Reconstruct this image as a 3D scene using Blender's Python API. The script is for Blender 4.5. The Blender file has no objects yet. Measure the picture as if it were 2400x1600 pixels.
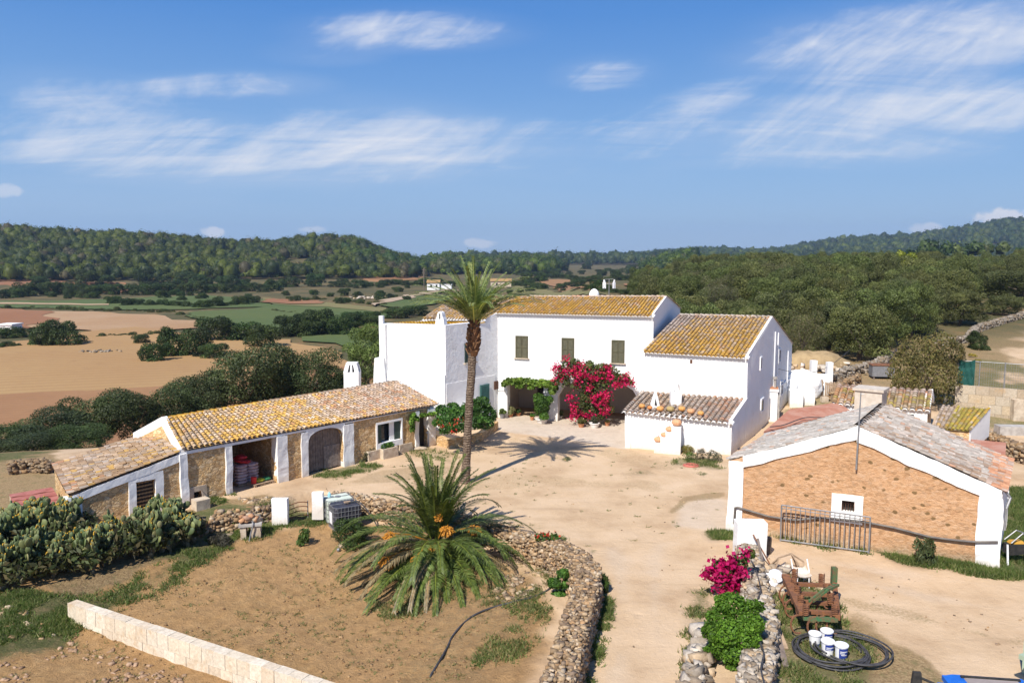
import bpy, bmesh, math, random
import numpy as np
from mathutils import Vector, Matrix, noise as mnoise
rng = np.random.default_rng(7)
random.seed(7)
scn = bpy.context.scene
COL = scn.collection
# ------------------------------------------------------------------ survey of the site
# the photograph's camera (28 mm equivalent, 11 m up, tilted 6 deg down): rays give bearings, planes give positions
FPX = 1867.0
PIT = math.atan(198 / FPX)
CAMH = 11.0
CP, SP_ = math.cos(PIT), math.sin(PIT)

def ray(u, v):
    x = (u - 1200) / FPX; y = (800 - v) / FPX
    return (x, CP + y * SP_, -SP_ + y * CP)

def g(u, v, z=0.0):
    d = ray(u, v); t = (z - CAMH) / d[2]
    return Vector((d[0] * t, d[1] * t, z))

def at(u, v, Y):
    d = ray(u, v); t = Y / d[1]
    return Vector((d[0] * t, Y, CAMH + d[2] * t))

def hit(A, B, u, v):
    d = ray(u, v); dx, dy = B[0] - A[0], B[1] - A[1]
    L = math.hypot(dx, dy); n = (dy / L, -dx / L)
    t = (A[0] * n[0] + A[1] * n[1]) / (d[0] * n[0] + d[1] * n[1])
    return Vector((d[0] * t, d[1] * t, CAMH + d[2] * t))

def plane_hit(p0, p1, p2, u, v):
    n = (p1 - p0).cross(p2 - p0); d = Vector(ray(u, v)); o = Vector((0, 0, CAMH))
    return o + d * (n.dot(p0 - o) / n.dot(d))

class Fr:
    """frame of a wall: s along it, d outwards (towards the viewer), z up"""
    def __init__(self, A, B):
        self.A = Vector((A[0], A[1], 0)); self.B = Vector((B[0], B[1], 0))
        self.L = (self.B - self.A).length
        self.e = (self.B - self.A) / self.L
        self.n = Vector((self.e.y, -self.e.x, 0))
    def p(self, s, d, z):
        q = self.A + self.e * s + self.n * d
        return Vector((q.x, q.y, z))
    def sz(self, u, v):
        h = hit(self.A, self.B, u, v)
        return ((h - self.A).xy.dot(self.e.xy), h.z)

# ------------------------------------------------------------------ terrain
def sd_poly(x, y, poly):
    """signed distance, positive inside"""
    P = np.array(poly, float); n = len(P)
    d2 = np.full(x.shape, 1e18); ins = np.zeros(x.shape, bool)
    for i in range(n):
        ax, ay = P[i]; bx, by = P[(i + 1) % n]
        ex, ey = bx - ax, by - ay; wx, wy = x - ax, y - ay
        t = np.clip((wx * ex + wy * ey) / (ex * ex + ey * ey + 1e-12), 0, 1)
        d2 = np.minimum(d2, (wx - ex * t) ** 2 + (wy - ey * t) ** 2)
        c = ((ay > y) != (by > y))
        ins ^= c & (x < (bx - ax) * (y - ay) / ((by - ay) if by != ay else 1e-9) + ax)
    return np.where(ins, 1, -1) * np.sqrt(d2)

def sst(a, b, x):
    t = np.clip((x - a) / (b - a), 0, 1); return t * t * (3 - 2 * t)

_gr = np.random.default_rng(3)
_lat = _gr.random((64, 64))
def vnoise(x, y):
    xi = np.floor(x).astype(int); yi = np.floor(y).astype(int); fx = x - xi; fy = y - yi
    fx = fx * fx * (3 - 2 * fx); fy = fy * fy * (3 - 2 * fy)
    a = _lat[xi % 64, yi % 64]; b = _lat[(xi + 1) % 64, yi % 64]; c = _lat[xi % 64, (yi + 1) % 64]; d = _lat[(xi + 1) % 64, (yi + 1) % 64]
    return (a * (1 - fx) + b * fx) * (1 - fy) + (c * (1 - fx) + d * fx) * fy
def fbm(x, y, o=3):
    s = 0; a = .5
    for k in range(o):
        s = s + a * vnoise(x * 2 ** k + 17 * k, y * 2 ** k + 31 * k); a *= .5
    return s

# centre line of the dry stone garden wall: (u, v, top z)
WALL_PX = [(1290, 1640, .85), (1325, 1540, .85), (1352, 1440, .82), (1376, 1372, .78), (1378, 1330, .7), (1352, 1296, .5), (1308, 1274, .3), (1262, 1262, .15), (1225, 1254, .1)]
WALL_C = [g(u, v, z) for u, v, z in WALL_PX]
WALL2_PX = [(1225, 1254, .1), (1130, 1222, .06), (1040, 1200, .04), (960, 1186, .04), (890, 1176, .02), (840, 1164, .0), (775, 1156, .0)]
WALL2_C = [g(u, v, z) for u, v, z in WALL2_PX]
WALL3_PX = [(638, 1184, -.08), (600, 1188, -.02), (560, 1202, -.1), (510, 1210, -.12), (470, 1220, -.12), (425, 1234, -.12)]
WALL3_C = [g(u, v, z) for u, v, z in WALL3_PX]
ORCH = [tuple(p.xy) for p in WALL_C] + [tuple(p.xy) for p in WALL2_C] + [tuple(g(u, v, 0).xy) for u, v in ((740, 1148), (690, 1158), (645, 1172))] + [tuple(p.xy) for p in WALL3_C] + [(-16.5, 31.5), (-18.6, 29.6), (-24, 34), (-34, 46), (-80, 60), (-80, -40), (4.0, -40)]
PLAT = [(80, -40), (-30, -40), (-36, 30), (-28, 40), (-19, 42), (-9, 58), (-3, 68), (10, 78), (16, 110), (22, 170), (40, 320), (300, 500), (400, 300), (400, -40)]

def az_of(u):
    d = ray(u, 600); return math.atan2(d[0], d[1])
def el_of(v):
    return PIT + math.atan((v - 800) / FPX)          # below the horizon
# hills: crest distance, foot distance, base z, canopy height, skyline (u, v) of the photograph
HILLS = [
    ('wood1', 860, 560, -6, 15, [(-500, 545), (-200, 530), (0, 528), (150, 533), (300, 536), (450, 546), (560, 556), (650, 551), (740, 538), (800, 541), (850, 552), (900, 576), (960, 592), (1000, 602), (1060, 624), (1130, 660), (1200, 700)]),
    ('wood2', 1080, 690, -6, 15, [(820, 690), (900, 640), (985, 599), (1045, 585), (1100, 591), (1160, 598), (1250, 588), (1300, 598), (1340, 607), (1420, 612), (1500, 621), (1600, 640), (1700, 660), (1800, 690)]),
    ('wood3', 900, 520, -4, 10, [(1250, 690), (1330, 660), (1400, 634), (1480, 624), (1545, 605), (1590, 590), (1625, 589), (1655, 606), (1690, 610), (1720, 603), (1780, 600), (1840, 613), (1900, 626), (2000, 632), (2200, 650), (2400, 655), (2600, 660)]),
    ('ridge', 2500, 1500, -6, 22, [(1100, 640), (1250, 622), (1380, 605), (1450, 596), (1600, 583), (1690, 579), (1770, 585), (1810, 583), (1900, 569), (2000, 556), (2150, 551), (2300, 531), (2400, 522), (2600, 515), (3000, 540)]),
]
def hills(x, y):
    r = np.hypot(x, y); a = np.arctan2(x, y); z = np.full(x.shape, -50.0)
    for nm, R, Rf, z0, ch, sk in HILLS:
        az = np.array([az_of(u) for u, v in sk]); zc = np.array([CAMH - R * math.tan(el_of(v)) - ch for u, v in sk])
        zc = np.interp(a, az, zc)
        fade = sst(az[0] - .25, az[0], a) * (1 - sst(az[-1], az[-1] + .25, a))
        t = np.clip((r - Rf) / (R - Rf), 0, 1); up = t * t * (3 - 2 * t) * .55 + t * .45
        dn = 1 - sst(R, R * 1.6, r)
        h = z0 + (zc - z0) * np.where(r < R, up, dn) * fade
        h = np.where(r < Rf * .98, -50, h)
        z = np.maximum(z, h)
    return z

def zt(x, y, fine=True):
    x = np.asarray(x, float); y = np.asarray(y, float)
    so = sd_poly(x, y, ORCH); sp = sd_poly(x, y, PLAT)
    z = -.75 * sst(-.05, .4, so) - .65 * sst(.8, 8, so)
    down = sst(0, 34, -sp)
    z = z * (1 - down) + (-6.0) * down
    z = z + 3.4 * sst(58, 130, y) * sst(14, 34, x - (y - 60) * .12) * (1 - down)
    z = z + 1.0 * sst(46, 66, y) * sst(14, 24, x) * (1 - down)
    z = z + 7 * sst(150, 420, y) * sst(20, 60, x - y * .1) * (1 - down)
    z = z + 1.6 * (fbm(x / 60, y / 60) - .45) * sst(70, 200, y) * sst(0, 30, -sp)
    z = np.maximum(z, hills(x, y))
    if fine:
        yard = (1 - sst(-1, .5, so))
        z = z + (fbm(x / 1.3, y / 1.3) - .45) * .07 * yard * (1 - sst(60, 90, y)) + (fbm(x / .45, y / .45) - .45) * .16 * sst(.3, 1.5, so) * (1 - sst(60, 90, y))
    return z

def zt1(x, y):
    return float(zt(np.array([x]), np.array([y]))[0])
def gt(u, v):
    """first point of the terrain along a bearing"""
    d = ray(u, v); t = np.concatenate([np.linspace(14, 120, 900), np.geomspace(120, 4000, 1400)])
    X = d[0] * t; Y = d[1] * t; Z = CAMH + d[2] * t
    below = np.nonzero(Z <= zt(X, Y, False))[0]
    if len(below) == 0: return None
    i = below[0]
    return Vector((X[i], Y[i], float(zt(X[i:i + 1], Y[i:i + 1], False)[0])))

# ------------------------------------------------------------------ object helpers
ROOT = {}
def setp(o, label=None, cat=None, group=None, kind=None):
    if label: o['label'] = label
    if cat: o['category'] = cat
    if group: o['group'] = group
    if kind: o['kind'] = kind
    return o
def thing(name, label, cat, loc=(0, 0, 0), group=None):
    o = bpy.data.objects.new(name, None); COL.objects.link(o); o.empty_display_size = .3
    o.location = loc; ROOT[o.name] = Vector(loc)
    return setp(o, label, cat, group)
def link_mesh(name, me, m, parent=None, loc=None):
    o = bpy.data.objects.new(name, me); COL.objects.link(o)
    if m is not None: me.materials.append(m)
    if parent is not None:
        o.parent = parent; ROOT[o.name] = ROOT[parent.name]
    else:
        o.location = loc or (0, 0, 0); ROOT[o.name] = Vector(o.location)
    return o

class MB:
    def __init__(self): self.v = []; self.f = []; self.c = []
    def add(self, vs, fs, col=None):
        b = len(self.v); self.v += [tuple(q) for q in vs]; self.f += [tuple(i + b for i in q) for q in fs]
        self.c += [col or (1, 1, 1)] * len(vs); return self
    def quad(self, a, b, c, d, col=None): return self.add([a, b, c, d], [(0, 1, 2, 3)], col)
    def poly(self, pts, col=None): return self.add(pts, [tuple(range(len(pts)))], col)
    def hexa(self, p, col=None):
        """8 corners: bottom 4 ccw, top 4 ccw"""
        return self.add(p, [(3, 2, 1, 0), (4, 5, 6, 7), (0, 1, 5, 4), (1, 2, 6, 5), (2, 3, 7, 6), (3, 0, 4, 7)], col)
    def box(self, c, sx, sy, sz, rz=0, col=None, tilt=None):
        R = Matrix.Rotation(rz, 3, 'Z')
        if tilt is not None: R = R @ tilt
        c = Vector(c)
        return self.hexa([c + R @ Vector((x * sx / 2, y * sy / 2, z * sz / 2)) for z in (-1, 1) for x, y in ((-1, -1), (1, -1), (1, 1), (-1, 1))], col)
    def fbox(self, fr, s0, s1, d0, d1, z0, z1, col=None):
        return self.hexa([fr.p(s, d, z) for z in (z0, z1) for s, d in ((s0, d1), (s1, d1), (s1, d0), (s0, d0))], col)
    def prism(self, pts, off, col=None):
        """closed polygon pts (3d) extruded by vector off"""
        n = len(pts); off = Vector(off); q = [Vector(p) for p in pts]; w = [p + off for p in q]
        fs = [tuple(range(n - 1, -1, -1)), tuple(range(n, 2 * n))] + [(i, (i + 1) % n, n + (i + 1) % n, n + i) for i in range(n)]
        return self.add(q + w, fs, col)
    def tube(self, pts, r, n=8, col=None, cap=True):
        pts = [Vector(p) for p in pts]; rs = r if isinstance(r, (list, tuple)) else [r] * len(pts)
        vs = []; up = Vector((0, 0, 1))
        prev = None
        for i, p in enumerate(pts):
            t = (pts[min(i + 1, len(pts) - 1)] - pts[max(i - 1, 0)]).normalized()
            if prev is None:
                a = t.orthogonal().normalized()
            else:
                a = prev - t * prev.dot(t)
                a = a.normalized() if a.length > 1e-6 else t.orthogonal().normalized()
            prev = a; b = t.cross(a)
            vs += [p + (a * math.cos(2 * math.pi * k / n) + b * math.sin(2 * math.pi * k / n)) * rs[i] for k in range(n)]
        m = len(pts)
        fs = [(i * n + k, i * n + (k + 1) % n, (i + 1) * n + (k + 1) % n, (i + 1) * n + k) for i in range(m - 1) for k in range(n)]
        if cap: fs += [tuple(range(n - 1, -1, -1)), tuple(range((m - 1) * n, m * n))]
        return self.add(vs, fs, col)
    def lathe(self, c, prof, n=16, col=None, M=None):
        c = Vector(c); vs = []
        for r, z in prof:
            for k in range(n):
                w = Vector((r * math.cos(2 * math.pi * k / n), r * math.sin(2 * math.pi * k / n), z))
                vs.append(c + (M @ w if M is not None else w))
        m = len(prof)
        fs = [(i * n + k, i * n + (k + 1) % n, (i + 1) * n + (k + 1) % n, (i + 1) * n + k) for i in range(m - 1) for k in range(n)]
        fs += [tuple(range(n - 1, -1, -1)), tuple(range((m - 1) * n, m * n))]
        return self.add(vs, fs, col)
    def blob(self, c, rx, ry, rz, jit=.08, nu=10, nv=7, R=None, col=None):
        c = Vector(c); vs = [c + (R @ Vector((0, 0, -rz)) if R is not None else Vector((0, 0, -rz)))]
        for j in range(1, nv):
            ph = math.pi * j / nv - math.pi / 2
            for k in range(nu):
                th = 2 * math.pi * k / nu; q = 1 + random.uniform(-jit, jit)
                w = Vector((rx * math.cos(ph) * math.cos(th), ry * math.cos(ph) * math.sin(th), rz * math.sin(ph))) * q
                vs.append(c + (R @ w if R is not None else w))
        vs.append(c + (R @ Vector((0, 0, rz)) if R is not None else Vector((0, 0, rz))))
        fs = [(0, 1 + (k + 1) % nu, 1 + k) for k in range(nu)]
        for j in range(nv - 2):
            b = 1 + j * nu
            fs += [(b + k, b + (k + 1) % nu, b + nu + (k + 1) % nu, b + nu + k) for k in range(nu)]
        t = len(vs) - 1; b = 1 + (nv - 2) * nu
        fs += [(b + k, b + (k + 1) % nu, t) for k in range(nu)]
        return self.add(vs, fs, col)
    def mesh(self, name, off=Vector((0, 0, 0)), smooth=False, wob=0, cuts=0, col=False, seed=0):
        me = bpy.data.meshes.new(name); me.from_pydata([(Vector(q) - off)[:] for q in self.v], [], self.f)
        if col:
            a = me.color_attributes.new('Col', 'FLOAT_COLOR', 'POINT')
            a.data.foreach_set('color', np.array([(*q, 1) for q in self.c], dtype=np.float32).ravel())
        bm = bmesh.new(); bm.from_mesh(me)
        bmesh.ops.recalc_face_normals(bm, faces=bm.faces)
        if wob:
            bmesh.ops.remove_doubles(bm, verts=bm.verts, dist=.0005)
            for _ in range(6):
                long_ = [e for e in bm.edges if e.calc_length() > cuts]
                if not long_: break
                bmesh.ops.subdivide_edges(bm, edges=long_, cuts=1, use_grid_fill=True)
            for w in bm.verts:
                q = w.co + off
                w.co += mnoise.noise_vector(q * 1.1 + Vector((seed, 0, 0))) * wob + mnoise.noise_vector(q * 3.1 + Vector((seed, 5, 0))) * wob * .5
        bm.to_mesh(me); bm.free()
        if smooth: me.polygons.foreach_set('use_smooth', [True] * len(me.polygons))
        me.update(); return me
def part(name, mb, m, parent, label=None, **k):
    o = link_mesh(name, mb.mesh(name, ROOT[parent.name], **k), m, parent)
    if label: o['label'] = label
    return o
def solo(name, label, cat, mb, m, loc=(0, 0, 0), group=None, kind=None, **k):
    return setp(link_mesh(name, mb.mesh(name, Vector(loc), **k), m, None, loc), label, cat, group, kind)
def np_mesh(name, V, F, C=None, smooth=False):
    """V (n,3), F (m,k) arrays -> mesh"""
    me = bpy.data.meshes.new(name); V = np.asarray(V, np.float32); F = np.asarray(F, np.int32)
    k = F.shape[1]
    me.vertices.add(len(V)); me.vertices.foreach_set('co', V.ravel())
    me.loops.add(F.size); me.loops.foreach_set('vertex_index', F.ravel())
    me.polygons.add(len(F)); me.polygons.foreach_set('loop_start', np.arange(0, F.size, k, dtype=np.int32))
    if smooth: me.polygons.foreach_set('use_smooth', np.ones(len(F), bool))
    me.update(calc_edges=True)
    if C is not None:
        C = np.asarray(C, np.float32)
        if C.shape[1] == 3: C = np.hstack([C, np.ones((len(C), 1), np.float32)])
        me.color_attributes.new('Col', 'FLOAT_COLOR', 'POINT').data.foreach_set('color', C.ravel())
    return me
def copy_tree(o, loc=None, rz=None, sc=None, label=None, group=None):
    c = o.copy(); COL.objects.link(c); ROOT[c.name] = Vector(loc) if loc else ROOT[o.name]
    if loc is not None: c.location = loc
    if rz is not None: c.rotation_euler = (0, 0, rz)
    if sc is not None: c.scale = sc if isinstance(sc, (tuple, list)) else (sc, sc, sc)
    if label: c['label'] = label
    if group: c['group'] = group
    for ch in list(o.children):
        d = ch.copy(); COL.objects.link(d); d.parent = c
        for gch in list(ch.children):
            e = gch.copy(); COL.objects.link(e); e.parent = d
    return c

# ------------------------------------------------------------------ materials
class NT:
    def __init__(self, name):
        self.m = bpy.data.materials.new(name); self.m.use_nodes = True; self.t = self.m.node_tree
        self.b = self.t.nodes['Principled BSDF']; self.x = 0
        self.co = self.t.nodes.new('ShaderNodeTexCoord').outputs['Object']
    def n(self, typ, **k):
        o = self.t.nodes.new(typ)
        for a, b in k.items(): setattr(o, a, b)
        return o
    def l(self, a, b): self.t.links.new(a, b)
    def noise(self, scale, detail=4, rough=.6, vec=None, dist=0):
        o = self.n('ShaderNodeTexNoise'); o.inputs['Scale'].default_value = scale; o.inputs['Detail'].default_value = detail
        o.inputs['Roughness'].default_value = rough; o.inputs['Distortion'].default_value = dist
        self.l(vec or self.co, o.inputs['Vector']); return o.outputs['Fac']
    def voro(self, scale, feature='F1', vec=None, out='Distance', rnd=1):
        o = self.n('ShaderNodeTexVoronoi', feature=feature); o.inputs['Scale'].default_value = scale; o.inputs['Randomness'].default_value = rnd
        self.l(vec or self.co, o.inputs['Vector']); return o.outputs[out]
    def mapv(self, scale=(1, 1, 1), rot=(0, 0, 0), loc=(0, 0, 0), vec=None):
        o = self.n('ShaderNodeMapping'); o.inputs['Scale'].default_value = scale; o.inputs['Rotation'].default_value = rot; o.inputs['Location'].default_value = loc
        self.l(vec or self.co, o.inputs['Vector']); return o.outputs['Vector']
    def ramp(self, fac, stops, interp='LINEAR'):
        o = self.n('ShaderNodeValToRGB'); o.color_ramp.interpolation = interp; e = o.color_ramp.elements
        while len(e) < len(stops): e.new(.5)
        for q, (p, c) in zip(e, stops):
            q.position = p; q.color = (*c, 1) if len(c) == 3 else c
        self.l(fac, o.inputs['Fac']); return o.outputs['Color']
    def step(self, fac, a, b, lo=0, hi=1):
        o = self.n('ShaderNodeMapRange'); o.interpolation_type = 'SMOOTHSTEP'
        self.l(fac, o.inputs['Value'])
        for k, q in zip(('From Min', 'From Max', 'To Min', 'To Max'), (a, b, lo, hi)): o.inputs[k].default_value = q
        return o.outputs['Result']
    def mix(self, fac, a, b, typ='MIX'):
        o = self.n('ShaderNodeMix', data_type='RGBA', blend_type=typ)
        for i, q in ((0, fac), (6, a), (7, b)):
            if isinstance(q, (int, float)): o.inputs[i].default_value = q
            elif isinstance(q, tuple): o.inputs[i].default_value = (*q, 1)
            else: self.l(q, o.inputs[i])
        return o.outputs[2]
    def math(self, op, a, b=0.0):
        o = self.n('ShaderNodeMath', operation=op)
        for i, q in enumerate((a, b)):
            if isinstance(q, (int, float)): o.inputs[i].default_value = q
            else: self.l(q, o.inputs[i])
        return o.outputs[0]
    def attr(self, name='Col', out='Color'):
        o = self.n('ShaderNodeAttribute', attribute_name=name); return o.outputs[out]
    def bump(self, h, strength=.5, dist=.05, prev=None):
        o = self.n('ShaderNodeBump'); o.inputs['Strength'].default_value = strength; o.inputs['Distance'].default_value = dist
        self.l(h, o.inputs['Height'])
        if prev: self.l(prev, o.inputs['Normal'])
        return o.outputs['Normal']
    def done(self, col=None, rough=.9, normal=None, spec=.2, metal=0, **k):
        b = self.b
        if isinstance(col, tuple): b.inputs['Base Color'].default_value = (*col, 1)
        elif col is not None: self.l(col, b.inputs['Base Color'])
        b.inputs['Roughness'].default_value = rough; b.inputs['Specular IOR Level'].default_value = spec; b.inputs['Metallic'].default_value = metal
        if normal: self.l(normal, b.inputs['Normal'])
        for a, q in k.items(): b.inputs[a].default_value = q
        return self.m
def simple(name, c1, c2=None, scale=3, rough=.85, bs=0, bd=.02, bscale=None, spec=.2, metal=0):
    N = NT(name); c2 = c2 or tuple(q * .75 for q in c1)
    col = N.mix(N.step(N.noise(scale, 5, .65), .35, .65), c1, c2)
    nrm = N.bump(N.noise(bscale or scale * 4, 5, .7), bs, bd) if bs else None
    return N.done(col, rough, nrm, spec, metal)
def vcol(name, scale=6, var=.35, rough=.9, bs=.4, bd=.02, bscale=20, spec=.15, hue=None):
    """colour attribute times mottling"""
    N = NT(name); c = N.attr()
    k = N.noise(scale, 6, .7)
    col = N.mix(1.0, c, N.ramp(k, [(.25, (1 - var,) * 3), (.75, (1 + var * .6,) * 3)]), 'MULTIPLY')
    return N.done(col, rough, N.bump(N.noise(bscale, 5, .7), bs, bd) if bs else None, spec)

def m_plaster(name, c=(.83, .82, .80), dirt=(.62, .57, .50), amount=.5, bs=.6):
    N = NT(name)
    k = N.noise(.6, 6, .7); k2 = N.noise(7, 4, .7)
    col = N.mix(N.math('MULTIPLY', N.step(k, .52, .78), amount), c, dirt)
    col = N.mix(N.math('MULTIPLY', N.step(k2, .6, .8), amount * .5), col, dirt)
    col = N.mix(N.math('MULTIPLY', N.step(N.noise(1.0, 5, .7, N.mapv((2.2, 2.2, .22))), .56, .72), amount * .45), col, (.55, .50, .43))
    zs_ = N.n('ShaderNodeSeparateXYZ'); N.l(N.co, zs_.inputs[0]); col = N.mix(N.math('MULTIPLY', N.step(N.math('ADD', zs_.outputs['Z'], N.math('MULTIPLY', k2, -.9)), .12, -.45), .5), col, (.52, .42, .31))
    b1 = N.bump(N.noise(2.2, 3, .6), bs * .6, .06)
    b2 = N.bump(N.noise(N.n('ShaderNodeValue').outputs[0] and 9, 5, .7), bs * .7, .02, b1)
    return N.done(col, .95, b2, .1)
M = {}
M['white'] = m_plaster('whitewashed_plaster')
M['white_rough'] = m_plaster('rough_whitewash', bs=1.35)
M['white_low'] = m_plaster('weathered_whitewash', (.80, .78, .75), (.52, .44, .35), .7, .7)
N = NT('clay_roof_tiles'); c = N.attr(); sp1 = N.noise(17, 5, .75); sp2 = N.noise(6, 5, .7)
c = N.mix(1.0, c, N.ramp(sp2, [(.28, (.74, .72, .7)), (.72, (1.28, 1.27, 1.25))]), 'MULTIPLY'); c = N.mix(N.step(sp1, .58, .68, 0, .45), c, (.14, .11, .08)); c = N.mix(N.step(sp1, .40, .33, 0, .5), c, (.56, .52, .46))
M['tile'] = N.done(c, .93, N.bump(sp1, .5, .02), .12)
M['stone'] = vcol('dry_field_stone', 8, .4, .95, .6, .03, 25)
M['dark_in'] = simple('dark_interior', (.05, .045, .04), (.03, .028, .025), 2)
M['leaf'] = None
def m_leaf(name, var=.5, trans=.25, rough=.55, scale=.9):
    N = NT(name); c = N.attr()
    k = N.noise(scale, 3, .6)
    oi = N.n('ShaderNodeObjectInfo').outputs['Random']
    col = N.mix(1.0, c, N.ramp(k, [(.3, (1 - var * .7, 1 - var * .6, 1 - var * .7)), (.7, (1 + var * .5, 1 + var * .45, 1 + var * .2))]), 'MULTIPLY')
    col = N.mix(1.0, col, N.ramp(oi, [(0, (.78, .84, .85)), (.35, (1.05, 1, .9)), (.7, (.9, 1.08, .85)), (1, (1.2, 1.15, 1.05))]), 'MULTIPLY')
    N.done(col, rough, None, .25)
    tr = N.n('ShaderNodeBsdfTranslucent'); N.l(N.mix(1.0, col, (1.3, 1.5, .7), 'MULTIPLY'), tr.inputs['Color'])
    mx = N.n('ShaderNodeMixShader'); mx.inputs[0].default_value = trans
    N.l(N.b.outputs[0], mx.inputs[1]); N.l(tr.outputs[0], mx.inputs[2])
    N.l(mx.outputs[0], N.t.nodes['Material Output'].inputs['Surface'])
    return N.m
M['leaf'] = m_leaf('foliage')
M['petal'] = m_leaf('flower_petals', .3, .3, .6)
M['frond'] = m_leaf('palm_leaflets', .35, .2, .45, 2)
M['bark'] = simple('rough_bark', (.17, .13, .10), (.09, .07, .055), 6, .95, .8, .03, 14)
M['wood_old'] = simple('weathered_wood', (.23, .18, .15), (.14, .11, .095), 5, .9, .5, .01, 30)
M['wood_pale'] = simple('dry_pale_wood', (.42, .30, .20), (.30, .21, .14), 5, .9, .4, .01, 30)
M['iron_grey'] = simple('galvanised_iron', (.30, .30, .31), (.22, .22, .225), 8, .5, .1, .004, 40, .5, .4)
M['iron_rust'] = simple('rusty_iron', (.27, .115, .05), (.16, .075, .045), 9, .85, .4, .006, 40, .3, .1)
M['iron_green'] = simple('chipped_green_paint', (.045, .15, .06), (.16, .10, .05), 7, .7, .2, .004, 40, .3)
M['hose'] = simple('black_rubber_hose', (.035, .034, .036), (.075, .072, .075), 5, .55, 0, spec=.4)
M['plastic_w'] = simple('white_plastic', (.82, .82, .83), (.76, .76, .77), 4, .4, 0, spec=.4)
M['terracotta'] = simple('terracotta', (.50, .22, .11), (.40, .18, .09), 6, .85, .2, .006, 30)
M['marl'] = simple('sandstone_block', (.60, .50, .38), (.42, .33, .24), 2.2, .95, .5, .02, 14)
M['concrete'] = simple('weathered_concrete', (.46, .43, .39), (.34, .31, .28), 2.5, .95, .4, .015, 14)
M['glass'] = NT('dark_window_glass').done((.02, .025, .03), .08, None, .5)
M['shutter'] = simple('olive_green_shutter_paint', (.115, .105, .06), (.085, .08, .048), 5, .6, .15, .004, 50)
M['dark_shutter'] = simple('dark_green_shutter_paint', (.035, .06, .05), (.05, .075, .06), 5, .6)
# ------------------------------------------------------------------ camera, sun, sky
cam = bpy.data.cameras.new('camera'); camo = bpy.data.objects.new('camera', cam); COL.objects.link(camo)
cam.sensor_width = 36; cam.lens = 36 * FPX / 2400; cam.clip_end = 20000; cam.clip_start = .5
camo.location = (0, 0, CAMH); camo.rotation_euler = (math.pi / 2 - PIT, 0, 0)
scn.camera = camo
SUN_EL = math.radians(47); SUN_AZ = math.atan2(-.488, -.873)      # where the sun stands, from +Y towards +X
sd = Vector((math.sin(SUN_AZ) * math.cos(SUN_EL), math.cos(SUN_AZ) * math.cos(SUN_EL), math.sin(SUN_EL)))
sl = bpy.data.lights.new('sun', 'SUN'); sl.energy = 5.0; sl.angle = math.radians(.5); sl.color = (1, .95, .87)
so_ = bpy.data.objects.new('sun', sl); COL.objects.link(so_); so_.rotation_euler = sd.to_track_quat('Z', 'Y').to_euler(); so_.location = sd * 60

wd = bpy.data.worlds.new('World'); scn.world = wd; wd.use_nodes = True
T = wd.node_tree; bg = T.nodes['Background']
def wn(typ, **k):
    o = T.nodes.new(typ)
    for a, b in k.items(): setattr(o, a, b)
    return o
sky = wn('ShaderNodeTexSky', sky_type='NISHITA'); sky.sun_disc = False; sky.sun_elevation = SUN_EL; sky.sun_rotation = SUN_AZ
sky.altitude = 100; sky.air_density = 1.15; sky.dust_density = .25; sky.ozone_density = 3.5
tc = wn('ShaderNodeTexCoord')
sep = wn('ShaderNodeSeparateXYZ'); T.links.new(tc.outputs['Generated'], sep.inputs[0])
def wm(op, a, b=0.0, c=None):
    o = wn('ShaderNodeMath', operation=op)
    for i, q in enumerate((a, b, c)):
        if q is None: continue
        if isinstance(q, (int, float)): o.inputs[i].default_value = q
        else: T.links.new(q, o.inputs[i])
    return o.outputs[0]
def wstep(x, a, b, lo=0, hi=1):
    o = wn('ShaderNodeMapRange'); o.interpolation_type = 'SMOOTHSTEP'; T.links.new(x, o.inputs['Value'])
    for k, q in zip(('From Min', 'From Max', 'To Min', 'To Max'), (a, b, lo, hi)): o.inputs[k].default_value = q
    return o.outputs['Result']
# cirrus sheet: directions mapped on a flat layer high above (x/z, y/z)
zc_ = wm('ADD', wm('MAXIMUM', sep.outputs['Z'], 0.0), .085)
lx = wm('DIVIDE', sep.outputs['X'], zc_); ly = wm('DIVIDE', sep.outputs['Y'], zc_)
comb = wn('ShaderNodeCombineXYZ'); T.links.new(lx, comb.inputs[0]); T.links.new(ly, comb.inputs[1])
def layer(u, v):
    d = Vector(ray(u, v)).normalized(); z = max(d.z, 0) + .085
    return d.x / z, d.y / z
def wnoise(scale, det, rough, mp, dist=0, loc=(0, 0, 0), rot=0):
    m_ = wn('ShaderNodeMapping'); m_.inputs['Scale'].default_value = mp; m_.inputs['Rotation'].default_value = (0, 0, rot); m_.inputs['Location'].default_value = loc
    T.links.new(comb.outputs[0], m_.inputs['Vector'])
    n_ = wn('ShaderNodeTexNoise'); n_.inputs['Scale'].default_value = scale; n_.inputs['Detail'].default_value = det; n_.inputs['Roughness'].default_value = rough; n_.inputs['Distortion'].default_value = dist
    T.links.new(m_.outputs[0], n_.inputs['Vector']); return n_.outputs['Fac']
wisp = wnoise(1.0, 9, .62, (.55, 1.9, 1), .9, (3.3, 1.2, 0), math.radians(-28))
wisp2 = wnoise(2.6, 8, .65, (.5, 2.4, 1), .6, (1.3, 5.2, 0), math.radians(-35))
veil = wnoise(.5, 5, .55, (1, 1.3, 1), .4, (7.7, 2.2, 0))
azw = wm('ARCTAN2', sep.outputs['X'], sep.outputs['Y'])
cmb3 = wn('ShaderNodeCombineXYZ'); T.links.new(azw, cmb3.inputs[0]); T.links.new(sep.outputs['Z'], cmb3.inputs[1])
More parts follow.
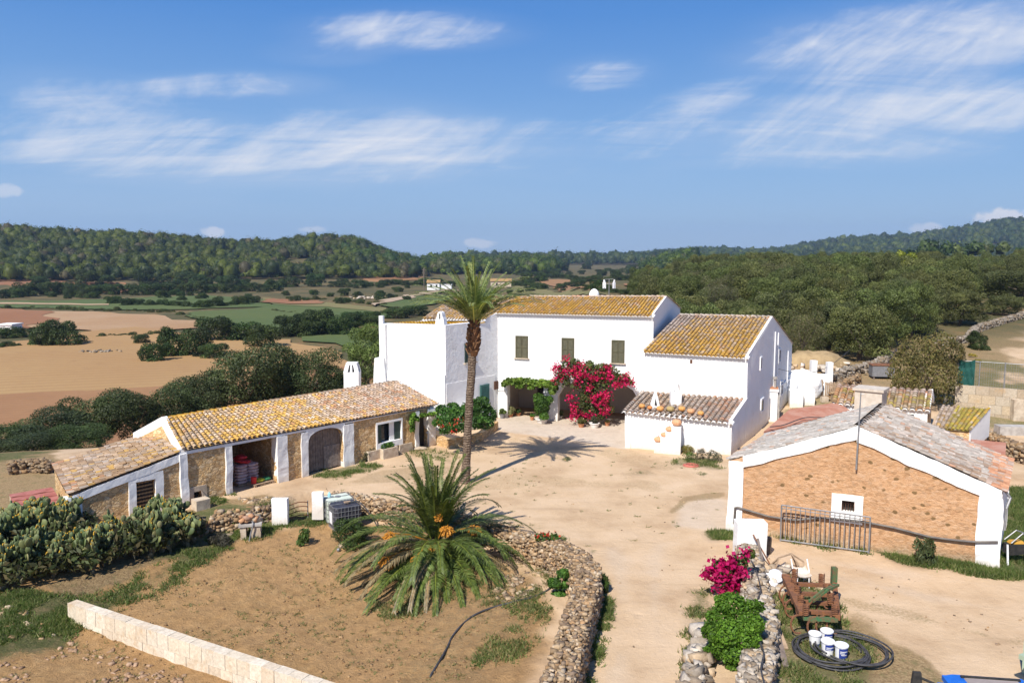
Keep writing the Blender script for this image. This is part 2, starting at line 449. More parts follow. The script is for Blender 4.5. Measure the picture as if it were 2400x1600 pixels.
def anoise(sc, det, rough, dist, rot, loc):
    r_ = wn('ShaderNodeMapping'); r_.inputs['Rotation'].default_value = (0, 0, rot); T.links.new(cmb3.outputs[0], r_.inputs['Vector'])
    m_ = wn('ShaderNodeMapping'); m_.inputs['Scale'].default_value = sc; m_.inputs['Location'].default_value = loc; T.links.new(r_.outputs[0], m_.inputs['Vector'])
    n_ = wn('ShaderNodeTexNoise'); n_.inputs['Scale'].default_value = 1; n_.inputs['Detail'].default_value = det; n_.inputs['Roughness'].default_value = rough; n_.inputs['Distortion'].default_value = dist
    T.links.new(m_.outputs[0], n_.inputs['Vector']); return n_.outputs['Fac']
fil = anoise((4.2, 12, 1), 8, .62, 1.5, math.radians(-20), (2.1, .7, 0)); fil2 = anoise((9, 34, 1), 7, .62, 1.4, math.radians(-28), (5.1, 3.7, 0))
body = wm('ADD', wm('ADD', wm('MULTIPLY', wisp, .30), wm('MULTIPLY', wisp2, .10)), wm('ADD', wm('MULTIPLY', fil, .42), wm('MULTIPLY', fil2, .18)))
# where the photograph's clouds stand: (u, v, half width px, half height px, weight)
CL = [(960, 75, 240, 45, 1.0), (760, 125, 130, 28, .45), (530, 200, 210, 30, .75), (230, 230, 190, 60, .6), (180, 330, 330, 90, .75), (620, 360, 560, 85, .8), (1000, 330, 260, 55, .55),
      (1420, 180, 110, 40, .75), (1640, 245, 110, 40, .6), (1480, 290, 300, 45, .5), (1900, 200, 260, 90, .5), (2120, 110, 380, 90, .95), (2330, 60, 300, 120, .6), (2250, 250, 330, 70, .95), (1900, 330, 560, 70, .7), (1400, 370, 700, 60, .35), (500, 440, 800, 60, .3)]
tot = None
for (u, v, a, b, w) in CL:
    cx, cy = layer(u, v); x1, _ = layer(u + a, v); _, y1 = layer(u, v - b); _, y2 = layer(u, v + b)
    ra = max(abs(x1 - cx), .05); rb = max(abs(y1 - y2) / 2, .05)
    dx = wm('MULTIPLY', wm('SUBTRACT', lx, cx), 1 / ra); dy = wm('MULTIPLY', wm('SUBTRACT', ly, cy), 1 / rb)
    r2 = wm('ADD', wm('MULTIPLY', dx, dx), wm('MULTIPLY', dy, dy))
    q = wm('MULTIPLY', wstep(r2, 2.2, 0.0), w)
    tot = q if tot is None else wm('ADD', tot, wm('MULTIPLY', q, wm('SUBTRACT', 1.0, wm('MINIMUM', tot, 1.0))))
thr = wm('SUBTRACT', .665, wm('MULTIPLY', tot, .28))
dens = wstep(wm('SUBTRACT', body, thr), -.025, .26)
dens = wm('MULTIPLY', dens, wm('ADD', .35, wm('MULTIPLY', tot, .65)))
dens = wm('ADD', dens, wm('MULTIPLY', wm('MULTIPLY', wstep(veil, .3, .7), tot), .26))
# small cumulus heads low over the horizon, in azimuth / elevation
cmb2 = wn('ShaderNodeCombineXYZ'); T.links.new(azw, cmb2.inputs[0]); T.links.new(sep.outputs['Z'], cmb2.inputs[1])
cn = wn('ShaderNodeTexNoise'); cn.inputs['Scale'].default_value = 75; cn.inputs['Detail'].default_value = 5; T.links.new(cmb2.outputs[0], cn.inputs['Vector'])
cum = None
for (u, v, a, b, w) in [(2352, 510, 55, 20, .95), (2172, 536, 32, 14, .6), (500, 545, 26, 12, .8), (1122, 570, 40, 12, .55), (735, 538, 30, 8, .5), (20, 448, 26, 14, .45)]:
    d0 = Vector(ray(u, v)).normalized(); a0 = math.atan2(d0.x, d0.y)
    dx = wm('MULTIPLY', wm('SUBTRACT', azw, a0), FPX / a); dy = wm('MULTIPLY', wm('SUBTRACT', sep.outputs['Z'], d0.z), FPX / b)
    r2 = wm('ADD', wm('MULTIPLY', dx, dx), wm('MULTIPLY', dy, dy))
    q = wm('MULTIPLY', wstep(wm('ADD', r2, wm('MULTIPLY', wm('SUBTRACT', cn.outputs['Fac'], .5), 2.6)), 1.25, .35), w)
    cum = q if cum is None else wm('MAXIMUM', cum, q)
alpha = wm('MINIMUM', wm('ADD', wm('MULTIPLY', dens, .86), cum), .95)
grade = wn('ShaderNodeHueSaturation'); grade.inputs['Saturation'].default_value = 1.0; grade.inputs['Value'].default_value = 1.0
gr_ = wn('ShaderNodeValToRGB'); e_ = gr_.color_ramp.elements
while len(e_) < 6: e_.new(.5)
for q_, (p_, c_) in zip(e_, [(0, (2.5, 3.95, 6.1)), (.05, (2.35, 3.85, 6.1)), (.14, (1.55, 3.15, 5.9)), (.28, (.55, 2.0, 5.3)), (.5, (.28, 1.35, 4.4)), (1, (.25, 1.0, 3.2))]): q_.position = p_; q_.color = (*c_, 1)
T.links.new(wm('MAXIMUM', sep.outputs['Z'], 0.0), gr_.inputs['Fac'])
smx = wn('ShaderNodeMix', data_type='RGBA'); smx.inputs[0].default_value = .86; T.links.new(sky.outputs[0], smx.inputs[6]); T.links.new(gr_.outputs['Color'], smx.inputs[7])
T.links.new(smx.outputs[2], grade.inputs['Color'])
cmix = wn('ShaderNodeMix', data_type='RGBA'); T.links.new(alpha, cmix.inputs[0]); T.links.new(grade.outputs[0], cmix.inputs[6]); cmix.inputs[7].default_value = (6.6, 6.7, 7.1, 1)
T.links.new(cmix.outputs[2], bg.inputs['Color']); bg.inputs['Strength'].default_value = .10
scn.view_settings.view_transform = 'Standard'; scn.view_settings.look = 'None'; scn.view_settings.exposure = .38; scn.view_settings.gamma = 1
scn.cycles.max_bounces = 6; scn.cycles.transparent_max_bounces = 6; scn.cycles.use_denoising = True

# ------------------------------------------------------------------ ground
azs = np.concatenate([np.linspace(-math.pi, -.78, 40)[:-1], np.linspace(-.78, .78, 560), np.linspace(.78, math.pi, 40)[1:]])
rs = np.concatenate([[.5, 4, 8, 12], np.geomspace(15, 75, 300), np.geomspace(76, 600, 130), np.geomspace(610, 4800, 130)])
A_, R_ = np.meshgrid(azs, rs)
GX = (np.sin(A_) * R_).ravel(); GY = (np.cos(A_) * R_).ravel()
GZ = zt(GX, GY)
nA, nR = len(azs), len(rs)
idx = np.arange(nA * nR).reshape(nR, nA)
Fq = np.stack([idx[:-1, :-1].ravel(), idx[:-1, 1:].ravel(), idx[1:, 1:].ravel(), idx[1:, :-1].ravel()], 1)[:, ::-1]
def pxpoly(pts, z=0.0): return [tuple(g(u, v, z).xy) for u, v in pts]
near = (np.hypot(GX, GY) < 150)
W = np.zeros((len(GX), 4)); nx, ny = GX[near], GY[near]
jn = (fbm(nx / 2.2, ny / 2.2, 4) - .47) * 3.2
s_or = sd_poly(nx, ny, ORCH)
soil = sst(.5, 1.6, s_or + jn * .7)
grass = np.zeros(len(nx)); litter_shade = np.zeros(len(nx)); pav = np.zeros(len(nx))
def patch(arr, pts, z, amt, soft=.8, jit=1.0):
    s = sd_poly(nx, ny, pxpoly(pts, z)); np.maximum(arr, amt * sst(-soft, soft, s + jn * jit), out=arr)
OZ = -1.3
# weeds: by the cactus, along walls, by the barn, round the plough
patch(grass, [(0, 1480), (120, 1440), (300, 1380), (480, 1300), (640, 1230), (760, 1225), (860, 1240), (700, 1260), (540, 1310), (420, 1380), (250, 1440), (150, 1500), (0, 1520)], OZ, .75)
patch(grass, [(-20, 1400), (170, 1420), (150, 1510), (60, 1500), (-20, 1520)], OZ, .9)
patch(grass, [(1215, 1400), (1290, 1330), (1330, 1330), (1300, 1440), (1250, 1540), (1200, 1600), (1100, 1600), (1180, 1490)], OZ, .38)
patch(grass, [(860, 1410), (980, 1380), (1200, 1380), (1180, 1450), (1000, 1440), (900, 1460)], OZ, .28)
patch(grass, [(1415, 1350), (1432, 1400), (1400, 1520), (1370, 1600), (1350, 1600), (1385, 1490)], 0, .8, .4, .5)
patch(grass, [(1625, 1380), (1670, 1380), (1660, 1500), (1640, 1600), (1595, 1600), (1615, 1500)], 0, .55, .4, .5)
patch(grass, [(1780, 1400), (1860, 1340), (1960, 1400), (1990, 1480), (2050, 1510), (2060, 1640), (1780, 1640)], 0, .62, .6, .8)
patch(litter_shade, [(1900, 1440), (2010, 1430), (2110, 1510), (2200, 1580), (2230, 1640), (1900, 1640)], 0, .85, .6, .8)
patch(grass, [(2045, 1288), (2130, 1300), (2260, 1322), (2420, 1338), (2420, 1362), (2250, 1345), (2110, 1315)], 0, .9, .3, .4)
patch(grass, [(2345, 1140), (2460, 1130), (2520, 1345), (2340, 1335)], 0, 1, .5, .3)
patch(grass, [(1660, 1245), (1720, 1240), (1730, 1262), (1670, 1265)], 0, .8, .3, .3)
patch(grass, [(715, 1110), (800, 1085), (860, 1085), (900, 1090), (850, 1110), (760, 1130)], 0, .62, .4, .6)
patch(grass, [(495, 1170), (530, 1155), (545, 1170), (500, 1190)], 0, .9, .2, .3)
patch(grass, [(960, 1050), (1000, 1045), (1080, 1060), (1060, 1085), (960, 1075)], 0, .45, .4, .6)
patch(grass, [(1560, 1070), (1680, 1075), (1690, 1100), (1580, 1090)], 0, .55, .3, .5)
patch(grass, [(1440, 1105), (1520, 1100), (1560, 1112), (1450, 1120)], 0, .4, .2, .4)
patch(grass, [(1840, 960), (1900, 925), (1960, 930), (1965, 990), (1850, 1000)], .3, .55, .6, .8)
patch(litter_shade, [(1830, 980), (1880, 890), (2000, 900), (2400, 960), (2400, 780), (2250, 720), (2200, 800), (1900, 840)], 1, .8, 2, 2)
patch(grass, [(2200, 880), (2300, 840), (2420, 850), (2420, 960), (2250, 950)], 1.5, .6, 2, 2)
patch(litter_shade, [(700, 1250), (1000, 1330), (1350, 1300), (1290, 1420), (1150, 1640), (900, 1640), (1000, 1480), (820, 1460)], OZ, .42, 1, 1.5)
patch(litter_shade, [(-80, 1060), (130, 1060), (170, 1150), (130, 1250), (-80, 1280)], OZ, 1, 1, 1)
patch(grass, [(-80, 1080), (60, 1075), (120, 1110), (0, 1140), (-80, 1150)], OZ, .8, 1, 2)
patch(pav, [(1165, 985), (1175, 975), (1300, 972), (1500, 975), (1480, 1040), (1466, 1052), (1330, 1030), (1180, 1012), (1150, 1000)], 0, 1, .25, .15)
patch(litter_shade, [(140, 1445), (430, 1330), (640, 1240), (645, 1212), (480, 1240), (400, 1290), (100, 1400)], OZ, 1, .5, .6)  # dark litter colour paints in the shade along the orchard edge
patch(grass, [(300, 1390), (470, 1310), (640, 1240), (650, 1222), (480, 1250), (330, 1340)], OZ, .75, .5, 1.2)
patch(litter_shade, [(1180, 1012), (1300, 1036), (1470, 1058), (1560, 1085), (1680, 1080), (1690, 1100), (1560, 1105), (1440, 1080), (1300, 1052), (1175, 1028)], 0, .42, .4, 1.3)
patch(litter_shade, [(1560, 1200), (1600, 1165), (1700, 1150), (1700, 1162), (1612, 1176), (1575, 1212)], 0, .6, .15, .3)
patch(litter_shade, [(1780, 1335), (2000, 1395), (2420, 1500), (2420, 1530), (2000, 1425), (1790, 1352)], 0, .5, .35, .6)
patch(litter_shade, [(730, 1135), (860, 1110), (1000, 1090), (1080, 1100), (900, 1135), (760, 1150)], 0, .5, .4, .9)
patch(litter_shade, [(1090, 1120), (1300, 1110), (1540, 1125), (1540, 1150), (1300, 1140), (1090, 1150)], 0, .42, .5, 1.2)
for rp, w_ in (([(1440, 1640), (1452, 1500), (1457, 1400), (1450, 1330), (1432, 1280)], 9), ([(1560, 1640), (1542, 1500), (1534, 1400), (1536, 1320), (1548, 1275)], 9), ([(1800, 1322), (1950, 1352), (2150, 1392), (2420, 1440)], 5), ([(1800, 1300), (1950, 1318), (2150, 1350), (2420, 1385)], 5)):
    patch(pav, [(u - w_ * (1 if abs(rp[0][0] - rp[-1][0]) < 300 else 0), v - (0 if abs(rp[0][0] - rp[-1][0]) < 300 else w_)) for u, v in rp] + [(u + w_ * (1 if abs(rp[0][0] - rp[-1][0]) < 300 else 0), v + (0 if abs(rp[0][0] - rp[-1][0]) < 300 else w_)) for u, v in reversed(rp)], 0, .32, .35, .6)
for u, v in ((1500, 1475), (1497, 1513), (1492, 1440), (1388, 1290), (1650, 1110), (1500, 1108), (1470, 1118), (1330, 1075)): patch(grass, [(u - 12, v), (u, v - 6), (u + 14, v), (u, v + 6)], 0, .7, .15, .25)
patch(pav, [(1590, 1190), (1640, 1165), (1700, 1170), (1712, 1240), (1650, 1240), (1580, 1230)], 0, .6, .3, .15)
W[near, 0] = soil; W[near, 1] = grass; W[near, 2] = litter_shade; W[near, 3] = pav
rr = np.hypot(GX, GY)
plat = sst(-26, -3, sd_poly(GX, GY, PLAT) + (fbm(GX / 9, GY / 9) - .47) * 16)
far = 1 - plat * (1 - sst(60, 80, GY - GX * .3)); far[near & (sd_poly(GX, GY, ORCH) > 0) & (GY < 42)] = 0
far = np.where((sd_poly(GX, GY, ORCH) > 0) & (GY >= 36), np.maximum(far, sst(36, 46, GY)), far)
me = np_mesh('ground', np.stack([GX, GY, GZ], 1), Fq, W, True)
me.color_attributes.new('Far', 'FLOAT_COLOR', 'POINT').data.foreach_set('color', np.repeat(far, 4).astype(np.float32))
# alpha holds the paved terrace
me.color_attributes['Col'].data.foreach_set('color', W.astype(np.float32).ravel())
N = NT('farm_ground'); ca = N.attr('Col'); sp3 = N.n('ShaderNodeSeparateColor'); N.l(ca, sp3.inputs[0])
n1 = N.noise(.35, 7, .65); n2 = N.noise(2.2, 6, .7); n3 = N.noise(11, 5, .75); n4 = N.noise(.09, 4, .6)
dirt = N.ramp(n1, [(.3, (.63, .465, .31)), (.5, (.56, .40, .25)), (.7, (.42, .28, .165))])
dirt = N.mix(N.step(n2, .5, .75, 0, .45), dirt, (.58, .43, .285))
dirt = N.mix(N.step(n3, .58, .72, 0, .5), dirt, (.33, .23, .15))
trk = N.noise(.8, 5, .7, N.mapv((.25, 2.2, 1), (0, 0, .5)))
dirt = N.mix(N.step(trk, .55, .7, 0, .35), dirt, (.36, .25, .16))
row = N.n('ShaderNodeTexWave', wave_type='BANDS'); row.inputs['Scale'].default_value = .55; row.inputs['Distortion'].default_value = 5; row.inputs['Detail'].default_value = 4; row.inputs['Detail Scale'].default_value = 1.4
N.l(N.mapv((1, 1, 1), (0, 0, .55)), row.inputs['Vector'])
till = N.ramp(n2, [(.25, (.37, .215, .092)), (.5, (.48, .29, .128)), (.75, (.56, .36, .175))])
till = N.mix(N.step(n1, .4, .65, 0, .6), till, (.51, .305, .145))
till = N.mix(N.step(n3, .56, .7, 0, .6), till, (.27, .17, .09))
till = N.mix(N.math('MULTIPLY', row.outputs['Fac'], .25), till, (.30, .185, .09))
gr = N.ramp(n3, [(.3, (.07, .095, .03)), (.55, (.15, .15, .06)), (.75, (.26, .21, .10))])
gr = N.mix(N.step(n2, .45, .7, 0, .75), gr, (.30, .22, .12))
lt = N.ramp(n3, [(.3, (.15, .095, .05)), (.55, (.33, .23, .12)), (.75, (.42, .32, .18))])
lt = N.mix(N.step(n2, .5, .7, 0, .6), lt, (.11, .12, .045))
pv = N.ramp(n2, [(.3, (.50, .41, .32)), (.7, (.60, .50, .40))]); pv = N.mix(N.step(n1, .5, .7, 0, .6), pv, (.43, .33, .24))
sc = N.ramp(n3, [(.3, (.04, .05, .022)), (.5, (.09, .085, .04)), (.7, (.18, .13, .07))])
sc = N.mix(N.step(n4, .45, .62), sc, N.ramp(n1, [(.3, (.25, .14, .07)), (.6, (.12, .11, .05)), (.8, (.30, .17, .09))]))
col = N.mix(sp3.outputs[0], dirt, till)
col = N.mix(N.math('MULTIPLY', N.attr('Col', 'Alpha'), 1.0), col, pv)
def edged(w): return N.step(N.math('ADD', w, N.math('MULTIPLY', N.math('SUBTRACT', n3, .5), 1.1)), .30, .72)
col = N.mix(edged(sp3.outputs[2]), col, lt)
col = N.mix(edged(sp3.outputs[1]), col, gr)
col = N.mix(N.attr('Far', 'Fac'), col, sc)
h = N.math('ADD', N.math('MULTIPLY', N.noise(5, 8, .75), .8), N.math('MULTIPLY', n2, .6))
bs = N.bump(h, .75, .07)
hb = N.math('MULTIPLY', N.noise(3.2, 8, .78), N.math('ADD', sp3.outputs[0], N.math('MULTIPLY', sp3.outputs[1], .8)))
bs = N.bump(hb, .9, .22, bs)
me.materials.append(N.done(col, .97, bs, .08))
go = bpy.data.objects.new('ground', me); COL.objects.link(go); setp(go, 'dry pale dirt yard, tilled orchard soil and far scrubland', 'ground', kind='structure')

# ------------------------------------------------------------------ fields in the valley (sheets draped a little above the ground)
def drape(name, pts, m, lift=.25, label=None, step=None, kind='structure', bulge=0):
    W_ = [gt(u, v) for u, v in pts]; W_ = [w for w in W_ if w is not None]
    # refine edges
    P = []
    for i in range(len(W_)):
        a, b = W_[i], W_[(i + 1) % len(W_)]
        k = max(2, int((a - b).length / 6)); k = min(k, 20)
        for j in range(k):
            q = a.lerp(b, j / k); P.append((q.x + (vnoise(np.array([q.x / 7.]), np.array([q.y / 7.]))[0] - .5) * 7, q.y + (vnoise(np.array([q.x / 5.]), np.array([q.y / 9.]))[0] - .5) * 5))
    xs = [p[0] for p in P]; ys = [p[1] for p in P]
    st = step or max(2.0, (max(ys) - min(ys)) / 45)
    bm = bmesh.new()
    vs = [bm.verts.new((x, y, 0)) for x, y in P]; bm.faces.new(vs)
    # cut into a grid so it can follow the ground
    for ax, lo, hi in ((0, min(xs), max(xs)), (1, min(ys), max(ys))):
        n = min(60, max(4, int((hi - lo) / st)))
        for k in range(1, n):
            c = [0, 0, 0]; c[ax] = lo + (hi - lo) * k / n; no = [0, 0, 0]; no[ax] = 1
            bmesh.ops.bisect_plane(bm, geom=bm.verts[:] + bm.edges[:] + bm.faces[:], plane_co=c, plane_no=no)
    vv = list(bm.verts); X = np.array([v.co.x for v in vv]); Y = np.array([v.co.y for v in vv]); Z = zt(X, Y, False)
    for v, z in zip(vv, Z): v.co.z = z + lift
    bmesh.ops.recalc_face_normals(bm, faces=bm.faces)
    me = bpy.data.meshes.new(name); bm.to_mesh(me); bm.free(); me.polygons.foreach_set('use_smooth', [True] * len(me.polygons))
    if me.polygons and me.polygons[0].normal.z < 0: me.flip_normals()
    me.materials.append(m); o = bpy.data.objects.new(name, me); COL.objects.link(o)
    return setp(o, label, name.replace('_', ' '), kind=kind)
def m_field(name, a, b, c, big=.012, rows=None, rot=0.0, rowamt=.3):
    N = NT(name); k = N.noise(big, 5, .6); k2 = N.noise(.35, 6, .75)
    col = N.mix(N.step(k, .35, .65), a, b); col = N.mix(N.step(k2, .5, .75, 0, .55), col, c)
    if rows:
        w = N.n('ShaderNodeTexWave', wave_type='BANDS'); w.inputs['Scale'].default_value = rows; w.inputs['Distortion'].default_value = 1.5; w.inputs['Detail'].default_value = 3
        N.l(N.mapv((1, 1, 1), (0, 0, rot)), w.inputs['Vector']); col = N.mix(N.math('MULTIPLY', w.outputs['Fac'], rowamt), col, c)
    return N.done(col, .97, N.bump(k2, .4, .3), .05)
mf_st = m_field('stubble_field', (.405, .262, .122), (.37, .225, .104), (.28, .16, .08), .02, .12, 1.25, .35)
mf_pk = m_field('pale_fallow_field', (.43, .295, .18), (.37, .225, .12), (.30, .18, .10), .02, .16, .2, .4)
mf_rd = m_field('red_earth_field', (.27, .125, .068), (.31, .16, .09), (.22, .13, .07), .02, .15, .8, .3)
mf_gn = m_field('green_crop_field', (.075, .115, .042), (.10, .13, .048), (.15, .145, .065), .015, .1, .6, .3)
mf_og = m_field('faded_green_field', (.15, .15, .065), (.20, .175, .08), (.27, .19, .10), .02)
drape('stubble_field', [(-80, 830), (0, 806), (120, 792), (300, 770), (480, 790), (640, 800), (830, 830), (840, 900), (700, 980), (500, 960), (0, 960), (-80, 970)], mf_st, .3, 'wide tan stubble field behind the row of olive trees')
drape('red_earth_field', [(-120, 925), (0, 935), (140, 925), (330, 918), (620, 895), (840, 860), (860, 920), (600, 1000), (0, 1010), (-120, 1015)], m_field('red_ploughed_strip', (.29, .15, .078), (.35, .20, .10), (.25, .14, .07), .02, .2, 1.25, .3), .42, 'red brown tilled strip at the near edge of the stubble field')
drape('fallow_field', [(-90, 728), (0, 728), (110, 730), (260, 734), (370, 742), (460, 758), (450, 772), (330, 778), (190, 778), (120, 765), (40, 775), (-90, 790)], mf_pk, .3, 'pale pinkish fallow field beyond the hedge')
drape('red_field', [(-60, 726), (0, 727), (115, 731), (125, 748), (90, 765), (40, 776), (-60, 780)], mf_rd, .4, 'reddish ploughed corner of the pale fallow field')
drape('green_field', [(-60, 706), (100, 706), (255, 703), (360, 696), (500, 694), (620, 705), (640, 720), (400, 728), (200, 726), (0, 722), (-60, 722)], mf_gn, .3, 'long green crop field below the forest')
drape('field_path', [(-60, 711), (100, 713), (240, 715), (240, 717.5), (100, 716), (-60, 714)], simple('dusty_track', (.46, .33, .2), (.38, .26, .15), .3), .45, 'thin pale track crossing the green field')
drape('wide_green_field', [(430, 735), (560, 728), (640, 716), (760, 718), (885, 735), (900, 745), (800, 755), (650, 770), (560, 768), (470, 748)], mf_gn, .4, 'green crop field left of the white wing')
drape('dry_field_margin', [(600, 700), (760, 712), (880, 722), (960, 735), (880, 737), (760, 722), (640, 716)], mf_og, .5, 'dry brown margin above the green field')
drape('lower_green_field', [(720, 792), (830, 775), (940, 770), (940, 830), (820, 822), (760, 808)], mf_gn, .3, 'green field just left of the white wing')
drape('upper_red_field', [(-60, 640), (40, 645), (130, 652), (160, 662), (300, 668), (370, 676), (280, 688), (120, 684), (60, 676), (-60, 668)], mf_rd, .4, 'red earth field at the foot of the pine wood')
drape('narrow_red_field', [(630, 703), (735, 708), (745, 715), (680, 716), (610, 712)], mf_rd, .7, 'narrow red strip beside the far farmstead')
drape('rusty_clearing', [(840, 662), (880, 648), (925, 641), (985, 648), (1000, 657), (930, 660), (860, 668)], m_field('rust_earth_clearing', (.33, .165, .085), (.28, .16, .08), (.2, .15, .07)), .4, 'orange earth clearing at the wood edge')
drape('hill_green_field', [(895, 715), (950, 697), (1030, 694), (1060, 702), (1010, 716), (930, 727)], mf_gn, .5, 'small green field below the far farmstead')
drape('farm_track', [(870, 716), (935, 700), (1000, 688), (1050, 680), (1054, 683), (1004, 692), (940, 704), (876, 720)], simple('pale_farm_track', (.44, .33, .22), (.36, .26, .17), .3), .7, 'pale dirt track leading up to the far farmstead')
drape('faded_field', [(1195, 660), (1260, 668), (1330, 684), (1420, 694), (1240, 692), (1190, 690)], mf_og, .5, 'faded green slope right of the tall palm crown')
drape('orange_field', [(1478, 667), (1520, 664), (1552, 665), (1550, 674), (1500, 676)], mf_rd, .5, 'small orange field above the house roof')
drape('brown_field', [(1230, 655), (1330, 660), (1420, 676), (1400, 682), (1290, 672)], m_field('brown_bare_field', (.30, .17, .09), (.26, .15, .08), (.2, .14, .07)), .5, 'bare brown slope right of the tall palm')

# ------------------------------------------------------------------ air: pale even haze over the whole site
q = MB(); q.box((0, 0, 91), 9900, 9900, 204); hz = q.mesh('haze'); mh = bpy.data.materials.new('thin_haze'); mh.use_nodes = True; th_ = mh.node_tree; th_.nodes.remove(th_.nodes['Principled BSDF'])
pvn = th_.nodes.new('ShaderNodeVolumePrincipled'); pvn.inputs['Color'].default_value = (.52, .70, .98, 1); pvn.inputs['Density'].default_value = .000125; pvn.inputs['Anisotropy'].default_value = .2
th_.links.new(pvn.outputs[0], th_.nodes['Material Output'].inputs['Volume']); hz.materials.append(mh); ho = bpy.data.objects.new('haze', hz); COL.objects.link(ho); setp(ho, 'thin bluish haze in the far air', 'haze', kind='stuff')
# ------------------------------------------------------------------ roofs of barrel tiles
PAL = dict(yel=[(.60, .34, .028), (.66, .38, .036), (.52, .285, .03), (.56, .31, .024)], gry=[(.48, .395, .335), (.38, .31, .255), (.56, .48, .43), (.31, .245, .19)],
           ora=[(.48, .20, .09), (.55, .27, .14), (.42, .17, .08)], lil=[(.40, .38, .35), (.34, .32, .295), (.47, .445, .41), (.29, .27, .245)], brn=[(.22, .13, .07), (.28, .17, .09), (.17, .10, .06)],
           tan=[(.50, .35, .225), (.43, .29, .175), (.55, .41, .28)], mos=[(.36, .30, .03), (.43, .36, .04), (.26, .22, .05)])
def mixcol(w):
    """w: list of (palette, weight)"""
    T_ = sum(max(q, 0) for _, q in w); t = T_ * random.random()
    av = tuple(sum(max(q, 0) * sum(c[k] for c in PAL[p]) / len(PAL[p]) for p, q in w) / T_ for k in range(3))
    def bl_(c): return tuple(.48 * a + .52 * b for a, b in zip(c, av))
    for p, q in w:
        t -= max(q, 0)
        if t <= 0: return bl_(random.choice(PAL[p]))
    return random.choice(PAL[w[0][0]])
def tile_roof(name, parent, eL, eR, rR, rL, colfn, sp=.215, lt=.33, r=.076, over=.16, lift=.06, seg=5, wob=.02):
    """eave left, eave right, ridge right, ridge left as seen from outside; colfn(a, b, world) -> weights"""
    eL, eR, rR, rL = map(Vector, (eL, eR, rR, rL))
    dl = (rL - eL).normalized() * over; dr = (rR - eR).normalized() * over
    eL = eL - dl; eR = eR - dr
    nrm = (eR - eL).cross(rL - eL).normalized()
    if nrm.z < 0: nrm = -nrm
    P = lambda a, b: (eL.lerp(eR, a)).lerp(rL.lerp(rR, a), b)
    wid = ((eR - eL).length + (rR - rL).length) / 2; leng = ((rL - eL).length + (rR - eR).length) / 2
    nc = max(3, round(wid / sp)); nr = max(2, round(leng / (lt * .82)))
    V = []; F = []; C = []
    def sag(a, b): return nrm * (lift + wob * 1.6 * math.sin(a * 9 + 1.3) * math.sin(b * 3.1) + wob * mnoise.noise(Vector((a * 14, b * 5, 2.2))))
    # pan bed: a shallow gutter in each column
    for i in range(nc):
        for j in range(nr):
            c0 = mixcol(colfn((i) / nc, (j + .5) / nr)); c0 = tuple(q * .88 for q in c0)
            base = len(V)
            for bb, zz in ((j / nr, .03), ((j + 1.04) / nr, .012)):
                for aa, dz in ((i / nc, 0), ((i + .5) / nc, -.035), ((i + 1) / nc, 0)):
                    V.append(P(min(aa, 1), min(bb, 1)) + sag(aa, bb) + nrm * (dz + zz - .03)); C.append(c0)
            F += [(base, base + 1, base + 4, base + 3), (base + 1, base + 2, base + 5, base + 4)]
    for i in range(nc + 1):
        a = i / nc
        ja = random.uniform(-.012, .012)
        for j in range(nr):
            if j > 0 and random.random() < .004: continue
            b0 = j / nr + random.uniform(-.012, .012) * (j > 0); b1 = (j + 1.22) / nr
            b1 = min(b1, 1.0)
            p0 = P(a, b0) + sag(a, b0); p1 = P(a, b1) + sag(a, b1)
            W_ = (p1 - p0)
            if W_.length < .02: continue
            W_.normalize(); U = W_.cross(nrm).normalized(); sh = U * (ja + random.uniform(-.008, .008)); tw = random.uniform(-.012, .012)
            col = mixcol(colfn(a, (j + .5) / nr)); k = random.uniform(.82, 1.15); col = tuple(q * k for q in col)
            base = len(V)
            for pp, rr_, hh, t_ in ((p0, r * 1.08, .035, tw), (p1, r * .86, .008, -tw)):
                for q in range(seg + 1):
                    th = math.pi * q / seg
                    V.append(pp + sh + U * (math.cos(th) * rr_ + t_) + nrm * (math.sin(th) * rr_ * .85 + hh)); C.append(col)
            n = seg + 1
            F += [(base + q, base + q + 1, base + n + q + 1, base + n + q) for q in range(seg)]
    off = ROOT[parent.name]
    me = np_mesh(name, np.array([(v - off)[:] for v in V]), np.array(F), np.array(C))
    o = link_mesh(name, me, M['tile'], parent)
    return o, nrm, P, nc
def eave_trim(parent, eL, eR, up, r=.082, sp=.215, drop=.10, out=.10, L=.42, m=None):
    """row of whitewashed tile ends under the eave"""
    eL, eR = Vector(eL), Vector(eR); n = max(3, round((eR - eL).length / sp)); U = (eR - eL).normalized(); W_ = up.normalized(); N_ = U.cross(W_)
    if N_.z < 0: N_ = -N_
    mb = MB()
    for i in range(n + 1):
        c = eL.lerp(eR, i / n) - W_ * out - N_ * drop * .35
        q = []
        for t in (0, L):
            for k in range(9):
                th = math.pi * k / 8
                q.append(c + W_ * t + U * math.cos(th) * r + N_ * (math.sin(th) * r * .95))
        for t in (0, L):
            for k in range(9):
                th = math.pi * k / 8
                q.append(c + W_ * t + U * math.cos(th) * (r - .025) + N_ * (math.sin(th) * (r - .025) * .95))
        fs = [(k, k + 1, 9 + k + 1, 9 + k) for k in range(8)] + [(18 + k + 1, 18 + k, 27 + k, 27 + k + 1) for k in range(8)] + [(k + 1, k, 18 + k, 18 + k + 1) for k in range(8)]
        mb.add(q, fs)
    return part('eave_trim', mb, m or M['white'], parent)
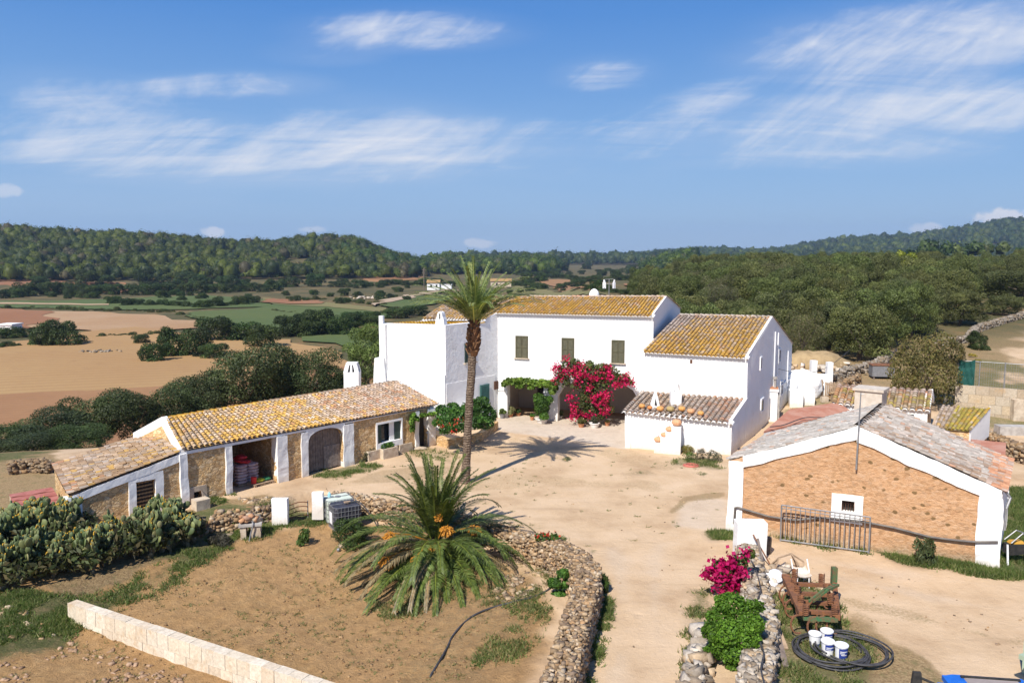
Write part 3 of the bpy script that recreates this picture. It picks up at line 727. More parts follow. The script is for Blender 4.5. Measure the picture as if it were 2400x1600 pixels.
def ridge_tiles(parent, A, B, colfn, r=.12, lt=.4, name='ridge_tiles', m=None):
    A, B = Vector(A), Vector(B); n = max(2, round((B - A).length / (lt * .85))); D = (B - A).normalized(); U = D.cross(Vector((0, 0, 1))).normalized()
    mb = MB()
    for i in range(n):
        c = mixcol(colfn(i / n, 1)); q = []
        for t, rr_, h in ((0, r * 1.1, .05), (lt, r * .9, .02)):
            p = A + D * (i * (B - A).length / n + t)
            if (p - A).length > (B - A).length: p = B
            p = p + Vector((0, 0, h + random.uniform(-.01, .01)))
            for k in range(7):
                th = math.pi * k / 6; q.append(p + U * math.cos(th) * rr_ + Vector((0, 0, math.sin(th) * rr_ * .9)))
        mb.add(q, [(k, k + 1, 7 + k + 1, 7 + k) for k in range(6)], c)
    return part(name, mb, m or M['tile'], parent, col=True)

def wall_strip(mb, fr, s0, s1, zb, zt_, th, ops=(), col=None, extra=()):
    """wall along fr from s0 to s1, thickness th inwards, top height function zt_(s); ops = (s0, s1, z0, z1, arch rise)"""
    cuts = {s0, s1, *extra}
    for o in ops:
        a, b, z0, z1, rise = o; k = 14 if rise else 1
        for i in range(k + 1): cuts.add(a + (b - a) * i / k)
    cuts = sorted(c for c in cuts if s0 <= c <= s1)
    def top_of(o, s):
        a, b, z0, z1, rise = o
        if not rise: return z1
        t = (s - (a + b) / 2) / ((b - a) / 2)
        return z1 - rise + rise * math.sqrt(max(0, 1 - t * t))
    for a, b in zip(cuts[:-1], cuts[1:]):
        m = (a + b) / 2; o = next((q for q in ops if q[0] < m < q[1]), None)
        segs = [(zb, zb, zt_(a), zt_(b))] if o is None else []
        if o is not None:
            if o[2] > zb + .01: segs.append((zb, zb, o[2], o[2]))
            segs.append((top_of(o, a), top_of(o, b), zt_(a), zt_(b)))
        for (l0, l1, h0, h1) in segs:
            mb.hexa([fr.p(a, 0, l0), fr.p(b, 0, l1), fr.p(b, -th, l1), fr.p(a, -th, l0), fr.p(a, 0, h0), fr.p(b, 0, h1), fr.p(b, -th, h1), fr.p(a, -th, h0)], col)
    return mb

def shutters(parent, fr, s0, s1, z0, z1, m=None, d=.0, sill=True):
    """closed pair of louvred shutters with a frame and a sill"""
    m = m or M['shutter']
    w = MB()
    for a, b, c, e in ((s0 - .05, s0, z0, z1), (s1, s1 + .05, z0, z1), (s0 - .05, s1 + .05, z1, z1 + .05)): w.fbox(fr, a, b, d, d + .05, c, e)
    win = part('window', w, m, parent)
    mid = (s0 + s1) / 2
    for a, b in ((s0 + .005, mid - .008), (mid + .008, s1 - .005)):
        q = MB(); t = .06
        q.fbox(fr, a, a + t, d, d + .045, z0, z1); q.fbox(fr, b - t, b, d, d + .045, z0, z1)
        hs = [z0, z0 + .09], [(z0 + z1) / 2 - .05, (z0 + z1) / 2 + .05], [z1 - .09, z1]
        for e, f_ in hs: q.fbox(fr, a + t, b - t, d, d + .045, e, f_)
        for lo, hi in ((z0 + .09, (z0 + z1) / 2 - .05), ((z0 + z1) / 2 + .05, z1 - .09)):
            n = 9
            for i in range(n):
                zz = lo + (hi - lo) * (i + .5) / n; hh = (hi - lo) / n
                q.hexa([fr.p(a + t, d + .04, zz - hh * .55), fr.p(b - t, d + .04, zz - hh * .55), fr.p(b - t, d + .03, zz - hh * .55), fr.p(a + t, d + .03, zz - hh * .55),
                        fr.p(a + t, d + .012, zz + hh * .45), fr.p(b - t, d + .012, zz + hh * .45), fr.p(b - t, d + .002, zz + hh * .45), fr.p(a + t, d + .002, zz + hh * .45)])
        part('shutter', q, m, win)
    if sill:
        q = MB(); q.fbox(fr, s0 - .14, s1 + .14, d - .02, d + .13, z0 - .07, z0 - .005); part('sill', q, M['marl'], win)
    return win
def chimney_cap(mb, c, w, d, h, taper=.55):
    """tapering whitewashed chimney top"""
    c = Vector(c)
    mb.hexa([c + Vector((x * w / 2, y * d / 2, 0)) for x, y in ((-1, -1), (1, -1), (1, 1), (-1, 1))] + [c + Vector((x * w / 2 * taper, y * d / 2 * taper, h)) for x, y in ((-1, -1), (1, -1), (1, 1), (-1, 1))])

# ================================================================== farmhouse
FLp = Vector((-.97, 54.07, 0)); FRp = Vector((9.07, 50.91, 0)); BRp = Vector((12.08, 57.16, 0))
EZ = 7.25
house = thing('farmhouse', 'large whitewashed farmhouse with lichen yellow tiled roofs, shuttered windows and an arched porch', 'house', (4, 52, 0))
F0 = Fr(FLp, FRp); G0 = Fr(FRp, BRp)
apex = hit(FRp, BRp, 1563, 697)
ldir = (FLp - FRp).normalized()
RL = hit(apex, apex + ldir * 15, 1067, 697)
FLe = FLp + Vector((0, 0, EZ)); FRe = FRp + Vector((0, 0, EZ)); BRe = BRp + Vector((0, 0, EZ))
Qc = plane_hit(FLe, FRe, apex, 1137, 749); QL = plane_hit(FLe, FRe, apex, 994, 748)
up = (apex - FRe)
def on_ridge(p):
    # foot of the tile column through p on the ridge
    e = (apex - RL).normalized(); k = up.copy(); k.z = 0
    A2 = np.array([[e.x, -k.x], [e.y, -k.y]]); b2 = np.array([p.x - RL.x, p.y - RL.y]); t = np.linalg.solve(A2, b2)
    return RL + e * float(t[0])
Rm = on_ridge(FLe); RLc = on_ridge(QL)
# wing corner
sdir = (Vector((Qc.x, Qc.y, 0)) - FLp).normalized()
WC = hit(FLp, FLp + sdir * 5, 1044, 762); WCz = WC.z; WCb = Vector((WC.x, WC.y, 0))
S0 = Fr(WCb, FLp)
WL = hit(WCb, WCb + ldir * 5, 893, 762.5); WLb = Vector((WL.x, WL.y, 0)); Wf = Fr(WLb, WCb)
# porch
def ss(fr, u, v): return fr.sz(u, v)[0]
pA0, pA1 = ss(F0, 1189, 950), ss(F0, 1274, 950); pB0, pB1 = ss(F0, 1307, 950), ss(F0, 1497, 940)
pzA = F0.sz(1230, 888)[1]; pzB = F0.sz(1400, 889)[1]
mb = MB(); wall_strip(mb, F0, 0, F0.L - .002, -.6, lambda s: EZ, .6, [(pA0, pA1, -.6, pzA, .35), (pB0, pB1, -.6, pzB, 1.25)])
part('wall', mb, M['white'], house)
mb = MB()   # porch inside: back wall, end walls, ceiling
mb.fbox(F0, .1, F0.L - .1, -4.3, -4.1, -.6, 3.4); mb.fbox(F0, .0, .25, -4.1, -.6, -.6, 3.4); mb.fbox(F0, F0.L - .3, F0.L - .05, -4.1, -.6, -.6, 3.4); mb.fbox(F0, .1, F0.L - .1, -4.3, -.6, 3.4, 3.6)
part('porch_wall', mb, m_plaster('shaded_porch_plaster', (.55, .48, .42), (.40, .33, .27), .6), house)  # white walls coloured brownish grey: the porch shade is put into the plaster
for a, b, hgt in ((1215, 1238, 2.1), (1330, 1352, 2.2)):
    q = MB(); s0 = ss(F0, a, 940) + .2; q.fbox(F0, s0, s0 + 1.0, -4.1, -4.03, 0, hgt); d_ = part('door', q, M['wood_old'], house)
    q = MB(); q.fbox(F0, s0 + .1, s0 + .9, -4.03, -4.0, .15, hgt - .15); part('door_panel', q, M['dark_in'], d_)
# low ledge and moulding on the pillar heads
q = MB()
for a, b in ((.0, pA0), (pA1, pB0)): q.fbox(F0, a - .03 if a > 0.5 else a + .0, b + .03, -.005, .05, F0.sz(1180, 914)[1] - .05, F0.sz(1180, 914)[1] + .05)
part('pillar_moulding', q, M['white'], house)
# gable
mb = MB()
mb.prism([G0.p(0, 0, -.6), G0.p(G0.L, 0, -.6), BRe, apex, FRe], -G0.n * .5); part('gable_wall', mb, M['white'], house)
BLe = BRe + ldir * 14.5
mb = MB(); B0 = Fr(BRp, BRp + ldir * 14.5); mb.fbox(B0, .5, 14.5, -.4, 0, -.6, EZ - .05)
Lb = Fr(Vector((QL.x, QL.y, 0)), BLe); mb.fbox(Lb, .0, Lb.L, -.05, .35, -4, 6.55); part('wall', mb, M['white'], house)
mb = MB(); mb.prism([apex + Vector((0, 0, .02)), FRe + Vector((0, 0, .02)), FRe + Vector((0, 0, .11)), apex + Vector((0, 0, .11))], -G0.n * .2)
mb.prism([apex + Vector((0, 0, .02)), BRe + Vector((0, 0, .02)), BRe + Vector((0, 0, .11)), apex + Vector((0, 0, .11))], -G0.n * .2); part('verge', mb, M['white'], house)
def col_main(a, b): y = .62 + .5 * mnoise.noise(Vector((a * 6, b * 2.2, 0))) - .5 * max(0, b - .72) * 2; return [('yel', y + .25), ('gry', .42 + .9 * max(0, b - .7)), ('ora', .05)]
def col_left(a, b): return [('yel', .28 + .4 * a + .3 * max(0, b - .8)), ('gry', .6), ('tan', .35), ('brn', .15)]
o, nR_, P_, nc_ = tile_roof('roof', house, FLe, FRe - (FRe - FLe).normalized() * .2, apex - (apex - Rm).normalized() * .2, Rm, col_main, over=.22)
ridge_tiles(house, RLc, apex, lambda a, b: [('gry', 1), ('ora', .25), ('tan', .3)])
tile_roof('roof', house, QL, Qc, Rm, RLc, col_left, over=.1)
tile_roof('roof', house, BRe, BLe, RLc, apex, lambda a, b: [('yel', .3), ('gry', 1)], sp=.5, lt=.8)
eave_trim(house, FLe + Vector((0, 0, .0)), FRe, apex - FRe, out=.26)
eave_trim(house, QL, Qc, apex - FRe, out=.2, r=.078)
# wing
mb = MB()
wall_strip(mb, Wf, 0, Wf.L, -1.5, lambda s: WCz, .5)
mb.prism([S0.p(.0, 0, -.6), S0.p(S0.L, 0, -.6), S0.p(S0.L, 0, EZ), Vector((Qc.x, Qc.y, Qc.z + .04)), Vector((Qc.x, Qc.y, Qc.z - .12)), S0.p(.0, 0, WCz)], -S0.n * .45)
mb.fbox(Fr(QL, WLb), .0, (QL.xy - WLb.xy).length, -.4, .0, -4, WCz - .05)
part('wing_wall', mb, M['white_rough'], house)
q = MB(); q.fbox(Wf, .4, Wf.L - .02, .0, .10, -1, WCz - 3.15); q.fbox(S0, .02, S0.L - .3, .0, .025, -1, 3.0); part('wall_plinth', q, M['white'], house)
bk = QL.lerp(Qc, .02); zR = lambda p, z: Vector((p.x, p.y, z))
o_yel = lambda a, b: [('yel', 1), ('mos', .1), ('brn', .04)]
tile_roof('roof', house, zR(WLb - ldir * .1, WCz - .1), zR(WCb + ldir * .25, WCz - .1), zR(Qc, Qc.z - .22), zR(QL, QL.z - .2), o_yel, over=-.12, lift=.01, r=.06, sp=.22)
# buttress pipe at the wing's left corner
q = MB(); q.fbox(Wf, -.1, .16, -.15, .1, WCz - .1, WCz + .5)
zb1 = hit(WLb, WCb, 890, 838).z
q.hexa([Wf.p(s, d, z) for z, w0, w1 in ((-1.5, -.75, .75), (zb1, -.35, .3)) for s, d in ((w0, .32), (w1, .32), (w1, -.3), (w0, -.3))])
q.fbox(Wf, -.1, .16, -.15, .1, zb1 - .05, WCz - .1)
part('buttress', q, M['white'], house, wob=.02, cuts=.5)
# chimney at the wing's front corner: rounded hood with a slit
c0 = Wf.p(Wf.L - .42, -.32, WCz - .15); q = MB()
hood = []
for k in range(11):
    th = math.pi * k / 10; hood.append((math.cos(th) * .19, .66 + math.sin(th) * .34))
pts = [(.32, 0), (.27, .5), (.2, .66)] + hood[1:-1] + [(-.2, .66), (-.27, .5), (-.32, 0)]
e_ = Wf.e
q.prism([c0 + e_ * a + Vector((0, 0, b)) + Wf.n * .25 for a, b in pts], -Wf.n * .5)
ch = part('chimney', q, M['white'], house)
q = MB(); q.fbox(Fr(c0 - e_, c0 + e_), .97, 1.05, .252, .262, WCz + .38, WCz + .72); part('smoke_slit', q, M['dark_in'], ch)
# ---- block with the lower roof
DRp = Vector((12.23, 43.59, 0)); CBp = Vector((20.84, 58.86, 0)); DLp = Vector((6.53, 45.29, 0))
SC = Fr(DRp, CBp)
CRe = hit(DRp, CBp, 1753, 838); CAp = hit(DRp, CBp, 1811, 744.7); CBe = hit(DRp, CBp, 1857, 808)
CRb = Vector((CRe.x, CRe.y, 0)); CLb = Vector((8.1, 48.4, 0)); CLe = hit(CLb, CRb, 1511, 824); CLb = Vector((CLe.x, CLe.y, 0)); Cf = Fr(CLb, CRb)
CAL = hit(CAp, CAp + (CLb - CRb).normalized() * 10, 1594, 739.5)
mb = MB(); wall_strip(mb, Cf, 0, Cf.L - .003, -.6, lambda s: CLe.z + (CRe.z - CLe.z) * s / Cf.L, .5)
Cl = Fr(FRp - G0.e * .05, CLb); mb.prism([Cl.p(0, 0, -.6), Cl.p(Cl.L, 0, -.6), zR(CLb, CLe.z), Cl.p(0, 0, CLe.z + .55)], -Cl.n * .4)
part('wall', mb, M['white'], house)
mb = MB(); mb.prism([SC.p(3.3, 0, -.6), SC.p(SC.L, 0, -.6), CBe, CAp, CRe], -SC.n * .5); part('gable_wall', mb, M['white_rough'], house, wob=.05, cuts=1.2)
CBLe = CBe + (CLb - CRb).normalized() * 6
mb = MB(); bb = Fr(CBp, CBp + (CLb - CRb).normalized() * 6); mb.fbox(bb, .5, 6, -.4, 0, -.6, CBe.z - .05); part('wall', mb, M['white'], house)
def col_c(a, b):
    y = .95 - 1.1 * max(0, b - .45) - .9 * max(0, .42 - a) * (b > .25) * 2 + .45 * mnoise.noise(Vector((a * 5, b * 3, 4)))
    return [('yel', y), ('gry', .4 + .5 * b), ('ora', .06)]
dC = (CRe - CLe).normalized()
tile_roof('roof', house, CLe, CRe - dC * .25, CAp - dC * .25, CAL, col_c, over=.2, sp=.24, r=.085)
tile_roof('roof', house, CBe, CBLe, CAL, CAp, lambda a, b: [('yel', .3), ('gry', 1)], sp=.5, lt=.8)
ridge_tiles(house, CAL, CAp, lambda a, b: [('gry', 1), ('tan', .3), ('lil', .5)])
eave_trim(house, CLe, CRe, CAp - CRe, out=.24, sp=.24, r=.09)
mb = MB()
for A_2, B_2 in ((CRe, CAp), (CAp, CBe)): mb.prism([A_2 + Vector((0, 0, .0)), B_2 + Vector((0, 0, .0)), B_2 + Vector((0, 0, .11)), A_2 + Vector((0, 0, .11))], -SC.n * .2)
part('verge', mb, M['white_low'], house)
q = MB(); h_ = Cf.sz(1620, 847); q.fbox(Cf, h_[0] - .07, h_[0] + .07, .0, .012, h_[1] - .12, h_[1] + .12); part('vent', q, simple('rusty_vent', (.16, .08, .05)), house)
# windows, pipes of the shaded gable
def gable_window(u0, u1, v0, v1, frame=True):
    a, zt_ = SC.sz(u0, v0); b, _ = SC.sz(u1, v0); zb = SC.sz((u0 + u1) / 2, v1)[1]; zt_ = SC.sz((u0 + u1) / 2, v0)[1]
    q = MB()
    for s0, s1, z0, z1 in ((a - .12, a, zb - .12, zt_ + .12), (b, b + .12, zb - .12, zt_ + .12), (a, b, zt_, zt_ + .12), (a, b, zb - .12, zb)): q.fbox(SC, s0, s1, -.02, .075, z0, z1)
    w = part('window', q, M['white'], house); q = MB(); q.fbox(SC, a, b, .0, .045, zb, zt_); part('pane', q, M['glass'], w)
gable_window(1783, 1788, 937, 961); gable_window(1781.5, 1784, 840, 862); gable_window(1829.5, 1833, 896, 922); gable_window(1825, 1828, 820, 846)
for u, v0, v1 in ((1814, 777, 902), (1821, 779, 906), (1844, 822, 902)):
    a, z1 = SC.sz(u, v0); _, z0 = SC.sz(u + .5, v1); q = MB(); q.tube([SC.p(a, .1, z0), SC.p(a, .1, z1)], .05, 8); part('drain_pipe', q, M['plastic_w'], house)
q = MB(); a0, z0 = SC.sz(1827, 933); a1, z1 = SC.sz(1853, 912); q.fbox(SC, a0, a1, 0, .1, 2.0, 2.12); part('wall_ledge', q, M['white'], house)
# ---- annexe with the pumpkins
DLe = hit(DLp, DRp, 1458, 963); DRe = hit(DLp, DRp, 1717, 991); Df = Fr(DLp, DRp)
DT0 = hit(CLb, CRb, 1507, 920); DT1 = hit(CLb, CRb, 1752, 937)
mb = MB(); wall_strip(mb, Df, 0, Df.L, -.4, lambda s: DLe.z + (DRe.z - DLe.z) * s / Df.L, .4)
Dl = Fr(CLb, DLp); mb.prism([Dl.p(0, 0, -.4), Dl.p(Dl.L, 0, -.4), zR(DLp, DLe.z), zR(CLb, DT0.z)], -Dl.n * .35)
mb.prism([SC.p(0.02, 0, -.4), SC.p(3.45, 0, -.4), SC.p(3.45, 0, DT1.z), SC.p(.02, 0, DRe.z)], -SC.n * .35)
part('annexe_wall', mb, M['white_rough'], house, wob=.03, cuts=.8)
def col_d(a, b): return [('ora', .15 + .55 * sst(.5, .95, a) * (1 if b > .2 else .5)), ('tan', .75 - .45 * a), ('gry', .8), ('lil', .45)]
tile_roof('roof', house, zR(DLp, DLe.z), zR(DRp, DRe.z) - dC * .3, DT1 - dC * .3, DT0, col_d, over=.2, sp=.31, r=.11)
eave_trim(house, zR(DLp, DLe.z), zR(DRp, DRe.z), DT1 - DRe, out=.24, sp=.31, r=.115)
mb = MB(); mb.prism([zR(DRp, DRe.z - .05), DT1 - Vector((0, 0, .05)), DT1 + Vector((0, 0, .12)), zR(DRp, DRe.z + .12)], -SC.n * .3); part('verge', mb, M['white_low'], house)
droof = (zR(DLp, DLe.z), zR(DRp, DRe.z), DT1)
def on_annexe(u, v): return plane_hit(*droof, u, v)
p = on_annexe(1535, 954); q = MB(); chimney_cap(q, p - Vector((0, 0, .1)), .62, .5, .95, .22); ch = part('chimney', q, M['white'], house, wob=.02, cuts=.3)
q = MB(); q.prism([p + Vector((-.07, -.27, .18)), p + Vector((.07, -.27, .18)), p + Vector((.0, -.17, .55))], (0, .05, 0)); part('smoke_slit', q, M['dark_in'], ch)
p = on_annexe(1583, 945); q = MB(); q.box(p + Vector((0, 0, .3)), .62, .5, .9); ch = part('chimney', q, M['white'], house, wob=.02, cuts=.3)
q = MB(); q.prism([p + Vector((x, -.22, z)) for x, z in ((-.29, .74), (-.16, .74), (-.1, 1.0), (-.02, 1.18), (.08, 1.2), (.17, 1.08), (.24, .74), (.29, .74), (.22, 1.15), (.12, 1.32), (-.05, 1.34), (-.17, 1.12))], (0, .44, 0)); part('chimney_hood', q, M['white'], ch)
# stepped plinth in front of the annexe
q = MB(); st = []
s_a = ss(Df, 1536, 1060); s_b = ss(Df, 1597, 1060)
stp = [(1546, 1040), (1557, 1025), (1570, 1010), (1593, 1000)]
sx = [s_a, ss(Df, 1551, 1040), ss(Df, 1563, 1030), ss(Df, 1576, 1015), s_b]; zs = [.55, .88, 1.2, 1.55]
for i in range(4): q.fbox(Df, sx[i], sx[i + 1] + .001, .0, .75, -.3, zs[i])
part('stepped_plinth', q, M['white'], house, wob=.03, cuts=.4)
STEP_TOP = [Df.p((sx[i] + sx[i + 1]) / 2, .38, zs[i]) for i in range(4)]
# ridge stack and windows of the facade
p = apex.lerp(RL, (1563 - 1397) / (1563 - 1067)) + Vector((.2, .6, -.3)); q = MB()
q.lathe(p, [(.36, 0), (.36, .5), (.3, .68), (.18, .82), (.05, .88)], 14); part('chimney', q, M['white'], house, smooth=True)
for u0, u1, v0, v1 in ((1210, 1236, 788, 838), (1318, 1344, 793, 843), (1435, 1462, 798, 850)):
    a = ss(F0, u0, (v0 + v1) / 2); b = ss(F0, u1, (v0 + v1) / 2); shutters(house, F0, a, b, F0.sz(u0, v1)[1], F0.sz(u0, v0)[1])
a = ss(S0, 1090, 830); shutters(house, S0, a, a + .95, S0.sz(1091, 850)[1], S0.sz(1091, 806)[1], M['dark_shutter'])
a = ss(S0, 1123, 915); q = MB(); q.fbox(S0, a, a + .95, .07, .11, 0, S0.sz(1135, 900)[1]); d_ = part('door', q, simple('teal_door_paint', (.07, .17, .15), (.09, .2, .17), 4, .6), house)
q = MB(); q.fbox(S0, a + .1, a + .85, .11, .13, .9, S0.sz(1135, 900)[1] - .12); part('door_panel', q, simple('teal_panel_paint', (.055, .14, .125)), d_)
a = ss(S0, 1157, 900); q = MB(); q.fbox(S0, a, a + .42, .02, .06, S0.sz(1160, 912)[1], S0.sz(1160, 893)[1]); part('wooden_hatch', q, simple('brown_hatch', (.16, .08, .05)), house)
# rounded oven against the wing
q = MB(); pc = S0.p(ss(S0, 1098, 930) - .2, .6, 0); q.blob(pc + Vector((0, 0, .35)), 1.7, .9, 1.15, .03, 18, 9, Matrix.Rotation(math.atan2(S0.e.y, S0.e.x), 3, 'Z')); part('oven_dome', q, M['white'], house, smooth=True)

# tall white flue pier beside the gable
pb = SC.p(ss(SC, 1803, 985) + .1, .95, 0)
zt_p = hit(pb, pb + Df.e, 1812, 909).z
pf = Fr(pb, pb + Df.e)
u0s, u1s = ss(pf, 1802, 950), ss(pf, 1822, 950)
q = MB(); q.fbox(pf, u0s, u1s, -.7, 0, -.3, zt_p - .25); q.fbox(pf, u0s - .06, u1s + .06, -.76, .06, zt_p - .25, zt_p - .08); part('flue_pier', q, M['white'], house)
q = MB(); q.fbox(pf, u0s - .03, u1s + .03, -.72, .02, zt_p - .08, zt_p); part('pier_cap', q, M['terracotta'], house)
q = MB(); q.tube([pf.p(u1s + .09, -.2, -.2), pf.p(u1s + .09, -.2, zt_p - .3)], .07, 8); q.tube([pf.p(u0s + .35, -.3, zt_p), pf.p(u0s + .35, -.3, zt_p + .55)], .09, 8); q.tube([pf.p(u0s + .35, -.3, zt_p + .55), pf.p(u0s + .35, -.3, zt_p + .72)], .15, 8); part('flue_pipe', q, M['concrete'], house)

# ================================================================== long stable
SLp = Vector((-14.61, 34.46, 0)); SRp = Vector((-4.58, 46.03, 0)); Sf = Fr(SLp, SRp)
stable = thing('stable', 'long low stable with lichen yellow tiled roof, rubble walls and white pillars', 'stable', (-9.5, 41, 0))
LP = Sf.p(-4.66, 0, 0)
eL = Vector((SLp.x, SLp.y, 2.50)); eR = Vector((Sf.p(Sf.L + .25, 0, 2.36)))
RLs = g(383, 984, 3.30); RMs = g(618, 945, 3.34); RRs = g(931, 896, 3.36)
def sS(u, v=1080): return Sf.sz(u, v)[0]
m_rub = NT('ochre_rubble_masonry'); Nn = m_rub
v1_ = Nn.n('ShaderNodeTexVoronoi', feature='DISTANCE_TO_EDGE'); v1_.inputs['Scale'].default_value = 4.2
vv_ = Nn.mapv((1, 1, 1.7)); dn = Nn.n('ShaderNodeVectorMath', operation='ADD'); nz = Nn.n('ShaderNodeTexNoise'); nz.inputs['Scale'].default_value = 5; nz.inputs['Detail'].default_value = 4
Nn.l(vv_, nz.inputs['Vector']); Nn.l(vv_, dn.inputs[0]); sc_ = Nn.n('ShaderNodeVectorMath', operation='SCALE'); sc_.inputs['Scale'].default_value = .35; Nn.l(nz.outputs['Color'], sc_.inputs[0]); Nn.l(sc_.outputs[0], dn.inputs[1])
Nn.l(dn.outputs[0], v1_.inputs['Vector'])
ccol = Nn.voro(4.2, 'F1', dn.outputs[0], 'Color'); sepc = Nn.n('ShaderNodeSeparateColor'); Nn.l(ccol, sepc.inputs[0])
cc = Nn.ramp(sepc.outputs[0], [(.1, (.62, .39, .18)), (.4, (.72, .50, .26)), (.65, (.76, .56, .33)), (.9, (.56, .36, .18))])
cc = Nn.mix(Nn.step(Nn.noise(14, 5, .7), .5, .75, 0, .6), cc, (.44, .27, .13))
cc = Nn.mix(Nn.step(v1_.outputs['Distance'], .0, .09, .75, 0), cc, (.30, .18, .085))
hh_ = Nn.math('ADD', Nn.step(v1_.outputs['Distance'], 0, .2), Nn.math('MULTIPLY', Nn.noise(11, 6, .75), .9))
M['rubble'] = Nn.done(cc, .95, Nn.bump(hh_, .6, .045), .08)
op1 = (sS(543), sS(648), -.5, Sf.sz(600, 1032)[1], 0)
op2 = (sS(722), sS(805), -.5, Sf.sz(763, 1003)[1], .5)
op3 = (sS(884, 1020), sS(940, 1010), Sf.sz(910, 1034)[1], Sf.sz(910, 990)[1], 0)
op4 = (sS(981, 1010), sS(1002, 1010), -.5, Sf.sz(991, 975)[1], 0)
op0 = (sS(453, 1145), sS(473, 1145), .12, .52, 0)
ztop = lambda s: 2.42 + (2.28 - 2.42) * s / Sf.L
mb = MB(); wall_strip(mb, Sf, 0, Sf.L, -.6, ztop, .45, [op0, op1, op2, op3, op4]); part('rubble_wall', mb, M['rubble'], stable, wob=.05, cuts=.3)
def pillar(s0, s1, z1=2.36, d=.07, z0=-.5, m=None):
    q = MB(); q.fbox(Sf, s0, s1, -.43, d, z0, z1); part('pillar', q, M['white'], stable, wob=.045, cuts=.3, seed=s0)
pillar(-.12, sS(437), d=.12); pillar(sS(527), op1[0], 2.3); pillar(op1[1], sS(673), 2.3, .09); pillar(sS(706), op2[0], 2.25); pillar(op2[1], sS(828), 2.25, .09)
pillar(sS(972, 1010), op4[0], 2.2); pillar(op4[1], sS(1019, 1010), 2.2, .1)
q = MB(); zl = lambda s: ztop(s) - .33
wall_strip(q, Fr(Sf.p(0, .05, 0), Sf.p(Sf.L, .05, 0)), -.1, Sf.L + .15, op1[3], lambda s: ztop(s) + .03, .12, [(op2[0], op2[1], 1.9, op2[3], .5)] if op2[3] > op1[3] else [])
part('lintel_band', q, M['white'], stable)
# arched head over the plank door
q = MB(); wall_strip(q, Fr(Sf.p(0, .055, 0), Sf.p(Sf.L, .055, 0)), op2[0] - .1, op2[1] + .1, op2[3] - .52, lambda s: op1[3] + .02, .1, [(op2[0], op2[1], op2[3] - .53, op2[3], .5)]); part('door_arch', q, M['white'], stable)
q = MB()
nb = 14
for i in range(nb):
    a = op2[0] + (op2[1] - op2[0]) * i / nb; b = op2[0] + (op2[1] - op2[0]) * (i + 1) / nb
    q.fbox(Sf, a + .006, b - .006, -.30 + random.uniform(-.008, .008), -.25 + random.uniform(-.006, .006), .05 + random.uniform(0, .06), op2[3])
d_ = part('barn_door', q, M['wood_old'], stable)
q = MB(); mm = (op2[0] + op2[1]) / 2
for i in range(6):
    a = mm + .03 + .17 * i; q.fbox(Sf, a, a + .16, -.25, -.215, .08, 1.25)
part('wicket_door', q, simple('sun_bleached_wood', (.30, .245, .21), (.2, .16, .135), 6, .9, .4, .01, 30), d_)
# window surround, casements
q = MB()
a, b, z0, z1 = op3[0], op3[1], op3[2], op3[3]
for s0, s1, w0, w1 in ((a - .1, a, z0 - .32, z1 + .12), (b, b + .08, z0 - .32, z1 + .12), (a, b, z0 - .32, z0), (a, b, z1, z1 + .12)): q.fbox(Sf, s0, s1, -.3, .06, w0, w1)
w = part('window', q, M['white'], stable)
q = MB(); q.fbox(Sf, a, b, -.36, -.32, z0, z1); part('pane', q, M['glass'], w)
for s0, s1 in ((a + .02, a + .34), (b - .42, b - .02)):
    q = MB(); q.fbox(Sf, s0, s1, -.1, -.06, z0 + .02, z1 - .02); part('shutter', q, M['dark_shutter'], w)
q = MB(); q.fbox(Sf, a + .36 + (b - a - .78) * .62, b - .44, -.14, -.09, z0, z1); part('mullion', q, M['white'], w)
q = MB(); q.fbox(Sf, op4[0], op4[1], -.34, -.3, -.2, op4[3]); part('door', q, M['dark_in'], stable)
q = MB()
for s0, s1, w0, w1 in ((op0[0] - .22, op0[0], .0, .75), (op0[1], op0[1] + .22, .0, .75), (op0[0], op0[1], .52, .75), (op0[0], op0[1], .0, .12)): q.fbox(Sf, s0, s1, -.1, .05, w0, w1)
part('hatch_surround', q, M['marl'], stable); q = MB(); q.fbox(Sf, op0[0], op0[1], -.4, -.35, .12, .52); part('hatch', q, M['dark_in'], stable)
# shell: back wall, cross walls, end gables
nb_ = -Sf.n; bk0 = Vector((RLs.x, RLs.y, 0)); bk1 = Vector((RRs.x, RRs.y, 0))
q = MB(); bk_d = max((bk0 - SLp).dot(nb_), (bk1 - SRp).dot(nb_)) + 1.2
bf = Fr(SRp + nb_ * bk_d, SLp + nb_ * bk_d); q.fbox(bf, .0, bf.L, -.4, 0, -4, 2.3)
for s_ in (sS(543) - .5, sS(660), sS(840), Sf.L - .45): q.fbox(Sf, s_, s_ + .3, -bk_d, -.5, -.5, 2.25)
part('rubble_wall', q, M['rubble'], stable)
q = MB(); eLb = SLp + nb_ * bk_d + Vector((0, 0, 2.5))
q.prism([SLp + Vector((0, 0, -1.5)), Vector((SLp.x, SLp.y, 2.46)), RLs - Vector((0, 0, .05)), eLb, Vector((eLb.x, eLb.y, -4))], Sf.e * .35); part('gable_wall', q, M['rubble'], stable)
q = MB()
for A_2, B_2 in ((Vector((SLp.x, SLp.y, 2.4)), RLs), (RLs, eLb)): q.prism([A_2 - Vector((0, 0, .3)), B_2 - Vector((0, 0, .25)), B_2 + Vector((0, 0, .16)), A_2 + Vector((0, 0, .16))], -Sf.e * .1 + Sf.e * 0); q.prism([A_2 + Vector((0, 0, .04)), B_2 + Vector((0, 0, .04)), B_2 + Vector((0, 0, .17)), A_2 + Vector((0, 0, .17))], Sf.e * .18)
part('verge', q, M['white'], stable)
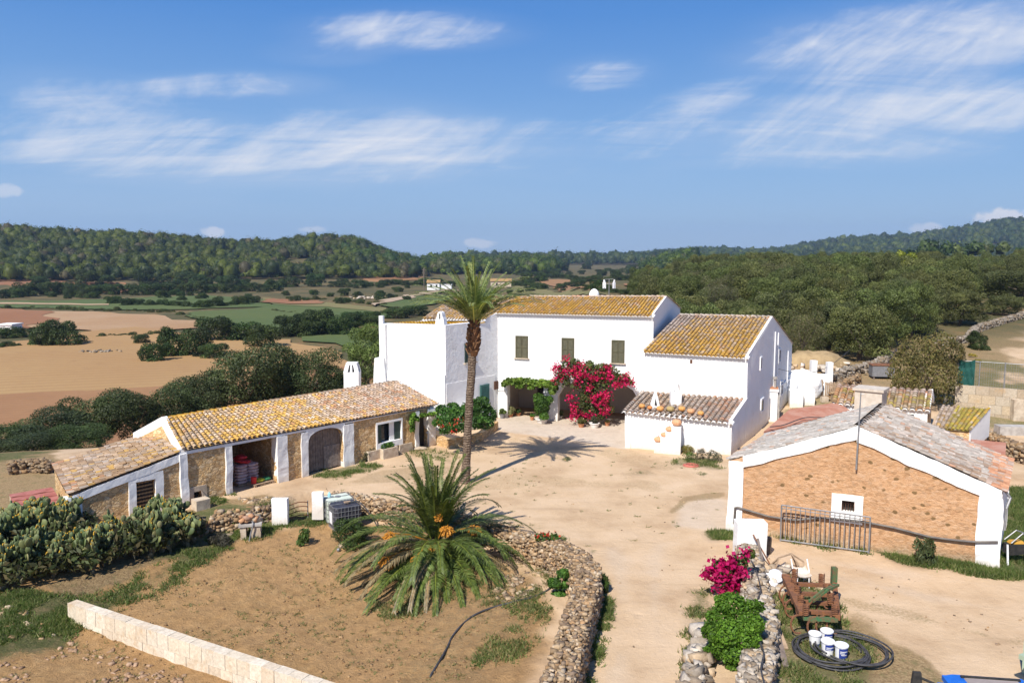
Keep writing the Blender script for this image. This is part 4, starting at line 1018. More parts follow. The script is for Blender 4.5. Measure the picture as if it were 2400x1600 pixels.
q = MB(); q.prism([SRp + Vector((0, 0, -.5)), Vector((SRp.x, SRp.y, 2.3)), RRs - Vector((0, 0, .05)), SRp + nb_ * bk_d + Vector((0, 0, 2.2)), SRp + nb_ * bk_d + Vector((0, 0, -1))], -Sf.e * .3); part('gable_wall', q, M['white'], stable)
def col_s(a, b):
    y = .75 - .75 * sst(.42, .75, a) + .4 * mnoise.noise(Vector((a * 8, b * 2, 9))) + .5 * max(0, b - .85) * 3 * (a < .75) + .25 * (b < .2)
    return [('yel', y), ('gry', .75), ('ora', .05 + .18 * (a > .6)), ('tan', .15 + .5 * sst(.5, .8, a)), ('brn', .02 + .08 * (a > .6))]
eM = Sf.p(ss(Sf, 760, 1010), 0, 2.44)
t_m = .43
tile_roof('roof', stable, eL + Sf.e * .12, eL.lerp(eR, t_m), RMs, RLs + Sf.e * .12, lambda a, b: col_s(a * t_m, b), sp=.24, lt=.32, r=.086, over=.1)
tile_roof('roof', stable, eL.lerp(eR, t_m), eR, RRs, RMs, lambda a, b: col_s(t_m + a * (1 - t_m), b), sp=.225, lt=.31, r=.08, over=.1)
ridge_tiles(stable, RLs, RMs, lambda a, b: [('yel', 1), ('gry', .25)], .13); ridge_tiles(stable, RMs, RRs, lambda a, b: [('yel', .6 - a), ('gry', .5), ('tan', .5)], .13)
bR = SRp + nb_ * bk_d + Vector((0, 0, 2.2)); tile_roof('roof', stable, bR, eLb, RLs, RRs, lambda a, b: [('yel', .6), ('gry', .6)], sp=.5, lt=.8)
eave_trim(stable, eL.lerp(eR, .0), eR, RMs - eL, out=.0, r=.08, sp=.24, drop=.13, L=.3)
# chimney stack behind the stable roof
cb = g(823, 914, 3.0); cb = Vector((cb.x - .1, cb.y + .35, 0)); cf = Fr(cb - Vector((1, 0, 0)), cb + Vector((1, 0, 0)))
a, z1 = cf.sz(805, 873); b, _ = cf.sz(840, 873); z2 = cf.sz(822, 851)[1]
q = MB(); q.fbox(cf, a, b, -.8, 0, -1, z1); ch = part('chimney', q, M['white'], stable, wob=.02, cuts=.5)
q = MB(); ctr = cf.p((a + b) / 2, -.4, z1); w_ = b - a
for sx_ in (-1, 1):
    for sy_ in (-1, 1):
        q.hexa([ctr + Vector((sx_ * w_ * .38 + x * .12, sy_ * .3 + y * .1, 0)) for x, y in ((-1, -1), (1, -1), (1, 1), (-1, 1))] + [ctr + Vector((sx_ * w_ * .26 + x * .12, sy_ * .2 + y * .1, z2 - z1 - .12)) for x, y in ((-1, -1), (1, -1), (1, 1), (-1, 1))])
q.hexa([ctr + Vector((x * .07, -.32 + y * .06, 0)) for x, y in ((-1, -1), (1, -1), (1, 1), (-1, 1))] + [ctr + Vector((x * .05, -.22 + y * .06, z2 - z1 - .12)) for x, y in ((-1, -1), (1, -1), (1, 1), (-1, 1))])
q.box(ctr + Vector((0, 0, z2 - z1 - .06)), w_ * .72, .6, .13); part('chimney_cap', q, M['white'], ch)
q = MB(); q.box(ctr + Vector((0, .0, (z2 - z1) * .4)), w_ * .5, .3, (z2 - z1) * .8); part('flue', q, M['dark_in'], ch)
# lean-to at the left end
lt_eF = Vector((LP.x, LP.y, 1.58)); lt_rF = Vector((SLp.x, SLp.y, 2.42)) - Sf.e * .05
lt_eB = g(127, 1092, 1.58); lt_rB = g(361, 1016, 2.45)
mb = MB(); d0 = sS(318, 1150); d1 = sS(365, 1150)
Lf = Fr(LP, SLp); dd0 = ss(Lf, 319, 1165); dd1 = ss(Lf, 364, 1150); ztd = Lf.sz(340, 1125)[1]
wall_strip(mb, Lf, 0, Lf.L - .02, -1.8, lambda s: 1.50 + (2.36 - 1.50) * s / Lf.L, .4, [(dd0, dd1, -1.8, ztd, 0)])
part('rubble_wall', mb, M['rubble'], stable, wob=.04, cuts=.3)
q = MB(); le = Fr(Vector((lt_eB.x, lt_eB.y, 0)), LP); q.fbox(le, .0, le.L, -.35, 0, -2, 1.5); bl = Fr(lt_rB, lt_eB); q.prism([Vector((lt_rB.x, lt_rB.y, -3)), Vector((lt_eB.x, lt_eB.y, -3)), lt_eB - Vector((0, 0, .08)), lt_rB - Vector((0, 0, .08))], -bl.n * .3); part('rubble_wall', q, M['rubble'], stable)
q = MB(); q.fbox(Lf, -.12, .42, -.3, .08, -1.8, 1.48); part('pillar', q, M['white'], stable, wob=.04, cuts=.3)
q = MB(); q.hexa([Lf.p(.1, .07, 1.22), Lf.p(Lf.L, .07, 2.06), Lf.p(Lf.L, -.02, 2.06), Lf.p(.1, -.02, 1.22), Lf.p(.1, .07, 1.52), Lf.p(Lf.L, .07, 2.38), Lf.p(Lf.L, -.02, 2.38), Lf.p(.1, -.02, 1.52)])
for s0, s1, z0, z1 in ((dd0 - .32, dd0, -1.5, ztd + .3), (dd1, dd1 + .35, -1.5, ztd + .3), (dd0, dd1, ztd, ztd + .3)): q.fbox(Lf, s0, s1, -.1, .06, z0, z1)
part('white_surround', q, M['white'], stable, wob=.03, cuts=.4)
q = MB(); q.fbox(Lf, dd0, dd1, -.38, -.33, -1.6, ztd); part('door', q, M['dark_in'], stable)
m_cur = NT('striped_curtain'); wv = m_cur.n('ShaderNodeTexWave', wave_type='BANDS', bands_direction='Z'); wv.inputs['Scale'].default_value = 1.9; wv.inputs['Distortion'].default_value = .5; m_cur.l(m_cur.co, wv.inputs['Vector'])
mc = m_cur.done(m_cur.ramp(wv.outputs['Fac'], [(.55, (.03, .022, .018)), (.7, (.30, .20, .11))]), .9)
q = MB()
for i in range(12):
    a = dd0 + (dd1 - dd0) * i / 12; b = dd0 + (dd1 - dd0) * (i + 1) / 12; q.quad(Lf.p(a, -.2 + .03 * (i % 2), -1.6), Lf.p(b, -.2 + .03 * ((i + 1) % 2), -1.6), Lf.p(b, -.2 + .03 * ((i + 1) % 2), ztd), Lf.p(a, -.2 + .03 * (i % 2), ztd))
part('striped_curtain', q, mc, stable)
tile_roof('roof', stable, lt_eB, lt_eF, lt_rF, lt_rB, lambda a, b: [('tan', 1), ('brn', .55), ('ora', .12 + .35 * (b < .12)), ('gry', .6 * (a < .75)), ('lil', .35), ('yel', .18 + .25 * b)], sp=.24, lt=.32, r=.085, over=.08)

# ================================================================== gabled barn
BLp = g(1707, 1242); BRp2 = g(2338, 1332); Bf = Fr(BLp, BRp2)
barn = thing('barn', 'gabled barn with orange rubble front framed by broad white bands', 'barn', (12.8, 30, 0))
bz0 = hit(BLp, BRp2, 1706, 1078).z; bz1 = hit(BLp, BRp2, 2341, 1152).z; bT0 = Bf.p(0, 0, bz0); bT1 = Bf.p(Bf.L, 0, bz1); bA = hit(BLp, BRp2, 2010, 1002)
bA2 = g(2069, 951, bA.z); bdep = bA2 - bA; bdep.z = 0
mR = NT('orange_rubble_render'); k = mR.noise(1.2, 5, .65); k2 = mR.noise(5.5, 6, .75, mR.mapv((1, 1, 1.9)))
cc = mR.ramp(k2, [(.25, (.31, .165, .085)), (.42, (.55, .31, .16)), (.6, (.645, .395, .22)), (.78, (.43, .24, .13))])
cc = mR.mix(mR.step(k, .5, .75, 0, .5), cc, (.60, .38, .235))
vs_ = mR.voro(6.5, 'F1', mR.mapv((1, 1, 1.8)), 'Color'); vsp = mR.n('ShaderNodeSeparateColor'); mR.l(vs_, vsp.inputs[0]); cc = mR.mix(mR.step(vsp.outputs[0], .72, .8, 0, .28), cc, (.66, .47, .32)); cc = mR.mix(mR.step(vsp.outputs[1], .8, .86, 0, .38), cc, (.33, .19, .095))
vd = mR.n('ShaderNodeTexVoronoi', feature='F1'); vd.inputs['Scale'].default_value = 1.75; mR.l(mR.mapv((1, 1, 1.5)), vd.inputs['Vector'])
cc = mR.mix(mR.step(mR.math('ADD', vd.outputs['Distance'], mR.math('MULTIPLY', mR.noise(7, 4, .6), .28)), .34, .28), cc, (.24, .15, .07))
zz = mR.n('ShaderNodeSeparateXYZ'); mR.l(mR.co, zz.inputs[0])
cc = mR.mix(mR.math('MULTIPLY', mR.step(mR.math('ADD', zz.outputs['Z'], mR.math('MULTIPLY', k, 1.0)), .95, .55), .8), cc, mR.ramp(k2, [(.35, (.34, .22, .11)), (.6, (.55, .42, .28))]))
M['barn_front'] = mR.done(cc, .95, mR.bump(mR.math('ADD', mR.noise(9, 7, .8), k2), .9, .06), .08)
wI = (Bf.sz(1972, 1190)[0], Bf.sz(2003, 1190)[0], Bf.sz(1985, 1199)[1], Bf.sz(1985, 1172)[1])
apS = (bA - bT0).xy.length
def ztb(s): return bz0 + (bA.z - bz0) * s / apS if s < apS else bA.z + (bz1 - bA.z) * (s - apS) / (Bf.L - apS)
mb = MB()
wall_strip(mb, Bf, 0, Bf.L, -.5, ztb, .5, [(wI[0], wI[1], wI[2], wI[3], 0)], None, (apS,))
part('gable_wall', mb, M['barn_front'], barn, wob=.05, cuts=.35)
def rag(mb_, pts_top, wdt, d=.05):
    pass
q = MB(); q.fbox(Bf, -.06, .52, -.45, .07, -.5, bz0 - .02); q.fbox(Bf, Bf.L - .72, Bf.L + .05, -.45, .07, -.5, bz1 - .25)
def rake(s0, s1, w):
    n = 10
    for i in range(n):
        a = s0 + (s1 - s0) * i / n; b = s0 + (s1 - s0) * (i + 1) / n
        q.hexa([Bf.p(a, .065, ztb(a) - w), Bf.p(b, .065, ztb(b) - w), Bf.p(b, -.03, ztb(b) - w), Bf.p(a, -.03, ztb(a) - w), Bf.p(a, .065, ztb(a) + .06), Bf.p(b, .065, ztb(b) + .06), Bf.p(b, -.03, ztb(b) + .06), Bf.p(a, -.03, ztb(a) + .06)])
rake(.5, apS, .42); rake(apS, Bf.L, .50)
part('white_band', q, M['white'], barn, wob=.055, cuts=.22)
q = MB(); a, b, z0, z1 = wI; fa, fz1 = Bf.sz(1950, 1154); fb, fz0 = Bf.sz(2021, 1229)
for s0, s1, w0, w1 in ((fa, a, fz0, fz1), (b, fb, fz0, fz1), (a, b, z1, fz1), (a, b, fz0, z0)): q.fbox(Bf, s0, s1, -.42, .055, w0, w1)
w = part('window', q, M['white'], barn, wob=.02, cuts=.3)
q = MB(); q.fbox(Bf, a, b, -.3, -.27, z0, z1); part('pane', q, M['dark_in'], w)
q = MB(); q.fbox(Bf, a, b, -.12, -.1, z0 + .3, z0 + .33)
for i in range(5): s_ = a + (b - a) * (i + .5) / 5; q.fbox(Bf, s_ - .01, s_ + .01, -.12, -.1, z0, z1)
part('window_bars', q, simple('brown_bars', (.12, .06, .04)), w)
mb = MB(); brs = Fr(BRp2, BRp2 + bdep); mb.fbox(brs, .0, brs.L, -.4, 0, -.5, bz1 - .1); bls = Fr(BLp + bdep, BLp); mb.fbox(bls, .0, bls.L, -.4, 0, -.5, bz0 - .1)
mb.prism([p + bdep for p in (Bf.p(0, 0, -.5), Bf.p(Bf.L, 0, -.5), bT1, bA, bT0)], Bf.n * .4); part('side_wall', mb, M['white_low'], barn)
def col_b(a, b, right): 
    n_ = mnoise.noise(Vector((a * 4 + right * 9, b * 5, 1))) * .6
    if right: return [('lil', .9 + n_), ('brn', .62 * (1 - abs(b - .45)) * (a < .55) - n_), ('ora', .12 + 1.5 * (b < .12) + .9 * (a > .8) * (b < .4)), ('gry', .25)]
    return [('lil', 1.6 + n_), ('ora', .06 + .15 * (b < .15) - .15 * n_), ('gry', .2), ('brn', .05)]
tile_roof('roof', barn, bT0 + bdep, bT0, bA, bA + bdep, lambda a, b: col_b(a, b, 0), sp=.21, lt=.30, r=.068, over=.12, wob=.03)
tile_roof('roof', barn, bT1, bT1 + bdep, bA + bdep, bA, lambda a, b: col_b(a, b, 1), sp=.21, lt=.30, r=.068, over=.12, wob=.03)
ridge_tiles(barn, bA - bdep.normalized() * .05, bA + bdep, lambda a, b: [('lil', 1), ('gry', .6), ('brn', .5)], .13)
# gutter pipe at the right corner
q = MB(); q.tube([Bf.p(Bf.L + .1, -.3, bz1), Bf.p(Bf.L + .28, -.3, bz1 - .25), Bf.p(Bf.L + .16, -.15, bz1 - .6), Bf.p(Bf.L + .14, -.1, 1.4)], .05, 8); part('drain_pipe', q, M['iron_grey'], barn)

# red tiled low roof between barn and house
def low_building(name, label, cat, quad, zs, wallh, m, colfn=None, mroof=None, base=None):
    """single pitch shed; quad = eaveL, eaveR, topR, topL in pixels with heights zs"""
    P4 = [g(u, v, z) for (u, v), z in zip(quad, zs)]
    c = sum(P4, Vector()) / 4; zg = zt1(c.x, c.y)
    t = thing(name, label, cat, (c.x, c.y, zg)); q = MB()
    q.hexa([Vector((p.x, p.y, zg - .8)) for p in P4] + [p - Vector((0, 0, .07)) for p in P4]); part('wall', q, m, t)
    if colfn: tile_roof('roof', t, *P4, colfn, over=.12)
    else:
        q = MB(); q.hexa([p - Vector((0, 0, .06)) for p in P4] + [p + Vector((0, 0, .03)) for p in P4]); part('roof', q, mroof, t)
    return t, P4
m_red = simple('red_clay_paving', (.40, .17, .11), (.47, .25, .18), 1.5, .9, .3, .02, 8)
low_building('lean_to', 'low lean-to with flat red tiled roof between the barn and the gable', 'shed', [(1790, 1012), (1992, 962), (1965, 943), (1850, 960)], [1.5, 1.5, 1.75, 1.75], 1.5, M['white_low'], None, m_red)
# outhouse behind the barn ridge
oA = at(1955, 950, 50); oB = at(2174, 966, 47.3); oz = zt1(oA.x, oA.y)
out = thing('outhouse', 'small white outhouse with scalloped eaves and mossy tiles behind the barn ridge', 'outhouse', (oB.x - 3, oB.y + 2, oz)); of = Fr(oA, oB)
oe0 = at(1955, 945, 50); oe1 = at(2174, 961, 47.3); od = -of.n * 3.2
or0 = oe0 + od * .62 + Vector((0, 0, .85)); or1 = oe1 + od * .62 + Vector((0, 0, .85)); ob1 = oe1 + od * 1.3; ob0 = oe0 + od * 1.3
q = MB(); wall_strip(q, of, 0, of.L, oz - .5, lambda s: oe0.z + (oe1.z - oe0.z) * s / of.L, .35, [(ss(of, 2115, 970), ss(of, 2142, 975), oz - .5, of.sz(2130, 970)[1], 0)])
q.prism([Vector((oe1.x, oe1.y, oz - .5)), oe1, or1, ob1, Vector((ob1.x, ob1.y, oz - .5))], -of.e * .3); q.prism([Vector((oe0.x, oe0.y, oz - .5)), oe0, or0, ob0, Vector((ob0.x, ob0.y, oz - .5))], of.e * .3); part('wall', q, M['white'], out)
q = MB(); q.prism([Vector((oe1.x, oe1.y, oz - .4)) - od * -.1, oe1 + od * .1 - Vector((0, 0, .25)), or1 - Vector((0, 0, .3)), ob1 - od * .1 - Vector((0, 0, .25)), Vector((ob1.x, ob1.y, oz - .4)) - od * .1], of.e * .03); part('stone_gable', q, M['rubble'], out)
q = MB()
for A_2, B_2 in ((oe1, or1), (or1, ob1)): q.prism([A_2 - Vector((0, 0, .2)), B_2 - Vector((0, 0, .2)), B_2 + Vector((0, 0, .16)), A_2 + Vector((0, 0, .16))], of.e * .14)
part('verge', q, M['white'], out)
tile_roof('roof', out, oe0, oe1, or1, or0, lambda a, b: [('mos', .7 * (b < .8)), ('gry', .7), ('ora', .3 + .5 * (a < .3)), ('brn', .3)], sp=.42, r=.15)
tile_roof('roof', out, ob1, ob0, or0, or1, lambda a, b: [('gry', .7), ('ora', .3)], sp=.42, r=.15)
eave_trim(out, oe0, oe1, or0 - oe0, r=.15, sp=.42, out=.2)
q = MB(); q.fbox(of, ss(of, 2115, 970), ss(of, 2142, 975), -.3, -.25, oz - .4, of.sz(2130, 970)[1]); part('door', q, M['dark_in'], out)
# squat water tank in front of its roof
tA = at(2003, 930, 46.5); tB = at(2067, 930, 45.6); tf = Fr(tA, tB); tz1 = tf.sz(2035, 912)[1]; tz0 = tf.sz(2035, 965)[1]
q = MB(); q.fbox(tf, 0, tf.L, -1.3, 0, zt1(tA.x, tA.y) - .5, tz1 - .12); q.fbox(tf, -.12, tf.L + .1, -1.4, .1, tz1 - .12, tz1 + .02)
solo('water_tank', 'squat grey rendered water tank with a projecting cap behind the barn ridge', 'water tank', q, simple('pale_render', (.60, .53, .45), (.50, .43, .35), 2, .95, .4, .01), tuple(tf.p(.8, -.6, 0)))
t, P4 = low_building('sty', 'little stone sty with bright mossy yellow tiles right of the outhouse', 'shed', [(2188, 1004), (2272, 1010), (2318, 958), (2212, 952)], [1.5, 1.5, 2.35, 2.35], 1.5, M['rubble'], lambda a, b: [('mos', 1.2 * (a > .28)), ('gry', .5 + (a < .28)), ('brn', .15), ('yel', .35)])
q = MB(); e1, r1 = P4[1], P4[2]; q.prism([e1 - Vector((0, 0, 1.2)), e1 + Vector((0, 0, .1)), r1 + Vector((0, 0, .12)), r1 - Vector((0, 0, 1.6))], Vector((.12, .04, 0))); part('end_wall', q, M['white_low'], t)
low_building('red_shed', 'low shed with plain red roof behind the barn\'s right slope', 'shed', [(2290, 1060), (2356, 1075), (2358, 1038), (2275, 1030)], [1.6, 1.6, 1.75, 1.75], 1.5, M['rubble'], None, m_red)
# red corrugated shed left of the lean-to
m_cor = NT('red_corrugated_sheet'); wv = m_cor.n('ShaderNodeTexNoise'); wv.inputs['Scale'].default_value = 3; m_cor.l(m_cor.co, wv.inputs['Vector'])
mcor = m_cor.done(m_cor.ramp(wv.outputs['Fac'], [(.3, (.28, .09, .075)), (.7, (.36, .15, .125))]), .7)
P4 = [g(38, 1212, .2), g(160, 1203, .45), g(122, 1143, .95), g(22, 1160, .75)]; c = sum(P4, Vector()) / 4
t = thing('tin_shed', 'low shed with dusty red sheet roof left of the stable', 'shed', (c.x, c.y, zt1(c.x, c.y))); q = MB()
for i in range(6):
    a0, a1 = i / 6, (i + 1) / 6; l0 = P4[0].lerp(P4[3], a0); r0 = P4[1].lerp(P4[2], a0); l1 = P4[0].lerp(P4[3], a1 + .02); r1 = P4[1].lerp(P4[2], a1 + .02)
    n = 8; rowv = []
    for k_ in range(n + 1): rowv.append((l0.lerp(r0, k_ / n) + Vector((0, 0, .07 + random.uniform(-.025, .025))), l1.lerp(r1, k_ / n) + Vector((0, 0, .02))))
    for k_ in range(n): q.hexa([rowv[k_][0] - Vector((0, 0, .03)), rowv[k_ + 1][0] - Vector((0, 0, .03)), rowv[k_ + 1][1] - Vector((0, 0, .03)), rowv[k_][1] - Vector((0, 0, .03)), rowv[k_][0], rowv[k_ + 1][0], rowv[k_ + 1][1], rowv[k_][1]])
part('roof', q, mcor, t)
q = MB(); q.hexa([Vector((p.x, p.y, -2.5)) for p in P4] + [p - Vector((0, 0, .05)) for p in P4]); part('wall', q, M['marl'], t)

# ---- far farmstead and huts
def far_house(name, label, u0, u1, vb, vt, Y, depth, m_wall, m_roof, flat=False, wins=2):
    Y = gt(u0, vb).y; A_ = at(u0, vb, Y); B_ = at(u1, vb, Y); zb = min(zt1(A_.x, Y), zt1(B_.x, Y)) - .5; h = at(u0, vt, Y).z
    t = thing(name, label, 'house', ((A_.x + B_.x) / 2, Y + depth / 2, zb + .5)); f_ = Fr(A_, B_); q = MB(); q.fbox(f_, 0, f_.L, -depth, 0, zb, h - (.0 if flat else 1.2))
    if not flat:
        for s_ in (0, f_.L - .3): q.prism([f_.p(s_, 0, h - 1.2), f_.p(s_, -depth, h - 1.2), f_.p(s_, -depth / 2, h)], f_.e * .3)
    part('wall', q, m_wall, t); q = MB()
    if flat: q.fbox(f_, -.2, f_.L + .2, -depth - .2, .2, h, h + .25)
    else:
        for d0, d1 in ((.4, -depth / 2), (-depth - .4, -depth / 2)):
            q.hexa([f_.p(-.3, d0, h - 1.3), f_.p(f_.L + .3, d0, h - 1.3), f_.p(f_.L + .3, d1, h), f_.p(-.3, d1, h), f_.p(-.3, d0, h - 1.1), f_.p(f_.L + .3, d0, h - 1.1), f_.p(f_.L + .3, d1, h + .25), f_.p(-.3, d1, h + .25)])
    part('roof', q, m_roof, t)
    for i in range(wins):
        s_ = f_.L * (i + .6) / (wins + .3); q = MB(); q.fbox(f_, s_, s_ + .9, .0, .04, h - 3.4, h - 2.1); part('window', q, M['glass'], t)
    return t
m_farroof = simple('far_ochre_tiles', (.40, .25, .10), (.30, .19, .09), .4)
far_house('farmhouse', 'small white far farmhouse with ochre roof left of the tall palm crown', 1001, 1030, 680, 657, 330, 6, M['white'], m_farroof)
far_house('outbuilding', 'flat roofed white outbuilding right beside the small far farmhouse', 1034, 1058, 678, 668, 332, 5, M['white'], M['white_low'], True, 1)
far_house('farm_cottage', 'pale far cottage with brown roof right of the tall palm crown', 1150, 1198, 674, 654, 345, 6, M['marl'], m_farroof)
far_house('field_hut', 'tiny white hut among bushes at the left edge', -6, 28, 776, 762, 185, 4, M['white'], M['white_low'], True, 1)
# ------------------------------------------------------------------ foliage made of many small leaves
def rnd_dirs(n, up=-.25):
    d = rng.normal(size=(n * 3 + 40, 3)); d /= np.linalg.norm(d, axis=1)[:, None]; d = d[d[:, 2] > up - .3 * rng.random(len(d))]
    while len(d) < n: d = np.vstack([d, d])
    return d[:n]
def leaf_quads(P, Nrm, size, aspect=.45, jit=.6, cols=None):
    n = len(P); Nn = Nrm + rng.normal(size=(n, 3)) * jit; Nn /= np.linalg.norm(Nn, axis=1)[:, None] + 1e-9
    a = np.cross(Nn, rng.normal(size=(n, 3))); a /= np.linalg.norm(a, axis=1)[:, None] + 1e-9; b = np.cross(Nn, a)
    s = (size * (.6 + .8 * rng.random(n)))[:, None] if np.ndim(size) == 0 else (size * (.6 + .8 * rng.random(n)))[:, None]
    V = np.stack([P - a * s * .5, P + b * s * .5 * aspect + Nn * s * .06, P + a * s * .5, P - b * s * .5 * aspect + Nn * s * .06], 1).reshape(-1, 3)
    F = np.arange(n * 4).reshape(n, 4)
    C = None if cols is None else np.repeat(cols, 4, axis=0)
    return V, F, C
def blob_cloud(blobs, n, up=-.25, shell=.35):  
    """points and outward normals near the surface of a set of ellipsoids (cx, cy, cz, rx, ry, rz)"""
    B = np.array(blobs, float); ar = (B[:, 3] * B[:, 4] + B[:, 3] * B[:, 5] + B[:, 4] * B[:, 5]); pick = rng.choice(len(B), n, p=ar / ar.sum())
    d = rnd_dirs(n, up); r = 1 - shell * rng.random(n) ** 1.6 + .06 * rng.normal(size=n)
    P = B[pick, :3] + d * B[pick, 3:] * r[:, None]
    # drop those deep inside a neighbour
    keep = np.ones(n, bool)
    for q in B:
        e = ((P - q[:3]) / q[3:]); keep &= (e ** 2).sum(1) > .36
    return P[keep], d[keep], pick[keep]
def lumpy(R, H, k, low=.15, sq=1.0, seed=0, ls=1.0):
    """blobs of a lumpy crown of radius R from z = low*H to H"""
    r_ = np.random.default_rng(seed); out = [(0, 0, H * (.5 + low / 2), R * .72, R * .72, H * (.5 - low / 2) * .9)]
    for i in range(k):
        a = 2 * math.pi * (i + r_.random() * .7) / k * 2.4; q = R * (.35 + .4 * r_.random()); zz = H * (low + .12 + (.78 - low) * r_.random())
        s = R * ls * (.30 + .22 * r_.random()); env = math.sqrt(max(.15, 1 - ((zz / H - .5 - low / 2) / .62) ** 2))
        out.append((math.cos(a) * q * env * 1.15, math.sin(a) * q * env * 1.15, zz, s, s, s * .8 * sq))
    return out
def crown_mesh(name, blobs, n, size, cols, aspect=.45, jit=.6, up=-.3, clump=.25, shell=.35, zbias=0):
    P, D, pick = blob_cloud(blobs, n, up, shell)
    c = np.array(cols)[rng.integers(0, len(cols), len(P))]
    tone = 1 + clump * (rng.random(len(blobs))[pick] - .5) * 2
    c = c * tone[:, None] * (.8 + .4 * rng.random(len(P)))[:, None]
    D = D + np.array([0, 0, zbias])
    V, F, C = leaf_quads(P, D, size, aspect, jit, c)
    return np_mesh(name, V, F, C)
def limbs(R, H, k=5, r0=.22, seed=0, top=.6):
    r_ = np.random.default_rng(seed + 50); mb = MB(); fork = Vector((.1, .05, H * .28))
    mb.tube([Vector((0, 0, -.4)), Vector((.05, -.03, H * .14)), fork], [r0 * 1.25, r0, r0 * .85], 8)
    for i in range(k):
        a = 2 * math.pi * (i + r_.random() * .6) / k; e = Vector((math.cos(a) * R * .6, math.sin(a) * R * .6, H * (top + .2 * r_.random())))
        m_ = fork.lerp(e, .5) + Vector((0, 0, -.06 * H * r_.random() + .05 * H)); mb.tube([fork, m_, e], [r0 * .6, r0 * .38, r0 * .1], 6)
    return mb
OLIVE = [(.060, .078, .032), (.075, .092, .042), (.048, .065, .026), (.09, .105, .055), (.055, .066, .03)]
LENT = [(.045, .07, .02), (.055, .08, .024), (.038, .056, .018), (.065, .088, .03)]
PINE = [(.075, .098, .013), (.092, .115, .016), (.06, .078, .012), (.105, .125, .02)]
HOLM = [(.13, .14, .05), (.105, .115, .04), (.15, .155, .065), (.09, .10, .034), (.17, .17, .08)]
GREY = [(.19, .155, .105), (.155, .13, .085), (.14, .13, .08), (.11, .115, .055)]
DRY = [(.17, .125, .055), (.14, .11, .045), (.11, .10, .035), (.20, .14, .07)]
GREEN = [(.06, .13, .02), (.08, .165, .028), (.05, .105, .018), (.10, .19, .035)]
TAM = [(.12, .155, .05), (.15, .18, .065), (.10, .135, .04)]
def protos(nm, cnt, R, H, k, n, size, cols, tree=True, **kw):
    out = []
    for i in range(cnt):
        me = crown_mesh(nm + '_crown', lumpy(R, H, k, seed=i * 11 + len(nm) * 7, low=kw.get('low', .12), ls=kw.get('ls', 1.0)), n, size, cols, **{a: b for a, b in kw.items() if a not in ('low', 'ls')})
        me.materials.append(M['leaf'])
        tk = None
        if tree: tk = limbs(R, H, 5, .06 * R, i).mesh('trunk'); tk.materials.append(M['bark'])
        out.append((me, tk))
    return out
def plant(name, label, cat, pr, loc, sx=1, sz=1, rz=None, group=None):
    me, tk = pr; rz = random.uniform(0, 6.28) if rz is None else rz
    if tk is None:
        o = bpy.data.objects.new(name, me); COL.objects.link(o); o.location = loc
        setp(o, label, cat, group)
    else:
        o = thing(name, label, cat, loc, group)
        for nm, m_ in (('crown', me), ('trunk', tk)):
            c = bpy.data.objects.new(nm, m_); COL.objects.link(c); c.parent = o
    o.rotation_euler = (0, 0, rz); o.scale = (sx, sx, sz)
    return o
def tree_px(name, label, cat, pr, u, vb, vt, wpx, zg=None, group=None, Rp=2.5, Hp=4.2, z_at=None, rz=None):
    """plant standing on the ground seen at (u, vb), crown top at vt, crown width wpx"""
    b = g(u, vb, z_at) if z_at is not None else gt(u, vb)
    dist = math.hypot(b.x, b.y); z = zt1(b.x, b.y); top = at(u, vt, b.y).z
    return plant(name, label, cat, pr, (b.x, b.y, z - .1), wpx / FPX * dist / (2 * Rp), max(.3, (top - z)) / Hp, rz, group)

